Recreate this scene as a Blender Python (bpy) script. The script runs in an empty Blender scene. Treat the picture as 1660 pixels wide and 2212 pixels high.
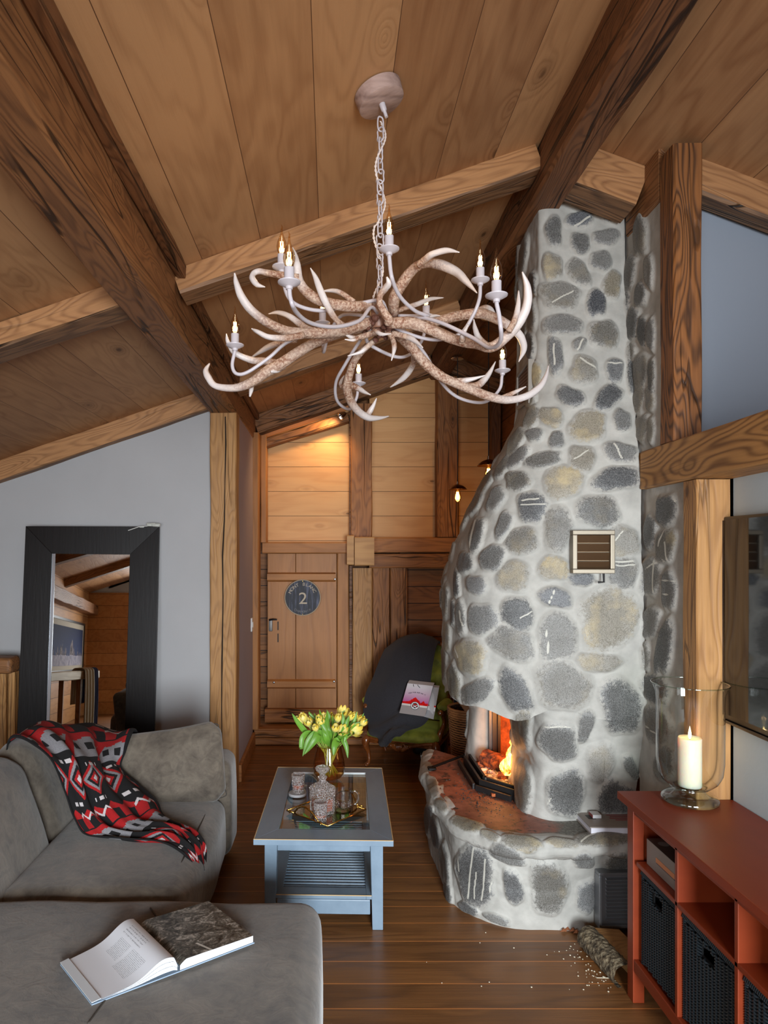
import bpy, bmesh, math, random
import numpy as np
from mathutils import Vector, Matrix, noise
random.seed(7)
PI = math.pi
SC = bpy.context.scene
COL = SC.collection
# ---------------------------------------------------------------- camera
FPX, VX, VY, CH = 1450.0, 715.0, 1197.0, 1.75
cam = bpy.data.objects.new('camera', bpy.data.cameras.new('camera'))
COL.objects.link(cam); SC.camera = cam
cam.location = (0, 0, CH); cam.rotation_euler = (PI / 2, 0, 0)
cam.data.sensor_fit = 'HORIZONTAL'; cam.data.sensor_width = 36
cam.data.lens = FPX / 1660 * 36
cam.data.shift_x = (830 - VX) / 1660; cam.data.shift_y = (VY - 1106) / 1660
cam.data.clip_start = .05
# ---------------------------------------------------------------- view, world, lights
SC.view_settings.view_transform = 'Standard'; SC.view_settings.look = 'None'
SC.view_settings.gamma = 1; SC.view_settings.use_curve_mapping = False
SC.view_settings.exposure = -0.30
cy = SC.cycles
cy.use_denoising = True; cy.use_adaptive_sampling = True; cy.adaptive_threshold = .02; cy.max_bounces = 8; cy.diffuse_bounces = 4; cy.glossy_bounces = 4
cy.transmission_bounces = 8; cy.transparent_max_bounces = 16
cy.caustics_reflective = False; cy.caustics_refractive = False
cy.sample_clamp_indirect = 4.0
wd = bpy.data.worlds.new('sky'); SC.world = wd; wd.use_nodes = True
wn = wd.node_tree; bg = wn.nodes['Background']
bg.inputs['Color'].default_value = (.62, .74, 1, 1); bg.inputs['Strength'].default_value = .6

def lamp(name, kind, loc, power, color, size=None, aim=None, **kw):
    d = bpy.data.lights.new(name, kind); d.energy = power; d.color = color
    if kind == 'AREA':
        d.shape = 'RECTANGLE'; d.size, d.size_y = size
    elif size: d.shadow_soft_size = size
    for k, v in kw.items(): setattr(d, k, v)
    o = bpy.data.objects.new(name, d); COL.objects.link(o); o.location = loc
    if aim is not None:
        o.rotation_euler = (Vector(aim) - Vector(loc)).to_track_quat('-Z', 'Y').to_euler()
    return o
lamp('window_light', 'AREA', (.95, -2.75, 1.35), 265, (.88, .95, 1), (1.5, 1.7), (.95, 3, -.55), spread=math.radians(112))
lamp('window_light', 'AREA', (-1.55, -2.75, 1.45), 100, (.88, .94, 1), (1.4, 1.9), (-1.3, 4, 1.0), spread=math.radians(165))
lamp('gallery_fill_light', 'AREA', (2.7, 1.6, 2.45), 4.5, (.8, .88, 1), (1.0, 1.0), (2.7, 2.9, 2.6))  # unseen area lamp aimed at the gable wall; the roof has no opening there

# ---------------------------------------------------------------- projection helpers (pixel of the 1660x2212 photo -> point in the room)
def P(px, py, Y): return Vector(((px - VX) / FPX * Y, Y, CH - (py - VY) / FPX * Y))
def Fz(px, py, z):
    Y = (CH - z) * FPX / (py - VY); return P(px, py, Y)
def Xp(px, py, x):
    Y = x * FPX / (px - VX); return P(px, py, Y)
def lin(c):
    r = []
    for v in c[:3]:
        v = v / 255.0
        r.append(v / 12.92 if v <= .04045 else ((v + .055) / 1.055) ** 2.4)
    return (r[0], r[1], r[2], 1)
# ---------------------------------------------------------------- object helpers
WM = {}
def put(o, parent, M):
    """link o; its mesh is in the frame M (world matrix)."""
    COL.objects.link(o)
    pm = WM[parent.name] if parent else Matrix.Identity(4)
    if parent: o.parent = parent
    o.matrix_basis = pm.inverted() @ M
    WM[o.name] = M.copy()
    return o
def mesh_obj(name, me, mat, parent=None, M=None):
    """me holds world coordinates unless M is given (then coordinates in M's frame)."""
    if M is None:
        if parent:
            M = WM[parent.name]; me.transform(M.inverted())
        else: M = Matrix.Identity(4)
    o = bpy.data.objects.new(name, me)
    if mat is not None and not me.materials:
        for m in (mat if isinstance(mat, (list, tuple)) else [mat]): me.materials.append(m)
    return put(o, parent, M)
def tag(o, label, cat, group=None, kind=None):
    o['label'] = label; o['category'] = cat
    if group: o['group'] = group
    if kind: o['kind'] = kind
    return o
def thing(name, label, cat, loc=(0, 0, 0), rz=0, group=None):
    o = bpy.data.objects.new(name, None); o.empty_display_size = .1
    put(o, None, Matrix.Translation(loc) @ Matrix.Rotation(rz, 4, 'Z'))
    return tag(o, label, cat, group)
def struct(o): o['kind'] = 'structure'; return o
def copy_tree(o, M, parent=None, label=None):
    def rec(s, par, new_m):
        c = s.copy(); COL.objects.link(c)
        pm = WM[par.name] if par else Matrix.Identity(4)
        c.parent = par; c.matrix_parent_inverse = Matrix.Identity(4)
        c.matrix_basis = pm.inverted() @ new_m; WM[c.name] = new_m.copy()
        for k in [k for k in list(s.children)]:
            rec(k, c, new_m @ WM[s.name].inverted() @ WM[k.name])
        return c
    r = rec(o, parent, M)
    if label: r['label'] = label
    return r

class MB:
    """collects shapes (world coordinates) for one mesh"""
    def __init__(s): s.v = []; s.f = []; s.mi = []; s.M = None; s.cur = 0
    def add(s, vs, fs):
        b = len(s.v)
        if s.M is not None: vs = [s.M @ Vector(p) for p in vs]
        s.v += [tuple(p) for p in vs]; s.f += [tuple(b + i for i in f) for f in fs]; s.mi += [s.cur] * len(fs)
        return s
    def box(s, x0, x1, y0, y1, z0, z1):
        vs = [(x, y, z) for x in (x0, x1) for y in (y0, y1) for z in (z0, z1)]
        fs = [(0, 1, 3, 2), (4, 6, 7, 5), (0, 4, 5, 1), (2, 3, 7, 6), (0, 2, 6, 4), (1, 5, 7, 3)]
        return s.add(vs, fs)
    def cbox(s, c, d, r=0, rz=0):
        """rounded box: centre c, size d, corner radius r"""
        return s.rbox(c[0] - d[0] / 2, c[0] + d[0] / 2, c[1] - d[1] / 2, c[1] + d[1] / 2, c[2] - d[2] / 2, c[2] + d[2] / 2, r)
    def rbox(s, x0, x1, y0, y1, z0, z1, r=.01, n=2, puff=0, grid=0, wob=0, seed=0):
        """box with rounded edges; puff bulges the faces; grid = extra face cells"""
        C = Vector(((x0 + x1) / 2, (y0 + y1) / 2, (z0 + z1) / 2)); H = Vector(((x1 - x0) / 2, (y1 - y0) / 2, (z1 - z0) / 2))
        r = min(r, H.x, H.y, H.z)
        def ax(h):
            a = [-h + r - r * math.cos(PI / 2 * k / n) if False else -h + r * (1 - math.cos(PI / 2 * k / n)) for k in range(n + 1)]
            g = max(grid, 1)
            mid = [-(h - r) + 2 * (h - r) * k / g for k in range(1, g)]
            return a + mid + [-t for t in reversed(a)]
        A = [ax(H.x), ax(H.y), ax(H.z)]
        idx = {}; vs = []; fs = []
        def vid(i, j, k):
            key = (i, j, k)
            if key in idx: return idx[key]
            p = Vector((A[0][i], A[1][j], A[2][k]))
            q = Vector([max(-(H[a] - r), min(H[a] - r, p[a])) for a in range(3)])
            d = p - q
            # expand cube-corner offsets on to a sphere
            if d.length > 1e-9: 
                p = q + d.normalized() * r if max(abs(d.x), abs(d.y), abs(d.z)) > 0 else p
            if puff:
                u = [max(0, 1 - (p[a] / H[a]) ** 2) for a in range(3)]
                m = max(range(3), key=lambda a: abs(p[a]) / H[a])
                w = 1
                for a in range(3):
                    if a != m: w *= u[a] ** .6
                p[m] += math.copysign(puff * w, p[m])
            if wob:
                nv = noise.noise_vector((p + C) * 3.1 + Vector((seed, 0, 0))) * wob
                p = p + nv
            idx[key] = len(vs); vs.append(p + C); return idx[key]
        L = [len(a) for a in A]
        for i in range(L[0] - 1):
            for j in range(L[1] - 1):
                fs.append((vid(i, j, 0), vid(i, j + 1, 0), vid(i + 1, j + 1, 0), vid(i + 1, j, 0)))
                K = L[2] - 1; fs.append((vid(i, j, K), vid(i + 1, j, K), vid(i + 1, j + 1, K), vid(i, j + 1, K)))
        for i in range(L[0] - 1):
            for k in range(L[2] - 1):
                fs.append((vid(i, 0, k), vid(i + 1, 0, k), vid(i + 1, 0, k + 1), vid(i, 0, k + 1)))
                J = L[1] - 1; fs.append((vid(i, J, k), vid(i, J, k + 1), vid(i + 1, J, k + 1), vid(i + 1, J, k)))
        for j in range(L[1] - 1):
            for k in range(L[2] - 1):
                fs.append((vid(0, j, k), vid(0, j, k + 1), vid(0, j + 1, k + 1), vid(0, j + 1, k)))
                I = L[0] - 1; fs.append((vid(I, j, k), vid(I, j + 1, k), vid(I, j + 1, k + 1), vid(I, j, k + 1)))
        return s.add(vs, fs)
    def lathe(s, prof, c=(0, 0, 0), n=24, cap=False, sx=1, sy=1, ph=0):
        vs = []; fs = []
        for r, z in prof:
            for k in range(n):
                a = 2 * PI * k / n + ph
                vs.append((c[0] + r * math.cos(a) * sx, c[1] + r * math.sin(a) * sy, c[2] + z))
        m = len(prof)
        for i in range(m - 1):
            for k in range(n):
                k2 = (k + 1) % n
                fs.append((i * n + k, i * n + k2, (i + 1) * n + k2, (i + 1) * n + k))
        if cap:
            fs.append(tuple(reversed(range(n)))); fs.append(tuple((m - 1) * n + k for k in range(n)))
        return s.add(vs, fs)
    def tube(s, pts, rad, n=8, closed=False, cap=True):
        pts = [Vector(p) for p in pts]; m = len(pts)
        if not hasattr(rad, '__len__'): rad = [rad] * m
        vs = []; fs = []; up = None
        for i, p in enumerate(pts):
            if closed: t = pts[(i + 1) % m] - pts[i - 1]
            else: t = pts[min(i + 1, m - 1)] - pts[max(i - 1, 0)]
            t = t.normalized() if t.length > 1e-9 else Vector((0, 0, 1))
            if up is None:
                up = t.orthogonal().normalized()
            up = (up - t * up.dot(t))
            up = up.normalized() if up.length > 1e-6 else t.orthogonal().normalized()
            w = t.cross(up)
            for k in range(n):
                a = 2 * PI * k / n
                vs.append(p + (up * math.cos(a) + w * math.sin(a)) * rad[i])
        R = m if closed else m - 1
        for i in range(R):
            i2 = (i + 1) % m
            for k in range(n):
                k2 = (k + 1) % n
                fs.append((i * n + k, i * n + k2, i2 * n + k2, i2 * n + k))
        if cap and not closed:
            fs.append(tuple(reversed(range(n)))); fs.append(tuple((m - 1) * n + k for k in range(n)))
        return s.add(vs, fs)
    def prism(s, poly, d):
        """poly: list of 3D points, extruded by vector d"""
        poly = [Vector(p) for p in poly]; d = Vector(d); n = len(poly)
        vs = poly + [p + d for p in poly]
        fs = [tuple(range(n)), tuple(reversed(range(n, 2 * n)))] + [(i, n + i, n + (i + 1) % n, (i + 1) % n) for i in range(n)]
        return s.add(vs, fs)
    def me(s, name, smooth=False, bevel=0, recalc=True, sub=0):
        me = bpy.data.meshes.new(name); me.from_pydata(s.v, [], s.f)
        if any(s.mi): me.polygons.foreach_set('material_index', s.mi)
        bm = bmesh.new(); bm.from_mesh(me)
        if recalc: bmesh.ops.recalc_face_normals(bm, faces=bm.faces)
        if bevel:
            ed = [e for e in bm.edges if len(e.link_faces) == 2 and e.calc_face_angle(0) > .6]
            bmesh.ops.bevel(bm, geom=ed, offset=bevel, segments=2, profile=.6, affect='EDGES', clamp_overlap=True)
        if sub: bmesh.ops.subdivide_edges(bm, edges=bm.edges, cuts=sub, use_grid_fill=True)
        if smooth:
            for f in bm.faces: f.smooth = True
        bm.to_mesh(me); bm.free()
        if smooth and smooth != 'all':
            try: me.set_sharp_from_angle(angle=math.radians(40))
            except Exception: pass
        return me
    def build(s, name, mat, parent=None, smooth=False, bevel=0, M=None, recalc=True):
        return mesh_obj(name, s.me(name, smooth, bevel, recalc), mat, parent, M)

def catmull(pts, n):
    """pts list of equal-length tuples -> n samples along a Catmull-Rom curve"""
    pts = [np.array(p, float) for p in pts]; m = len(pts); out = []
    for k in range(n):
        t = k / (n - 1) * (m - 1); i = min(int(t), m - 2); u = t - i
        p0 = pts[i - 1] if i > 0 else 2 * pts[0] - pts[1]
        p1, p2 = pts[i], pts[i + 1]
        p3 = pts[i + 2] if i + 2 < m else 2 * pts[-1] - pts[-2]
        out.append(.5 * ((2 * p1) + (p2 - p0) * u + (2 * p0 - 5 * p1 + 4 * p2 - p3) * u * u + (3 * p1 - p0 - 3 * p2 + p3) * u ** 3))
    return out
def grid_mesh(name, V, nu, nv, smooth=True, wrap=False):
    """V: (nv*nu,3) array rows v, columns u"""
    i = np.arange(nv - 1)[:, None] * nu; cu = nu if wrap else nu - 1
    j = np.arange(cu)[None, :]; j2 = (j + 1) % nu
    q = np.stack([(i + j), (i + j2), (i + nu + j2), (i + nu + j)], -1).reshape(-1, 4)
    me = bpy.data.meshes.new(name)
    me.vertices.add(len(V)); me.vertices.foreach_set('co', np.asarray(V, np.float32).ravel())
    me.loops.add(q.size); me.loops.foreach_set('vertex_index', q.ravel().astype(np.int32))
    me.polygons.add(len(q)); me.polygons.foreach_set('loop_start', np.arange(0, q.size, 4, dtype=np.int32))
    me.polygons.foreach_set('loop_total', np.full(len(q), 4, np.int32))
    if smooth: me.polygons.foreach_set('use_smooth', np.ones(len(q), bool))
    me.update(calc_edges=True); me.validate()
    return me
# ---------------------------------------------------------------- material helpers
class NT:
    def __init__(s, name):
        s.m = bpy.data.materials.new(name); s.m.use_nodes = True; s.t = s.m.node_tree
        s.t.nodes.clear(); s.out = s.n('ShaderNodeOutputMaterial')
    def n(s, typ, ins=None, **kw):
        x = s.t.nodes.new(typ)
        for k, v in kw.items(): setattr(x, k, v)
        for k, v in (ins or {}).items(): s.set(x.inputs[k], v)
        return x
    def set(s, sock, v):
        if isinstance(v, bpy.types.NodeSocket): s.t.links.new(v, sock)
        elif isinstance(v, bpy.types.Node): s.t.links.new(v.outputs[0], sock)
        else:
            try: sock.default_value = v
            except Exception: sock.default_value = v[:3]
    def math(s, op, a, b=0, c=0, clamp=False):
        x = s.n('ShaderNodeMath', operation=op, use_clamp=clamp)
        s.set(x.inputs[0], a); s.set(x.inputs[1], b)
        if len(x.inputs) > 2: s.set(x.inputs[2], c)
        return x.outputs[0]
    def vmath(s, op, a, b=(0, 0, 0)):
        x = s.n('ShaderNodeVectorMath', operation=op); s.set(x.inputs[0], a); s.set(x.inputs[1], b); return x.outputs[0]
    def mix(s, f, a, b, mode='MIX'):
        x = s.n('ShaderNodeMix', data_type='RGBA', blend_type=mode, clamp_factor=True)
        s.set(x.inputs[0], f); s.set(x.inputs[6], a); s.set(x.inputs[7], b); return x.outputs[2]
    def rng(s, v, a, b, c=0, d=1):
        x = s.n('ShaderNodeMapRange'); s.set(x.inputs[0], v)
        for i, q in enumerate((a, b, c, d)): s.set(x.inputs[i + 1], q)
        return x.outputs[0]
    def noise(s, vec, scale, detail=3, rough=.55, dist=0):
        x = s.n('ShaderNodeTexNoise'); s.set(x.inputs['Vector'], vec); s.set(x.inputs['Scale'], scale)
        s.set(x.inputs['Detail'], detail); s.set(x.inputs['Roughness'], rough); s.set(x.inputs['Distortion'], dist)
        return x.outputs[0]
    def bsdf(s, **k):
        p = s.n('ShaderNodeBsdfPrincipled')
        for a, b in k.items(): s.set(p.inputs[a.replace('_', ' ')], b)
        s.t.links.new(p.outputs[0], s.out.inputs[0]); return p
    def bump(s, h, strength=.3, dist=.01):
        x = s.n('ShaderNodeBump'); s.set(x.inputs['Height'], h); s.set(x.inputs['Strength'], strength); s.set(x.inputs['Distance'], dist)
        return x.outputs[0]
    def oc(s): return s.n('ShaderNodeTexCoord').outputs['Object']

def simple(name, col, rough=.5, metal=0, bumpsc=0, bumpst=.2, var=0, spec=.5, **kw):
    t = NT(name); c = lin(col)
    if var:
        nz = t.noise(t.oc(), 9, 4); c2 = tuple(v * (1 - var) for v in c[:3]) + (1,)
        c = t.mix(t.rng(nz, .3, .7), c2, c)
    p = t.bsdf(Base_Color=c, Roughness=rough, Metallic=metal)
    p.inputs['Specular IOR Level'].default_value = spec
    for k, v in kw.items(): t.set(p.inputs[k.replace('_', ' ')], v)
    if bumpsc: t.set(p.inputs['Normal'], t.bump(t.noise(t.oc(), bumpsc, 3), bumpst, .004))
    return t.m

def wood(name, light, dark, axis=0, plank=None, ring=16, ring_amt=.55, streak=.35, knot=.7, tone=.25,
         rough=.55, crack=0.0, gap=.006, gapcol=None, patch=.3, coat=0, off=0.0, knot_sc=1.0, bump=.35, lap=0.0, sc=1.0):
    """procedural timber; grain runs along local axis; plank=(axis,width)"""
    t = NT(name); co = t.oc()
    rnd = t.n('ShaderNodeObjectInfo').outputs['Random']
    sp = t.n('ShaderNodeSeparateXYZ', {0: co}); cs = [sp.outputs[i] for i in range(3)]
    idr = rnd; gapm = None; fr = None
    if plank:
        q = t.math('DIVIDE', t.math('ADD', cs[plank[0]], off), plank[1])
        fl = t.math('FLOOR', q); fr = t.math('FRACT', q)
        wn_ = t.n('ShaderNodeTexWhiteNoise', noise_dimensions='1D'); t.set(wn_.inputs['W'], fl)
        idr = wn_.outputs[0]
        dg = t.math('MINIMUM', fr, t.math('SUBTRACT', 1, fr))
        gapm = t.math('LESS_THAN', dg, gap / plank[1] / 2)
    shift = t.math('MULTIPLY', idr, 37.0); shift2 = t.math('MULTIPLY', rnd, 19.0)
    cmb = t.n('ShaderNodeCombineXYZ', {0: shift, 1: shift2, 2: shift})
    v0 = t.vmath('ADD', co, cmb.outputs[0])
    s3 = [5.0 * sc] * 3; s3[axis] = .9 * sc
    va = t.vmath('MULTIPLY', v0, tuple(s3))
    # knots
    k3 = [4.2 * knot_sc] * 3; k3[axis] = 2.0 * knot_sc
    vk = t.vmath('MULTIPLY', v0, tuple(k3))
    vo = t.n('ShaderNodeTexVoronoi', {'Vector': vk, 'Scale': 1.0}); vo.feature = 'F1'
    kd = vo.outputs['Distance']
    kp = t.rng(kd, 0.02, .42, 1, 0)
    kk = t.math('MULTIPLY', t.math('POWER', kp, 3), .55 * min(1, knot + .001))
    nA = t.math('ADD', t.noise(va, 1.0, 2, .45, .25), kk)
    rg = t.math('SINE', t.math('MULTIPLY', nA, ring * 6.283))
    rg = t.math('ADD', t.math('MULTIPLY', rg, .5), .5)
    rg = t.math('POWER', rg, 2.2)
    f3 = [70.0] * 3; f3[axis] = 3.0
    st = t.noise(t.vmath('MULTIPLY', v0, tuple(f3)), 1.0, 3, .6)
    p3 = [5.0] * 3; p3[axis] = 1.6
    pa = t.noise(t.vmath('MULTIPLY', v0, tuple(p3)), 1.0, 3, .6)
    f = t.math('MULTIPLY', rg, ring_amt)
    f = t.math('ADD', f, t.math('MULTIPLY', t.math('SUBTRACT', st, .5), streak * 2))
    f = t.math('ADD', f, t.math('MULTIPLY', t.math('SUBTRACT', pa, .5), patch * 2))
    f = t.math('ADD', f, t.math('MULTIPLY', t.math('SUBTRACT', idr, .5), tone * 2))
    f = t.math('ADD', f, .25, clamp=True)
    col = t.mix(f, lin(light), lin(dark))
    ld = lin(dark)
    kdark = tuple(v * .35 for v in ld[:3]) + (1,)
    if knot > 0:
        kr = t.math('GREATER_THAN', vo.outputs['Color'], 1 - knot)
        sepc = t.n('ShaderNodeSeparateColor', {0: vo.outputs['Color']})
        kr = t.math('GREATER_THAN', sepc.outputs[0], 1 - knot)
        km = t.math('MULTIPLY', t.rng(t.math('ADD', kd, t.math('MULTIPLY', st, .03)), .055, .085, 1, 0), kr)
        kh = t.math('MULTIPLY', t.rng(kd, .05, .2, .45, 0), kr)
        col = t.mix(kh, col, tuple(v * .7 for v in ld[:3]) + (1,))
        col = t.mix(t.math('MULTIPLY', km, .8), col, kdark)
    h = t.math('ADD', t.math('MULTIPLY', rg, -.3), t.math('MULTIPLY', st, -.5))
    if crack > 0:
        c3 = [9.0] * 3; c3[axis] = .5
        cn = t.noise(t.vmath('MULTIPLY', v0, tuple(c3)), 1.0, 2, .5, .6)
        cm = t.rng(t.math('ABSOLUTE', t.math('SUBTRACT', cn, .5)), .004, .014 , 1, 0)
        c4 = [2.0] * 3; c4[axis] = 1.0
        cm = t.math('MULTIPLY', cm, t.rng(t.noise(t.vmath('MULTIPLY', v0, tuple(c4)), 1.0, 1), .45, .55))
        cm = t.math('MULTIPLY', cm, crack)
        col = t.mix(cm, col, tuple(v * .18 for v in ld[:3]) + (1,))
        h = t.math('ADD', h, t.math('MULTIPLY', cm, -2.5))
    if gapm is not None:
        col = t.mix(gapm, col, lin(gapcol) if gapcol else tuple(v * .2 for v in ld[:3]) + (1,))
        h = t.math('ADD', h, t.math('MULTIPLY', gapm, -2))
        if lap: h = t.math('ADD', h, t.math('MULTIPLY', fr, lap))
    p = t.bsdf(Base_Color=col, Roughness=rough, Normal=t.bump(h, bump, .006))
    p.inputs['Specular IOR Level'].default_value = .35
    if coat: p.inputs['Coat Weight'].default_value = coat; p.inputs['Coat Roughness'].default_value = .25
    return t.m

def thin_glass(name, tint=(1, 1, 1), refl=1.0, ior=1.5, edge=.25):
    t = NT(name)
    lw = t.n('ShaderNodeLayerWeight', {'Blend': .5}).outputs['Facing']
    fr = t.math('ADD', .05, t.math('MULTIPLY', t.math('POWER', lw, 4), .9))
    tr = t.n('ShaderNodeBsdfTransparent')
    e = t.math('POWER', lw, 2.5)
    t.set(tr.inputs[0], t.mix(t.math('MULTIPLY', e, edge), (tint[0], tint[1], tint[2], 1), tuple(c * .35 for c in tint) + (1,)))
    gl = t.n('ShaderNodeBsdfGlossy', {'Roughness': .02})
    mx = t.n('ShaderNodeMixShader', {0: t.math('MULTIPLY', fr, refl, clamp=True), 1: tr.outputs[0], 2: gl.outputs[0]})
    t.t.links.new(mx.outputs[0], t.out.inputs[0]); return t.m
def emit(name, col, strength):
    t = NT(name); e = t.n('ShaderNodeEmission', {'Color': col, 'Strength': strength})
    t.t.links.new(e.outputs[0], t.out.inputs[0]); return t.m
def glass(name, col=(1, 1, 1), rough=.0, ior=1.5, bump=0):
    t = NT(name)
    p = t.bsdf(Base_Color=(col[0], col[1], col[2], 1), Roughness=rough, IOR=ior)
    p.inputs['Transmission Weight'].default_value = 1
    if bump:
        vo = t.n('ShaderNodeTexVoronoi', {'Vector': t.oc(), 'Scale': bump}); vo.feature = 'DISTANCE_TO_EDGE'
        t.set(p.inputs['Normal'], t.bump(t.math('MINIMUM', vo.outputs[0], .25), .7, .01))
    return t.m
# ================================================================ materials of the room
M_CEIL = wood('ceiling_boards', (184, 140, 98), (136, 92, 58), axis=1, plank=(0, .265), off=.055 + .265, ring=9, ring_amt=.26, streak=.22, knot=.85, knot_sc=.8, tone=.34, patch=.36, gap=.0025, gapcol=(92, 60, 38), lap=2.2, rough=.6)
M_FLOOR = wood('floor_boards', (140, 94, 54), (88, 57, 32), axis=0, plank=(1, .15), off=-.034, ring=6, ring_amt=.3, streak=.25, knot=.25, tone=.16, patch=.25, gap=.006, gapcol=(196, 124, 66), rough=.38, coat=.15)  # orange joint colour stands in for firelight reflected in the board grooves
M_BEAM = wood('hewn_beam', (160, 110, 68), (104, 68, 42), ring=24, ring_amt=.42, streak=.35, knot=.3, crack=.9, tone=.15, patch=.35, bump=.6, sc=1.1)
M_BEAMD = wood('dark_hewn_beam', (128, 84, 52), (72, 45, 28), ring=26, ring_amt=.42, streak=.35, knot=.25, crack=.9, tone=.1, patch=.4, bump=.7, sc=1.2)
M_RAFT = wood('sawn_rafter', (188, 138, 92), (122, 80, 50), ring=22, ring_amt=.38, streak=.35, knot=.3, crack=.3, tone=.12, patch=.25)
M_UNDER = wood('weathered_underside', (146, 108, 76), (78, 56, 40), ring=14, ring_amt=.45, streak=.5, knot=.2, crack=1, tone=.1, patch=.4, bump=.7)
M_POST = wood('old_post', (190, 142, 88), (134, 92, 54), ring=20, ring_amt=.3, streak=.4, knot=.35, crack=.5, tone=.1, patch=.3, bump=.5)
M_POSTD = wood('charred_post', (150, 96, 52), (50, 30, 19), ring=24, ring_amt=.6, streak=.4, knot=.2, crack=.7, tone=.1, patch=.3, bump=.6, sc=1.3)
M_OLD = wood('weathered_wall_beam', (176, 118, 66), (112, 70, 38), ring=18, ring_amt=.35, streak=.45, knot=.35, crack=.9, tone=.2, patch=.35, bump=.5)
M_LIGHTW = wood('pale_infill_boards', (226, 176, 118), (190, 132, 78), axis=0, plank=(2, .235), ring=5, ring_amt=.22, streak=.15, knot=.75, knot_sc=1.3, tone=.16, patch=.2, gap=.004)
M_OLDH = wood('old_wall_boards', (164, 106, 58), (98, 60, 32), axis=0, plank=(2, .16), ring=8, ring_amt=.3, streak=.4, knot=.4, crack=.7, tone=.22, patch=.3, gap=.008)
M_DOORW = wood('door_boards', (178, 122, 70), (132, 84, 46), axis=2, ring=5, ring_amt=.25, streak=.25, knot=.2, tone=.1, patch=.2, rough=.5)
M_JAMB = wood('door_frame_wood', (186, 128, 74), (138, 90, 50), ring=6, ring_amt=.3, streak=.3, knot=.3, tone=.12, patch=.2)
def plaster(name, col, sc=60, st=.12):
    t = NT(name); n1 = t.noise(t.oc(), 2.2, 3); n2 = t.noise(t.oc(), sc, 3)
    c = lin(col); c2 = tuple(v * .94 for v in c[:3]) + (1,)
    t.bsdf(Base_Color=t.mix(t.rng(n1, .3, .7), c2, c), Roughness=.85, Normal=t.bump(n2, st, .003)); return t.m
M_GREYW = plaster('grey_plaster', (180, 179, 180))
M_MAUVE = plaster('mauve_plaster', (170, 156, 160))
M_WHITEW = plaster('pale_plaster', (190, 203, 208))
M_SLATE = simple('slate_blue_plaster', (140, 147, 158), .85, bumpsc=50, bumpst=.1)

CE0, CES, RX, RES = 1.543 + CH, .345, 1.02, .375
def zc(x): return CE0 + CES * x if x < RX else (CE0 + CES * RX) - RES * (x - RX)
YB, YF = 6.62, -3.0
XL, XR = -4.9, 4.0
# floor
b = MB(); b.box(XL, XR, YF - .1, YB + .1, -.12, 0); struct(b.build('floor', M_FLOOR))
# ceiling: two slopes of boards
b = MB()
b.prism([(XL, YF - .1, zc(XL)), (RX, YF - .1, zc(RX)), (XR, YF - .1, zc(XR)), (XR, YF - .1, zc(XR) + .12), (RX, YF - .1, zc(RX) + .12), (XL, YF - .1, zc(XL) + .12)], (0, YB - YF + .2, 0))
struct(b.build('ceiling', M_CEIL))

def beam(name, p0, p1, w, h, mat, label=None, cat='beam', up=(0, 0, 1), jit=.004, parent=None, under=None, bev=.008, seg=None, group=None, wane=0):
    """hewn timber: p0,p1 = centre of the two ends; local X along it, w = local Y size, h = local Z size"""
    p0, p1 = Vector(p0), Vector(p1); d = p1 - p0; L = d.length; x = d.normalized()
    up = Vector(up); y = up.cross(x).normalized(); z = x.cross(y)
    M = Matrix((x, y, z)).transposed().to_4x4(); M.translation = p0
    n = seg or max(4, int(L / .12)); vs = []; fs = []
    sd = random.random() * 50
    H = [(-w / 2 + bev, -h / 2), (w / 2 - bev, -h / 2), (w / 2, -h / 2 + bev), (w / 2, h / 2 - bev), (w / 2 - bev, h / 2), (-w / 2 + bev, h / 2), (-w / 2, h / 2 - bev), (-w / 2, -h / 2 + bev)]
    for i in range(n + 1):
        t = L * i / n
        for k, (a, c) in enumerate(H):
            j1 = noise.noise(Vector((t * 2.2, k * .35 + sd, 0))); j2 = noise.noise(Vector((t * 2.2, k * .35 + sd, 9)))
            e = 1 if 0 < i < n else 1
            vs.append((t, a + j1 * jit * 2 * e, c + j2 * jit * 2 * e))
    m = len(H)
    for i in range(n):
        for k in range(m):
            fs.append((i * m + k, i * m + (k + 1) % m, (i + 1) * m + (k + 1) % m, (i + 1) * m + k))
    fs.append(tuple(range(m))); fs.append(tuple(n * m + k for k in range(m)))
    b = MB(); b.add(vs, fs)
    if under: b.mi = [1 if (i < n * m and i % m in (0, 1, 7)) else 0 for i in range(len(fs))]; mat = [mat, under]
    o = b.build(name, mat, parent, M=M)
    if label: tag(o, label, cat, group)
    return o
def ybeam(name, x0, x1, y0, y1, z0, z1, mat, label, **k):
    return beam(name, ((x0 + x1) / 2, y0, (z0 + z1) / 2), ((x0 + x1) / 2, y1, (z0 + z1) / 2), x1 - x0, z1 - z0, mat, label, **k)
def zbeam(name, x0, x1, y0, y1, z0, z1, mat, label, **k):
    return beam(name, ((x0 + x1) / 2, (y0 + y1) / 2, z0), ((x0 + x1) / 2, (y0 + y1) / 2, z1), y1 - y0, x1 - x0, mat, label, up=(1, 0, 0), **k)
def xbeam(name, x0, x1, y0, y1, z0, z1, mat, label, **k):
    return beam(name, (x0, (y0 + y1) / 2, (z0 + z1) / 2), (x1, (y0 + y1) / 2, (z0 + z1) / 2), y1 - y0, z1 - z0, mat, label, **k)
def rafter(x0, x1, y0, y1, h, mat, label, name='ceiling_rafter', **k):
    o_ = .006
    return beam(name, (x0, (y0 + y1) / 2, zc(x0) - h / 2 - .0), (x1, (y0 + y1) / 2, zc(x1) - h / 2 - .0), y1 - y0, h, mat, label, group=None, under=M_UNDER, **k)

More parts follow.
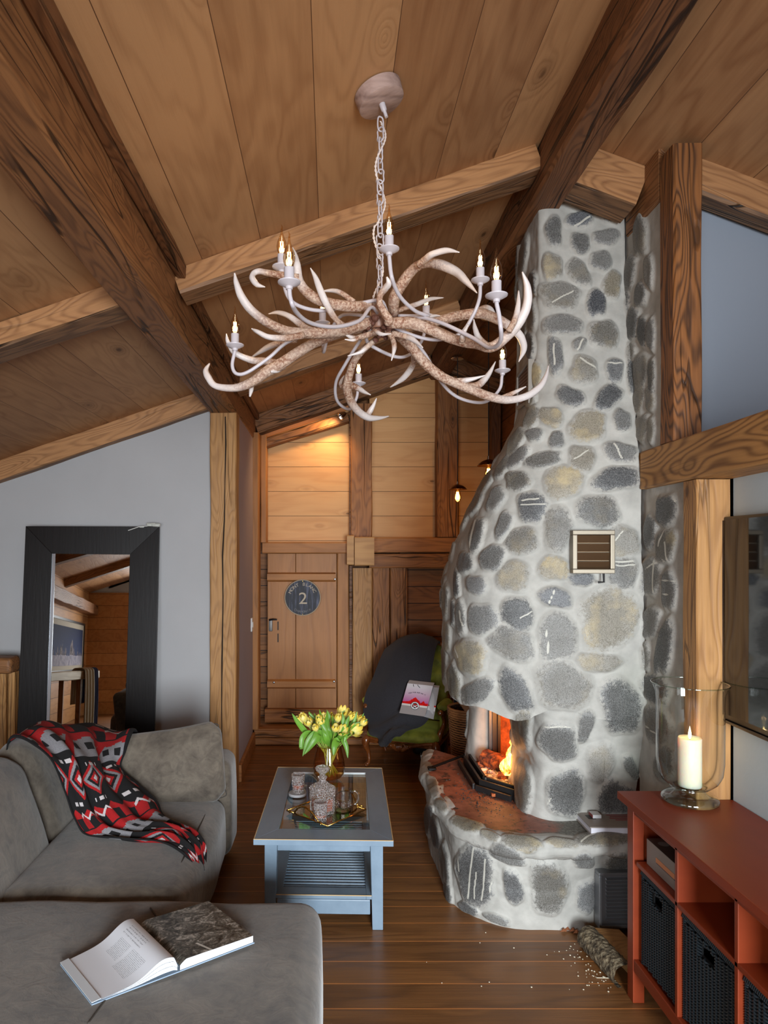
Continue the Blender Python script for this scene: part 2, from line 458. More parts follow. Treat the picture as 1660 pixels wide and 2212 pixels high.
# long beams under the roof
o = ybeam('purlin_beam', -.912, -.705, YF, 6.5, 2.80, 3.045, M_BEAM, 'long brown hewn purlin crossing the ceiling on the left, above the leaning mirror wall', jit=.005, bev=.018)
ybeam('cover_strip', -.703, -.655, YF, 3.04, 3.0, 3.062, M_BEAMD, None, parent=o, jit=.004)
ybeam('cover_strip', -.703, -.665, 3.22, 4.9, 3.0, 3.062, M_BEAMD, None, parent=o, jit=.004)
ybeam('cover_strip', -.703, -.665, 5.1, 6.3, 3.0, 3.062, M_BEAMD, None, parent=o, jit=.004)
ybeam('ridge_beam', .948, 1.115, YF, 6.55, CH + 1.665, CH + 1.90, M_BEAMD, 'dark hewn ridge beam at the top of the roof, running over the stone chimney', jit=.006, bev=.015)
ybeam('purlin_beam', 1.412, 1.53, 2.89, 3.21, CH + 1.52, CH + 1.752, M_BEAM, 'dark purlin on the right slope, ending at the stone chimney behind the charred post', jit=.003)
# rafters, left slope
rafter(XL, -.912, 2.98, 3.15, .115, M_RAFT, 'pale sawn rafter left of the big purlin, the nearer one')
rafter(-.705, .948, 3.045, 3.21, .115, M_RAFT, 'pale sawn rafter between purlin and ridge beam, just behind the chandelier chain')
rafter(XL, -.912, 4.97, 5.09, .15, M_RAFT, 'pale sawn rafter lying along the top of the grey wall')
rafter(-.705, .948, 4.92, 5.08, .115, M_RAFT, 'sawn rafter between purlin and ridge beam, the middle one behind the chandelier')
rafter(-.705, .948, 6.25, 6.42, .18, M_BEAM, 'dark sawn rafter across the top of the timber back wall')
rafter(1.115, 1.405, 3.02, 3.185, .19, M_RAFT, 'short thick striped rafter resting above the stone chimney')
rafter(1.56, XR, 2.86, 2.96, .14, M_RAFT, 'pale rafter right of the charred post, above the slate blue wall')
rafter(1.115, 2.0, 4.92, 5.08, .13, M_BEAM, 'dark rafter behind the chimney on the right slope')
rafter(1.115, 2.0, 6.25, 6.42, .16, M_BEAM, 'dark rafter at the back wall on the right slope')
for yy in (1.0, -.95):
    rafter(XL, -.912, yy, yy + .17, .115, M_RAFT, 'sawn rafter seen only in the mirror, %s' % ('the nearer to the mirror' if yy > 0 else 'the farther from the mirror'))
    struct(rafter(-.705, .948, yy, yy + .17, .115, M_RAFT, None, name='trim_3' if yy > 0 else 'trim_4'))

# left wall with mirror, post, return wall
b = MB(); b.prism([(XL, 5.05, 0), (-.90, 5.05, 0), (-.90, 5.05, zc(-.90)), (XL, 5.05, zc(XL))], (0, .1, 0)); struct(b.build('wall_left', M_GREYW))
b = MB(); b.box(-.80, -.712, 5.15, 6.12, 0, 2.85); struct(b.build('wall_return', M_MAUVE))
o = zbeam('timber_post', -.897, -.702, 4.98, 5.16, 0, 2.80, M_POST, 'tall pale timber post with a long dark crack, at the end of the grey wall', 'x') if False else zbeam('timber_post', -.897, -.702, 4.98, 5.14, 0, 2.80, M_POST, 'tall pale timber post with a long dark crack, at the end of the grey wall', jit=.003)
b = MB()
pts = [P(*q) for q in ((487, 900, 4.977), (488, 960, 4.977), (486, 1050, 4.977), (485, 1120, 4.977), (481, 1200, 4.977), (482, 1300, 4.977), (480, 1420, 4.977), (479, 1520, 4.977), (480, 1640, 4.977))]
b.tube(pts, [.004, .006, .003, .005, .006, .004, .006, .004, .003], 6)
mesh_obj('crack', b.me('crack'), simple('crack_dark', (34, 24, 16), .9), o)
b = MB(); b.box(-.711, -.685, 5.15, 6.10, 0, .13); struct(b.build('baseboard_left', M_OLD, bevel=.004))
# back part of the return: timber framing beside the door
zbeam('timber_post', -.73, -.66, 6.12, 6.30, .15, 2.86, M_JAMB, 'narrow timber jamb in the corner left of the back door', jit=.002)
zbeam('timber_post', -.655, -.60, 6.26, 6.40, 1.86, 2.86, M_JAMB, 'short upright timber left of the glowing pale boards above the door', jit=.002)
# back wall
b = MB(); b.prism([(-.8, YB, 0), (1.72, YB, 0), (1.72, YB, zc(1.72)), (RX, YB, zc(RX)), (-.8, YB, zc(-.8))], (0, .1, 0)); struct(b.build('wall_back', M_OLDH))
def panel(x0, x1, y, z0, fz, mat, name='wall_back'):
    b = MB(); b.prism([(x0, y, z0), (x1, y, z0), (x1, y, fz(x1)), (x0, y, fz(x0))], (0, .05, 0)); return struct(b.build(name, mat))
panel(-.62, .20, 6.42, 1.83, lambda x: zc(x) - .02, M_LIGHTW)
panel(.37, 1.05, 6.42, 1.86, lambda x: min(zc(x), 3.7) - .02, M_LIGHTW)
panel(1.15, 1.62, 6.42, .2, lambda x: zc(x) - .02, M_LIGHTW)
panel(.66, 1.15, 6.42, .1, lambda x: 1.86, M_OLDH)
# side wall behind the chimney
b = MB(); b.box(1.62, 1.72, 3.3, YB, 0, 3.5); struct(b.build('wall_chimney_side', wood('side_boards', (160, 100, 52), (100, 60, 32), axis=1, plank=(2, .2), ring=6, ring_amt=.3, knot=.3)))
zbeam('timber_post', 1.51, 1.60, 6.30, 6.42, 0, 3.3, M_BEAMD, 'dark slim timber post in the far corner, behind the pendant lamps', jit=.002)
zbeam('timber_post', .185, .388, 6.28, 6.44, 1.91, 3.16, M_OLD, 'upright timber on the back wall with a vertical crack, right of the spotlit boards', jit=.004)
zbeam('timber_post', .995, 1.19, 6.26, 6.44, 1.91, 3.41, M_OLD, 'broad upright timber on the back wall, left of the pendant lamp', jit=.004)
# rails
xbeam('timber_rail', -.64, .16, 6.27, 6.42, 1.757, 1.86, M_JAMB, 'timber lintel rail above the back door', jit=.002)
xbeam('timber_rail', .36, 1.25, 6.27, 6.44, 1.765, 1.905, M_OLD, 'upper weathered rail on the back wall, right of the beam end', jit=.004)
xbeam('timber_rail', .36, 1.25, 6.28, 6.44, 1.62, 1.755, M_OLD, 'lower weathered rail on the back wall, behind the armchair', jit=.004)
M_END = wood('beam_end_grain', (206, 158, 100), (160, 112, 66), ring=9, ring_amt=.35, streak=.15, knot=0, tone=.05, patch=.3)
t = xbeam('beam_end', .218, .395, 6.10, 6.30, 1.645, 1.905, M_END, 'square pale beam end sticking out of the back wall, right of the door lintel', jit=.004, seg=2)
xbeam('beam_cheek', .148, .214, 6.16, 6.30, 1.65, 1.925, M_END, None, parent=t, jit=.003, seg=2)
# lower boards right of the door
zbeam('timber_post', .205, .385, 6.27, 6.42, .22, 1.62, M_POST, 'weathered upright board with knots, just right of the door groove', jit=.003)
zbeam('wall_board', .39, .555, 6.31, 6.42, .16, 1.62, M_OLD, 'upright wall board beside the armchair, the left one of two', cat='board', jit=.003)
zbeam('wall_board', .56, .72, 6.31, 6.42, .16, 1.62, M_OLD, 'upright wall board behind the armchair, the right one of two', cat='board', jit=.003)
b = MB(); b.box(.175, .2, 6.30, 6.42, .2, 3.2); struct(b.build('trim_1', M_BEAMD))
# door
dr = thing('door_1', 'brown plank door with two battens, a round blue sign and a dark handle', 'door', (-.27, 6.40, .29))
struct(dr)
b = MB()
for x0, x1 in ((-.60, -.335), (-.331, .055)):
    b.box(x0, x1, 6.365, 6.40, .29, 1.755)
b.build('door_boards', M_DOORW, dr, bevel=.003)
for z in (1.532, .52):
    b = MB(); b.prism([(-.60, 6.365, z - .045), (-.60, 6.325, z - .025), (-.60, 6.325, z + .03), (-.60, 6.365, z + .045)], (.645, 0, 0)); b.build('batten', M_JAMB, dr)
M_IRON = simple('black_iron', (26, 24, 24), .45, .7)
M_CHROME = simple('polished_metal', (200, 200, 200), .15, 1)
M_STEEL = simple('brushed_steel', (150, 152, 155), .3, 1, bumpsc=120, bumpst=.05)
b = MB(); c = P(585, 1350, 6.36); b.rbox(c.x - .018, c.x + .018, 6.352, 6.364, c.z - .06, c.z + .05, .006, 2); hp = b.build('handle_plate', simple('aged_plate', (120, 118, 116), .5, .5), dr, True)
b = MB(); q = P(583, 1339, 6.33); b.tube([(q.x, 6.352, q.z), (q.x, 6.315, q.z), (q.x + .03, 6.305, q.z + .006), (q.x + .07, 6.31, q.z + .004)], [.008, .008, .009, .007], 8); b.build('door_handle', M_IRON, dr, True)
b = MB()
for px, py in ((601, 1352), (601, 1378)):
    q = P(px, py, 6.352); b.box(q.x - .004, q.x + .004, 6.345, 6.364, q.z - .04, q.z + .04)
b.build('bolt_bar', M_IRON, dr)
b = MB()
for px, py in ((724, 1251), (722, 1472), (592, 1474)):
    q = P(px, py, 6.33); b.lathe([(0, 0), (.012, .002), (.014, .008)], (0, 0, 0), 10) if False else b.rbox(q.x - .01, q.x + .01, 6.318, 6.328, q.z - .01, q.z + .01, .005, 2)
b.build('screw_head', M_STEEL, dr, True)
# frame, sill, steps
zbeam('door_jamb', .06, .172, 6.33, 6.42, .15, 1.757, M_JAMB, 'broad upright board right of the back door', 'x') if False else zbeam('door_jamb', .06, .172, 6.33, 6.42, .15, 1.757, M_JAMB, 'broad upright jamb board right of the back door', cat='door frame', jit=.002)
xbeam('threshold_beam', -.62, .175, 6.30, 6.42, .165, .29, M_OLD, 'low threshold beam under the back door', cat='threshold', jit=.003)
b = MB(); b.box(-.70, 1.2, 6.14, 6.62, .12, .15); struct(b.build('trim_2', M_OLD, bevel=.004))
xbeam('step_board', -.70, 1.2, 6.13, 6.20, .005, .07, M_OLD, 'lower board of the step under the back door', cat='board', jit=.002)
xbeam('step_board', -.70, .36, 6.13, 6.20, .074, .145, M_OLD, 'upper board of the step under the back door', cat='board', jit=.002)
xbeam('step_board', .365, 1.2, 6.13, 6.20, .074, .145, M_POST, 'short end block of the step beside the armchair leg', cat='board', jit=.002)
# sloping beam over the spotlit bay and its dark top strip
beam('bay_beam', (-.66, 6.33, P(570, 962, 6.33).z), (.16, 6.33, P(757, 903, 6.33).z), .12, .085, M_OLD, 'sloping beam above the glowing pale boards over the door', cat='beam', jit=.003)
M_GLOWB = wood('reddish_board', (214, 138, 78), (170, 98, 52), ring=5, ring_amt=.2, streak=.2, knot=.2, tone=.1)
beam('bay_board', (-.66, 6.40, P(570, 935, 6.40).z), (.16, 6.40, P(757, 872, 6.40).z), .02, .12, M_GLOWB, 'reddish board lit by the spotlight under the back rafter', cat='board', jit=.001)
# light switch on the return wall
b = MB(); c = Xp(546, 1349, -.70); b.box(-.712, -.70, c.y - .04, c.y + .04, c.z - .06, c.z + .06)
o = b.build('light_switch', simple('white_plastic', (228, 228, 226), .4), bevel=.003); tag(o, 'white light switch on the mauve return wall beside the door corner', 'switch')
o_ = o; b = MB(); b.box(-.699, -.694, c.y - .02, c.y + .02, c.z - .025, c.z + .025); b.build('rocker', simple('white_plastic_b', (238, 238, 236), .35), o_, bevel=.002)

# right side: TV wall, gable, post, beam
b = MB(); b.box(1.56, 1.66, YF, 2.86, 0, 2.14); b.box(1.56, 1.66, 2.6, 3.35, 0, 2.14); struct(b.build('wall_right', M_WHITEW))
b = MB(); b.prism([(1.44, 2.98, 2.1), (XR, 2.98, 2.1), (XR, 2.98, zc(XR)), (1.44, 2.98, zc(1.44))], (0, .1, 0)); struct(b.build('wall_gable', M_SLATE))
b = MB(); b.box(1.66, XR, YF, 3.0, 2.0, 2.12); struct(b.build('floor_gallery', simple('gallery_floor', (96, 98, 104), .8)))
zbeam('timber_post', 1.412, 1.53, 2.76, 2.880, CH + .468, zc(1.53) - .012, M_POSTD, 'dark charred timber post at the upper right, standing on the side beam', jit=.003)
ybeam('side_beam', 1.405, 1.575, .3, 3.045, CH + .293, CH + .465, wood('figured_beam', (196, 146, 88), (118, 80, 46), ring=24, ring_amt=.6, streak=.25, knot=.25, tone=.1, patch=.2, crack=.2), 'thick pale beam with swirling grain above the television', jit=.002, bev=.006)
zbeam('timber_post', 1.418, 1.552, 2.60, 2.700, 0, CH + .29, M_POST, 'pale knotty timber post between the stone cladding and the television', jit=.002, bev=.004)

# room behind the camera: window wall, side wall (seen in the mirror)
M_WALLW = wood('mirror_wall_boards', (206, 150, 92), (156, 104, 58), axis=1, plank=(2, .22), ring=5, ring_amt=.25, knot=.4)
b = MB(); b.box(XL - .1, XL, YF, 5.1, 0, zc(XL)); struct(b.build('wall_eaves', M_WALLW))
b = MB()
Y0 = YF - .1
for x0, x1, z0, z1 in ((XL, -2.35, 0, 1.7), (-2.35, -.75, 0, .4), (-.75, -.25, 0, 2.5), (-.25, 1.75, 0, .4), (1.75, XR, 0, 2.4), (-2.35, -.75, 2.45, 2.6), (-2.75, -2.35, 1.6, 2.6), (-.25, 1.75, 2.45, 2.6)):
    b.box(x0, x1, Y0, YF, z0, z1)
b.prism([(XL, Y0, 1.55), (-2.75, Y0, 1.55), (-2.75, Y0, zc(-2.75)), (XL, Y0, zc(XL))], (0, .1, 0))
b.prism([(-2.75, Y0, 2.3), (-2.35, Y0, 2.45), (RX, Y0, 2.45), (RX, Y0, zc(RX)), (-2.75, Y0, zc(-2.75))], (0, .1, 0))
b.prism([(RX, Y0, 2.4), (XR, Y0, 2.4), (XR, Y0, zc(XR)), (RX, Y0, zc(RX))], (0, .1, 0))
struct(b.build('wall_front', M_WHITEW))
b = MB(); b.box(-3.22, -3.10, YF, .4, 0, zc(-3.16) + .02); struct(b.build('wall_stair', M_WALLW))
b = MB(); b.box(-3.1, -2.36, YF + .001, YF + .03, 0, zc(-3.1)); struct(b.build('wall_front_boards', M_WALLW))
M_WFR = simple('window_frame_white', (220, 216, 205), .5)
for i, (xw, ww) in enumerate(((-2.35, 1.6), (-.25, 2.0))):
    w_ = bpy.data.objects.new('window_%d' % (i + 1), None); put(w_, None, Matrix.Translation((xw + ww / 2, YF - .05, .4))); struct(w_)
    b = MB()
    for x0, x1, z0, z1 in ((xw, xw + .06, .4, 2.45), (xw + ww - .06, xw + ww, .4, 2.45), (xw, xw + ww, .4, .46), (xw, xw + ww, 2.39, 2.45), (xw + ww / 2 - .03, xw + ww / 2 + .03, .4, 2.45)):
        b.box(x0, x1, YF - .09, YF - .02, z0, z1)
    b.build('window_frame', M_WFR, w_)
    b = MB(); b.box(xw + .05, xw + ww - .05, YF - .06, YF - .055, .45, 2.4); b.build('window_pane', thin_glass('pane_glass'), w_)
# ================================================================ stone fireplace
# stones: centre px, py, half sizes, tilt (deg), tone 0 dark..1 light, tint (0 grey, 1 brown/yellow, -1 bluish)
ST = [(1196,501,16,31,-8,.2,0),(1252,475,27,16,-8,.15,-1),(1323,465,20,17,0,.25,0),(1309,514,27,16,0,.35,0),(1253,528,19,21,0,.22,0),(1297,566,21,21,0,.36,0),
(1193,578,21,26,0,.42,.6),(1249,590,19,31,-25,.38,.2),(1321,617,19,27,15,.34,1),(1210,640,38,29,0,.38,.2),(1287,657,21,26,0,.06,-1),(1215,703,37,21,0,.36,0),
(1304,724,29,29,0,.24,.4),(1200,770,16,36,-5,.26,-.3),(1251,745,12,15,25,.42,0),(1261,801,28,27,15,.42,.4),(1327,801,17,27,0,.24,-.4),(1232,858,28,20,25,.16,-.3),
(1313,860,22,30,40,.1,-.4),(1191,902,24,20,10,.42,.8),(1270,923,37,32,0,.42,1),(1344,909,17,22,0,.28,0),(1157,940,16,14,-15,.34,0),(1203,952,15,18,-10,.28,0),
(1117,956,13,33,30,.34,.3),(1258,992,28,25,10,.46,.6),(1340,978,32,21,15,.3,0),(1175,994,35,16,-8,.22,.2),(1120,990,33,12,-40,.32,0),(1122,1040,26,19,-8,.2,.3),
(1217,1042,41,32,0,.52,.9),(1330,1035,46,25,-8,.1,-.3),(1074,1079,16,26,28,.36,0),(1150,1096,27,34,0,.14,-.5),(1292,1105,42,32,0,.17,.2),(1205,1141,27,46,-6,.36,.2),
(1032,1156,15,34,10,.22,0),(1090,1136,14,29,25,.28,0),(1129,1169,31,28,-8,.28,.3),(1066,1206,23,28,15,.22,0),(1008,1216,16,22,-10,.2,0),(1196,1228,29,26,0,.5,1),
(1110,1246,30,33,15,.48,.5),(1032,1264,19,19,0,.38,-.3),(990,1261,6,28,0,.1,0),(1256,1252,26,13,-5,.26,-.6),(1343,1237,34,30,0,.3,.1),(1200,1291,32,21,8,.3,-.7),
(1119,1326,34,33,15,.15,-.2),(1044,1337,28,32,-10,.3,-.1),(1315,1335,60,63,-15,.42,.7),(1205,1375,42,46,-12,.4,.1),(1108,1389,49,30,25,.36,.1),(1019,1418,33,34,0,.46,.7),
(1035,1492,36,22,-28,.28,0),(1113,1490,27,50,-22,.14,-.3),(1217,1480,58,45,12,.38,.2),(1341,1524,39,57,-8,.14,0),(1292,1430,42,20,5,.52,.4),(1345,1170,34,30,0,.5,.3),
(999,1333,9,38,-4,.32,.1),(983,1325,5,26,0,.15,0),(1410,1148,13,36,5,.2,0),(1446,1102,23,32,-5,.14,0),(1444,1178,19,38,8,.2,.5),(1410,1246,23,42,5,.32,.1),
(1451,1275,14,45,0,.26,0),(1410,1346,20,32,0,.32,0),(1441,1398,16,60,10,.12,0),(1398,1418,12,30,0,.42,.2),(1418,1488,36,26,30,.12,.1),(959,1236,6,34,0,.1,0),
(976,1180,7,30,8,.25,.2),(966,1300,6,36,0,.28,.3),(969,1375,7,34,0,.35,.3),(960,1440,8,38,0,.16,.2),(985,1472,12,40,-8,.2,.3),(1006,1120,8,26,28,.28,.2),
(1207,1601,36,39,-4,.22,0),(1264,1566,15,34,12,.3,0),(1223,1710,38,47,-4,.17,0),(1328,1722,34,38,20,.12,0),(1362,1655,11,28,-25,.3,0),(1131,1574,17,47,0,.3,.4),
(1133,1700,17,54,0,.34,.3),(1297,1645,28,38,0,.6,.2),(1425,1565,24,42,-10,.3,.3),(1440,1650,22,34,0,.25,.3),
(1029,1890,38,62,-10,.16,-.2),(1096,1845,36,16,28,.34,0),(1109,1915,17,38,-12,.2,-.3),(1185,1915,34,58,0,.26,.3),(1261,1857,21,15,-12,.34,0),(1268,1934,21,33,8,.3,-.3),
(1331,1862,26,20,-12,.16,.2),(1015,1961,21,11,28,.22,-.2),(1075,1984,26,9,20,.46,0),(944,1800,9,35,-10,.12,-.2),(965,1866,9,42,-8,.28,.1),(929,1770,8,30,0,.18,0),(972,1930,7,26,-10,.2,0),
(1010,1783,34,13,22,.34,.9),(1128,1822,40,15,14,.3,.7),(1300,1815,58,15,0,.3,.5),(1215,1822,34,10,4,.5,.4),(936,1700,10,24,-14,.5,.2),(955,1742,16,10,40,.55,.3),(1060,1806,20,9,20,.55,.4),
(1388,509,13,45,0,.26,.2),(1366,592,11,42,6,.28,.1),(1407,585,9,36,0,.36,.2),(1389,636,12,25,0,.24,0),(1358,655,7,28,0,.26,0),(1371,701,14,35,10,.16,0),(1394,716,10,34,0,.1,0),(1412,722,8,36,0,.3,0),
(1366,762,12,26,0,.4,.3),(1391,800,16,38,0,.34,.2),(1363,812,9,34,0,.1,0),(1414,812,7,36,0,.12,.1),(1386,863,13,30,8,.38,.3),(1411,863,9,27,0,.36,.3),(1392,925,14,30,8,.38,.2),(1413,930,8,28,0,.34,.2),
(1155,610,7,24,0,.1,0),(1133,557,8,46,8,.26,.2),(1121,618,6,34,0,.28,.2),(1153,684,8,33,0,.34,.2),(1150,748,8,28,0,.16,0),(1163,810,9,26,-5,.36,.9),(1152,900,13,28,25,.34,.4),(1136,720,7,32,0,.3,.1),(1124,700,5,26,0,.28,0),
(1090,1010,9,30,32,.3,.2),(1052,1045,8,28,30,.3,.2),(1030,1090,8,26,28,.25,.1),(1150,860,9,24,10,.35,.3)]
VEINS = [(1240,492,1272,472,3),(1213,508,1222,540,1.5),(1192,655,1236,632,1.6),(1196,745,1198,790,2),(1247,758,1258,735,2.5),(1252,776,1288,800,2.5),(1308,786,1342,788,1.5),(1325,960,1342,992,2.5),(1240,994,1270,975,1.2),
(1130,1083,1166,1078,1.6),(1128,1092,1180,1090,1.2),(1032,1126,1020,1184,2.6),(1321,1214,1372,1212,2.5),(1328,1222,1370,1221,1.5),(1322,1172,1344,1148,1.5),(1180,1318,1196,1276,1.6),(1125,1335,1150,1320,1.5),
(1178,1345,1184,1410,1.5),(988,1388,1406-410,1420,2),(1172,1567,1232,1567,1.8),(1000,1320,1006,1352,1.5),(1016,1938,1027,1828,2),(1029,1938,1033,1880,1.2),(1045,1942,1053,1852,2),(990,1830,998,1880,1.6),(1060,1925,1068,1892,1.2),
(1256,1820,1295,1800,2),(1175,1748,1190,1722,1.4),(1440,1210,1444,1214,1),(1405,1228,1428,1214,1.4),(1421,1210,1421,1280,2),(1436,1254,1466,1254,1.6),(1436,1284,1466,1284,1.6),(1432,1180,1446,1140,1.4),(1446,1170,1450,1215,1.8),(1450,1052,1468,1084,2.4),(1388,1560,1430,1585,1.5)]
rs = np.random.RandomState(3)
HID = [(rs.uniform(.55, 1.45), rs.uniform(3.0, 4.5), rs.uniform(0, 3.4), rs.uniform(.05, .09), rs.uniform(.12, .45)) for _ in range(420)]
def vnoise(V, sc, seed=0, octv=2):
    """cheap smooth numpy noise: sum of rotated sines"""
    r = np.random.RandomState(seed); out = np.zeros(len(V)); amp = 1
    for o in range(octv):
        for k in range(5):
            d = r.normal(size=3); d /= np.linalg.norm(d)
            out += amp * np.sin(V @ (d * sc * (1 + .5 * r.rand()) * (2 ** o)) + r.rand() * 6.28) / 5 * 1.6
        amp *= .5
    return out
def stone_fields(V, N):
    """V positions, N normals (numpy) -> field, tone, tint, vein"""
    px = VX + V[:, 0] / V[:, 1] * FPX; py = VY - (V[:, 2] - CH) / V[:, 1] * FPX
    to = np.stack([-V[:, 0], -V[:, 1], CH - V[:, 2]], 1); to /= np.linalg.norm(to, axis=1)[:, None]
    vis = (N * to).sum(1) > .02
    F = np.full(len(V), -1.0); T = np.full(len(V), .4); C = np.zeros(len(V)); W = np.zeros(len(V))
    n1 = vnoise(V, 45, 5, 2)
    for i, (cx, cy_, rx, ry, a, tone, tint) in enumerate(ST):
        m = np.abs(px - cx) + np.abs(py - cy_) < 2.6 * (rx + ry)
        if not m.any(): continue
        m &= vis
        dx = px[m] - cx; dy = py[m] - cy_; ca, sa = math.cos(math.radians(a)), math.sin(math.radians(a))
        u = (dx * ca + dy * sa) / rx; v = (-dx * sa + dy * ca) / ry
        th = np.arctan2(v, u); r_ = np.random.RandomState(i)
        irr = 1 + .07 * np.sin(2 * th + r_.rand() * 6) + .06 * np.sin(3 * th + r_.rand() * 6) + .04 * np.sin(5 * th + r_.rand() * 6)
        d = (np.abs(u) ** 2.5 + np.abs(v) ** 2.5) ** .4 / irr
        f = 1 - d + .03 * n1[m]
        b = f > F[m]; idx = np.where(m)[0][b]
        F[idx] = f[b]; T[idx] = tone; C[idx] = tint
    for x0, y0, x1, y1, w in VEINS:
        m = (px > min(x0, x1) - 8) & (px < max(x0, x1) + 8) & (py > min(y0, y1) - 8) & (py < max(y0, y1) + 8) & vis
        if not m.any(): continue
        ax, ay = x1 - x0, y1 - y0; L = ax * ax + ay * ay
        t = np.clip(((px[m] - x0) * ax + (py[m] - y0) * ay) / L, 0, 1)
        wob = .7 * np.sin(t * 7 + x0)
        d = np.hypot(px[m] - x0 - t * ax - wob * ay / math.sqrt(L), py[m] - y0 - t * ay + wob * ax / math.sqrt(L))
        W[m] = np.maximum(W[m], np.clip(1 - d / (w * .6 + 1.4), 0, 1))
    h = ~vis
    for x, y, z, r, tone in HID:
        m = h & (np.abs(V[:, 0] - x) < .16) & (np.abs(V[:, 1] - y) < .16) & (np.abs(V[:, 2] - z) < .16)
        if not m.any(): continue
        f = 1 - np.linalg.norm(V[m] - np.array([x, y, z]), axis=1) / r
        b = f > F[m]; idx = np.where(m)[0][b]; F[idx] = f[b]; T[idx] = tone; C[idx] = .2
    return F, T, C, W
def grid_normals(G):
    du = np.gradient(G, axis=1); dv = np.gradient(G, axis=0)
    N = np.cross(du, dv); N /= np.linalg.norm(N, axis=2)[:, :, None] + 1e-12
    return N
def stone_grid(name, G, parent, mat, flip=False, amp=.018, wav=.007):
    nv, nu, _ = G.shape
    N = grid_normals(G) * (-1 if flip else 1)
    V = G.reshape(-1, 3).copy(); Nf = N.reshape(-1, 3)
    V += Nf * (vnoise(V, 9, 2, 2) * wav)[:, None]
    F, T, C, W = stone_fields(V, Nf)
    hgt = np.clip((F + .22) / .5, 0, 1); hgt = 1 - (1 - hgt) ** 2.2
    rg = np.random.RandomState(9)
    V += Nf * (hgt * amp + np.where(F > 0, vnoise(V, 38, 8, 2) * .0022, vnoise(V, 60, 4, 2) * .0012))[:, None]
    me = grid_mesh(name, V, nu, nv)
    if flip: me.flip_normals()
    for nm, arr in (('stone', F), ('tone', T), ('tint', C), ('vein', W)):
        a = me.attributes.new(nm, 'FLOAT', 'POINT'); a.data.foreach_set('value', arr.astype(np.float32))
    return mesh_obj(name, me, mat, parent)
def stone_mat(name, mortar=(184, 182, 175), hot=False):
    t = NT(name); co = t.oc()
    at = lambda k: t.n('ShaderNodeAttribute', attribute_name=k).outputs['Fac']
    st, tone, tint, ve = at('stone'), at('tone'), at('tint'), at('vein')
    nf = t.noise(co, 230, 2, .7); nm = t.noise(co, 60, 4, .65); nl = t.noise(co, 9, 3, .6)
    e = t.math('ADD', st, t.math('MULTIPLY', t.math('SUBTRACT', nm, .5), .75))
    e = t.math('ADD', e, t.math('MULTIPLY', t.math('SUBTRACT', nf, .5), .8))
    mask = t.rng(e, -.05, .07)
    base = t.mix(tone, (.008, .009, .011, 1), (.40, .39, .36, 1))
    base = t.mix(t.math('MULTIPLY', t.math('MAXIMUM', tint, 0), .55), base, t.mix(tone, (.05, .035, .015, 1), (.62, .50, .28, 1)))
    base = t.mix(t.math('MULTIPLY', t.math('MAXIMUM', t.math('MULTIPLY', tint, -1), 0), .5), base, t.mix(tone, (.015, .02, .035, 1), (.4, .45, .55, 1)))
    sp = t.rng(nf, .42, .68)
    base = t.mix(t.math('MULTIPLY', sp, t.rng(st, .0, .45, .62, .22)), base, (.50, .50, .48, 1))
    base = t.mix(t.math('MULTIPLY', t.rng(nf, .34, .50, 1, 0), .55), base, t.mix(tone, (.008, .009, .010, 1), (.16, .15, .13, 1)))
    base = t.mix(t.math('MULTIPLY', t.rng(nl, .5, .7), t.math('MULTIPLY', t.math('MAXIMUM', tint, 0), .6)), base, (.6, .47, .24, 1))
    veb = t.math('MULTIPLY', t.rng(t.math('ADD', ve, t.math('MULTIPLY', t.math('SUBTRACT', nm, .5), .22)), .3, .45), .8)
    base = t.mix(veb, base, (.62, .60, .52, 1))
    mo = lin(mortar); mo2 = tuple(v * .74 for v in mo[:3]) + (1,)
    mort = t.mix(t.rng(nl, .35, .7), mo, mo2)
    mort = t.mix(t.math('MULTIPLY', t.rng(st, -.12, .1), .22), mort, (.3, .29, .26, 1))
    mort = t.mix(t.math('MULTIPLY', t.math('GREATER_THAN', nf, .74), .6), mort, (.12, .12, .12, 1))
    col = t.mix(mask, mort, base)
    h = t.math('ADD', t.math('MULTIPLY', nm, .6), t.math('MULTIPLY', nf, .35))
    t.bsdf(Base_Color=col, Roughness=t.rng(mask, 0, 1, .8, .55), Normal=t.bump(h, .35, .006))
    return t.m
M_STONE = stone_mat('fieldstone_in_mortar')
fp = thing('stone_fireplace', 'tall bottle-shaped fireplace of grey fieldstones in pale mortar, with a corner fire opening', 'fireplace', (1.0, 3.7, 0))
def plan_curve(pts, n):
    c = np.array(catmull(pts, 400)); seg = np.linalg.norm(np.diff(c, axis=0), axis=1); s = np.r_[0, np.cumsum(seg)]
    tt = np.linspace(0, s[-1], n); return np.stack([np.interp(tt, s, c[:, k]) for k in range(2)], 1)
def loft(sections, zs, nu):
    """sections: [(z, [plan points])]; every section the same number of points"""
    Z0 = [s[0] for s in sections]; A = np.array([s[1] for s in sections], float)
    out = []
    for z in zs:
        pp = np.empty(A.shape[1:])
        for i in range(A.shape[1]):
            for k in range(2): pp[i, k] = np.interp(z, Z0, A[:, i, k])
        c = plan_curve(pp, nu); out.append(np.c_[c, np.full(nu, z)])
    return np.array(out)
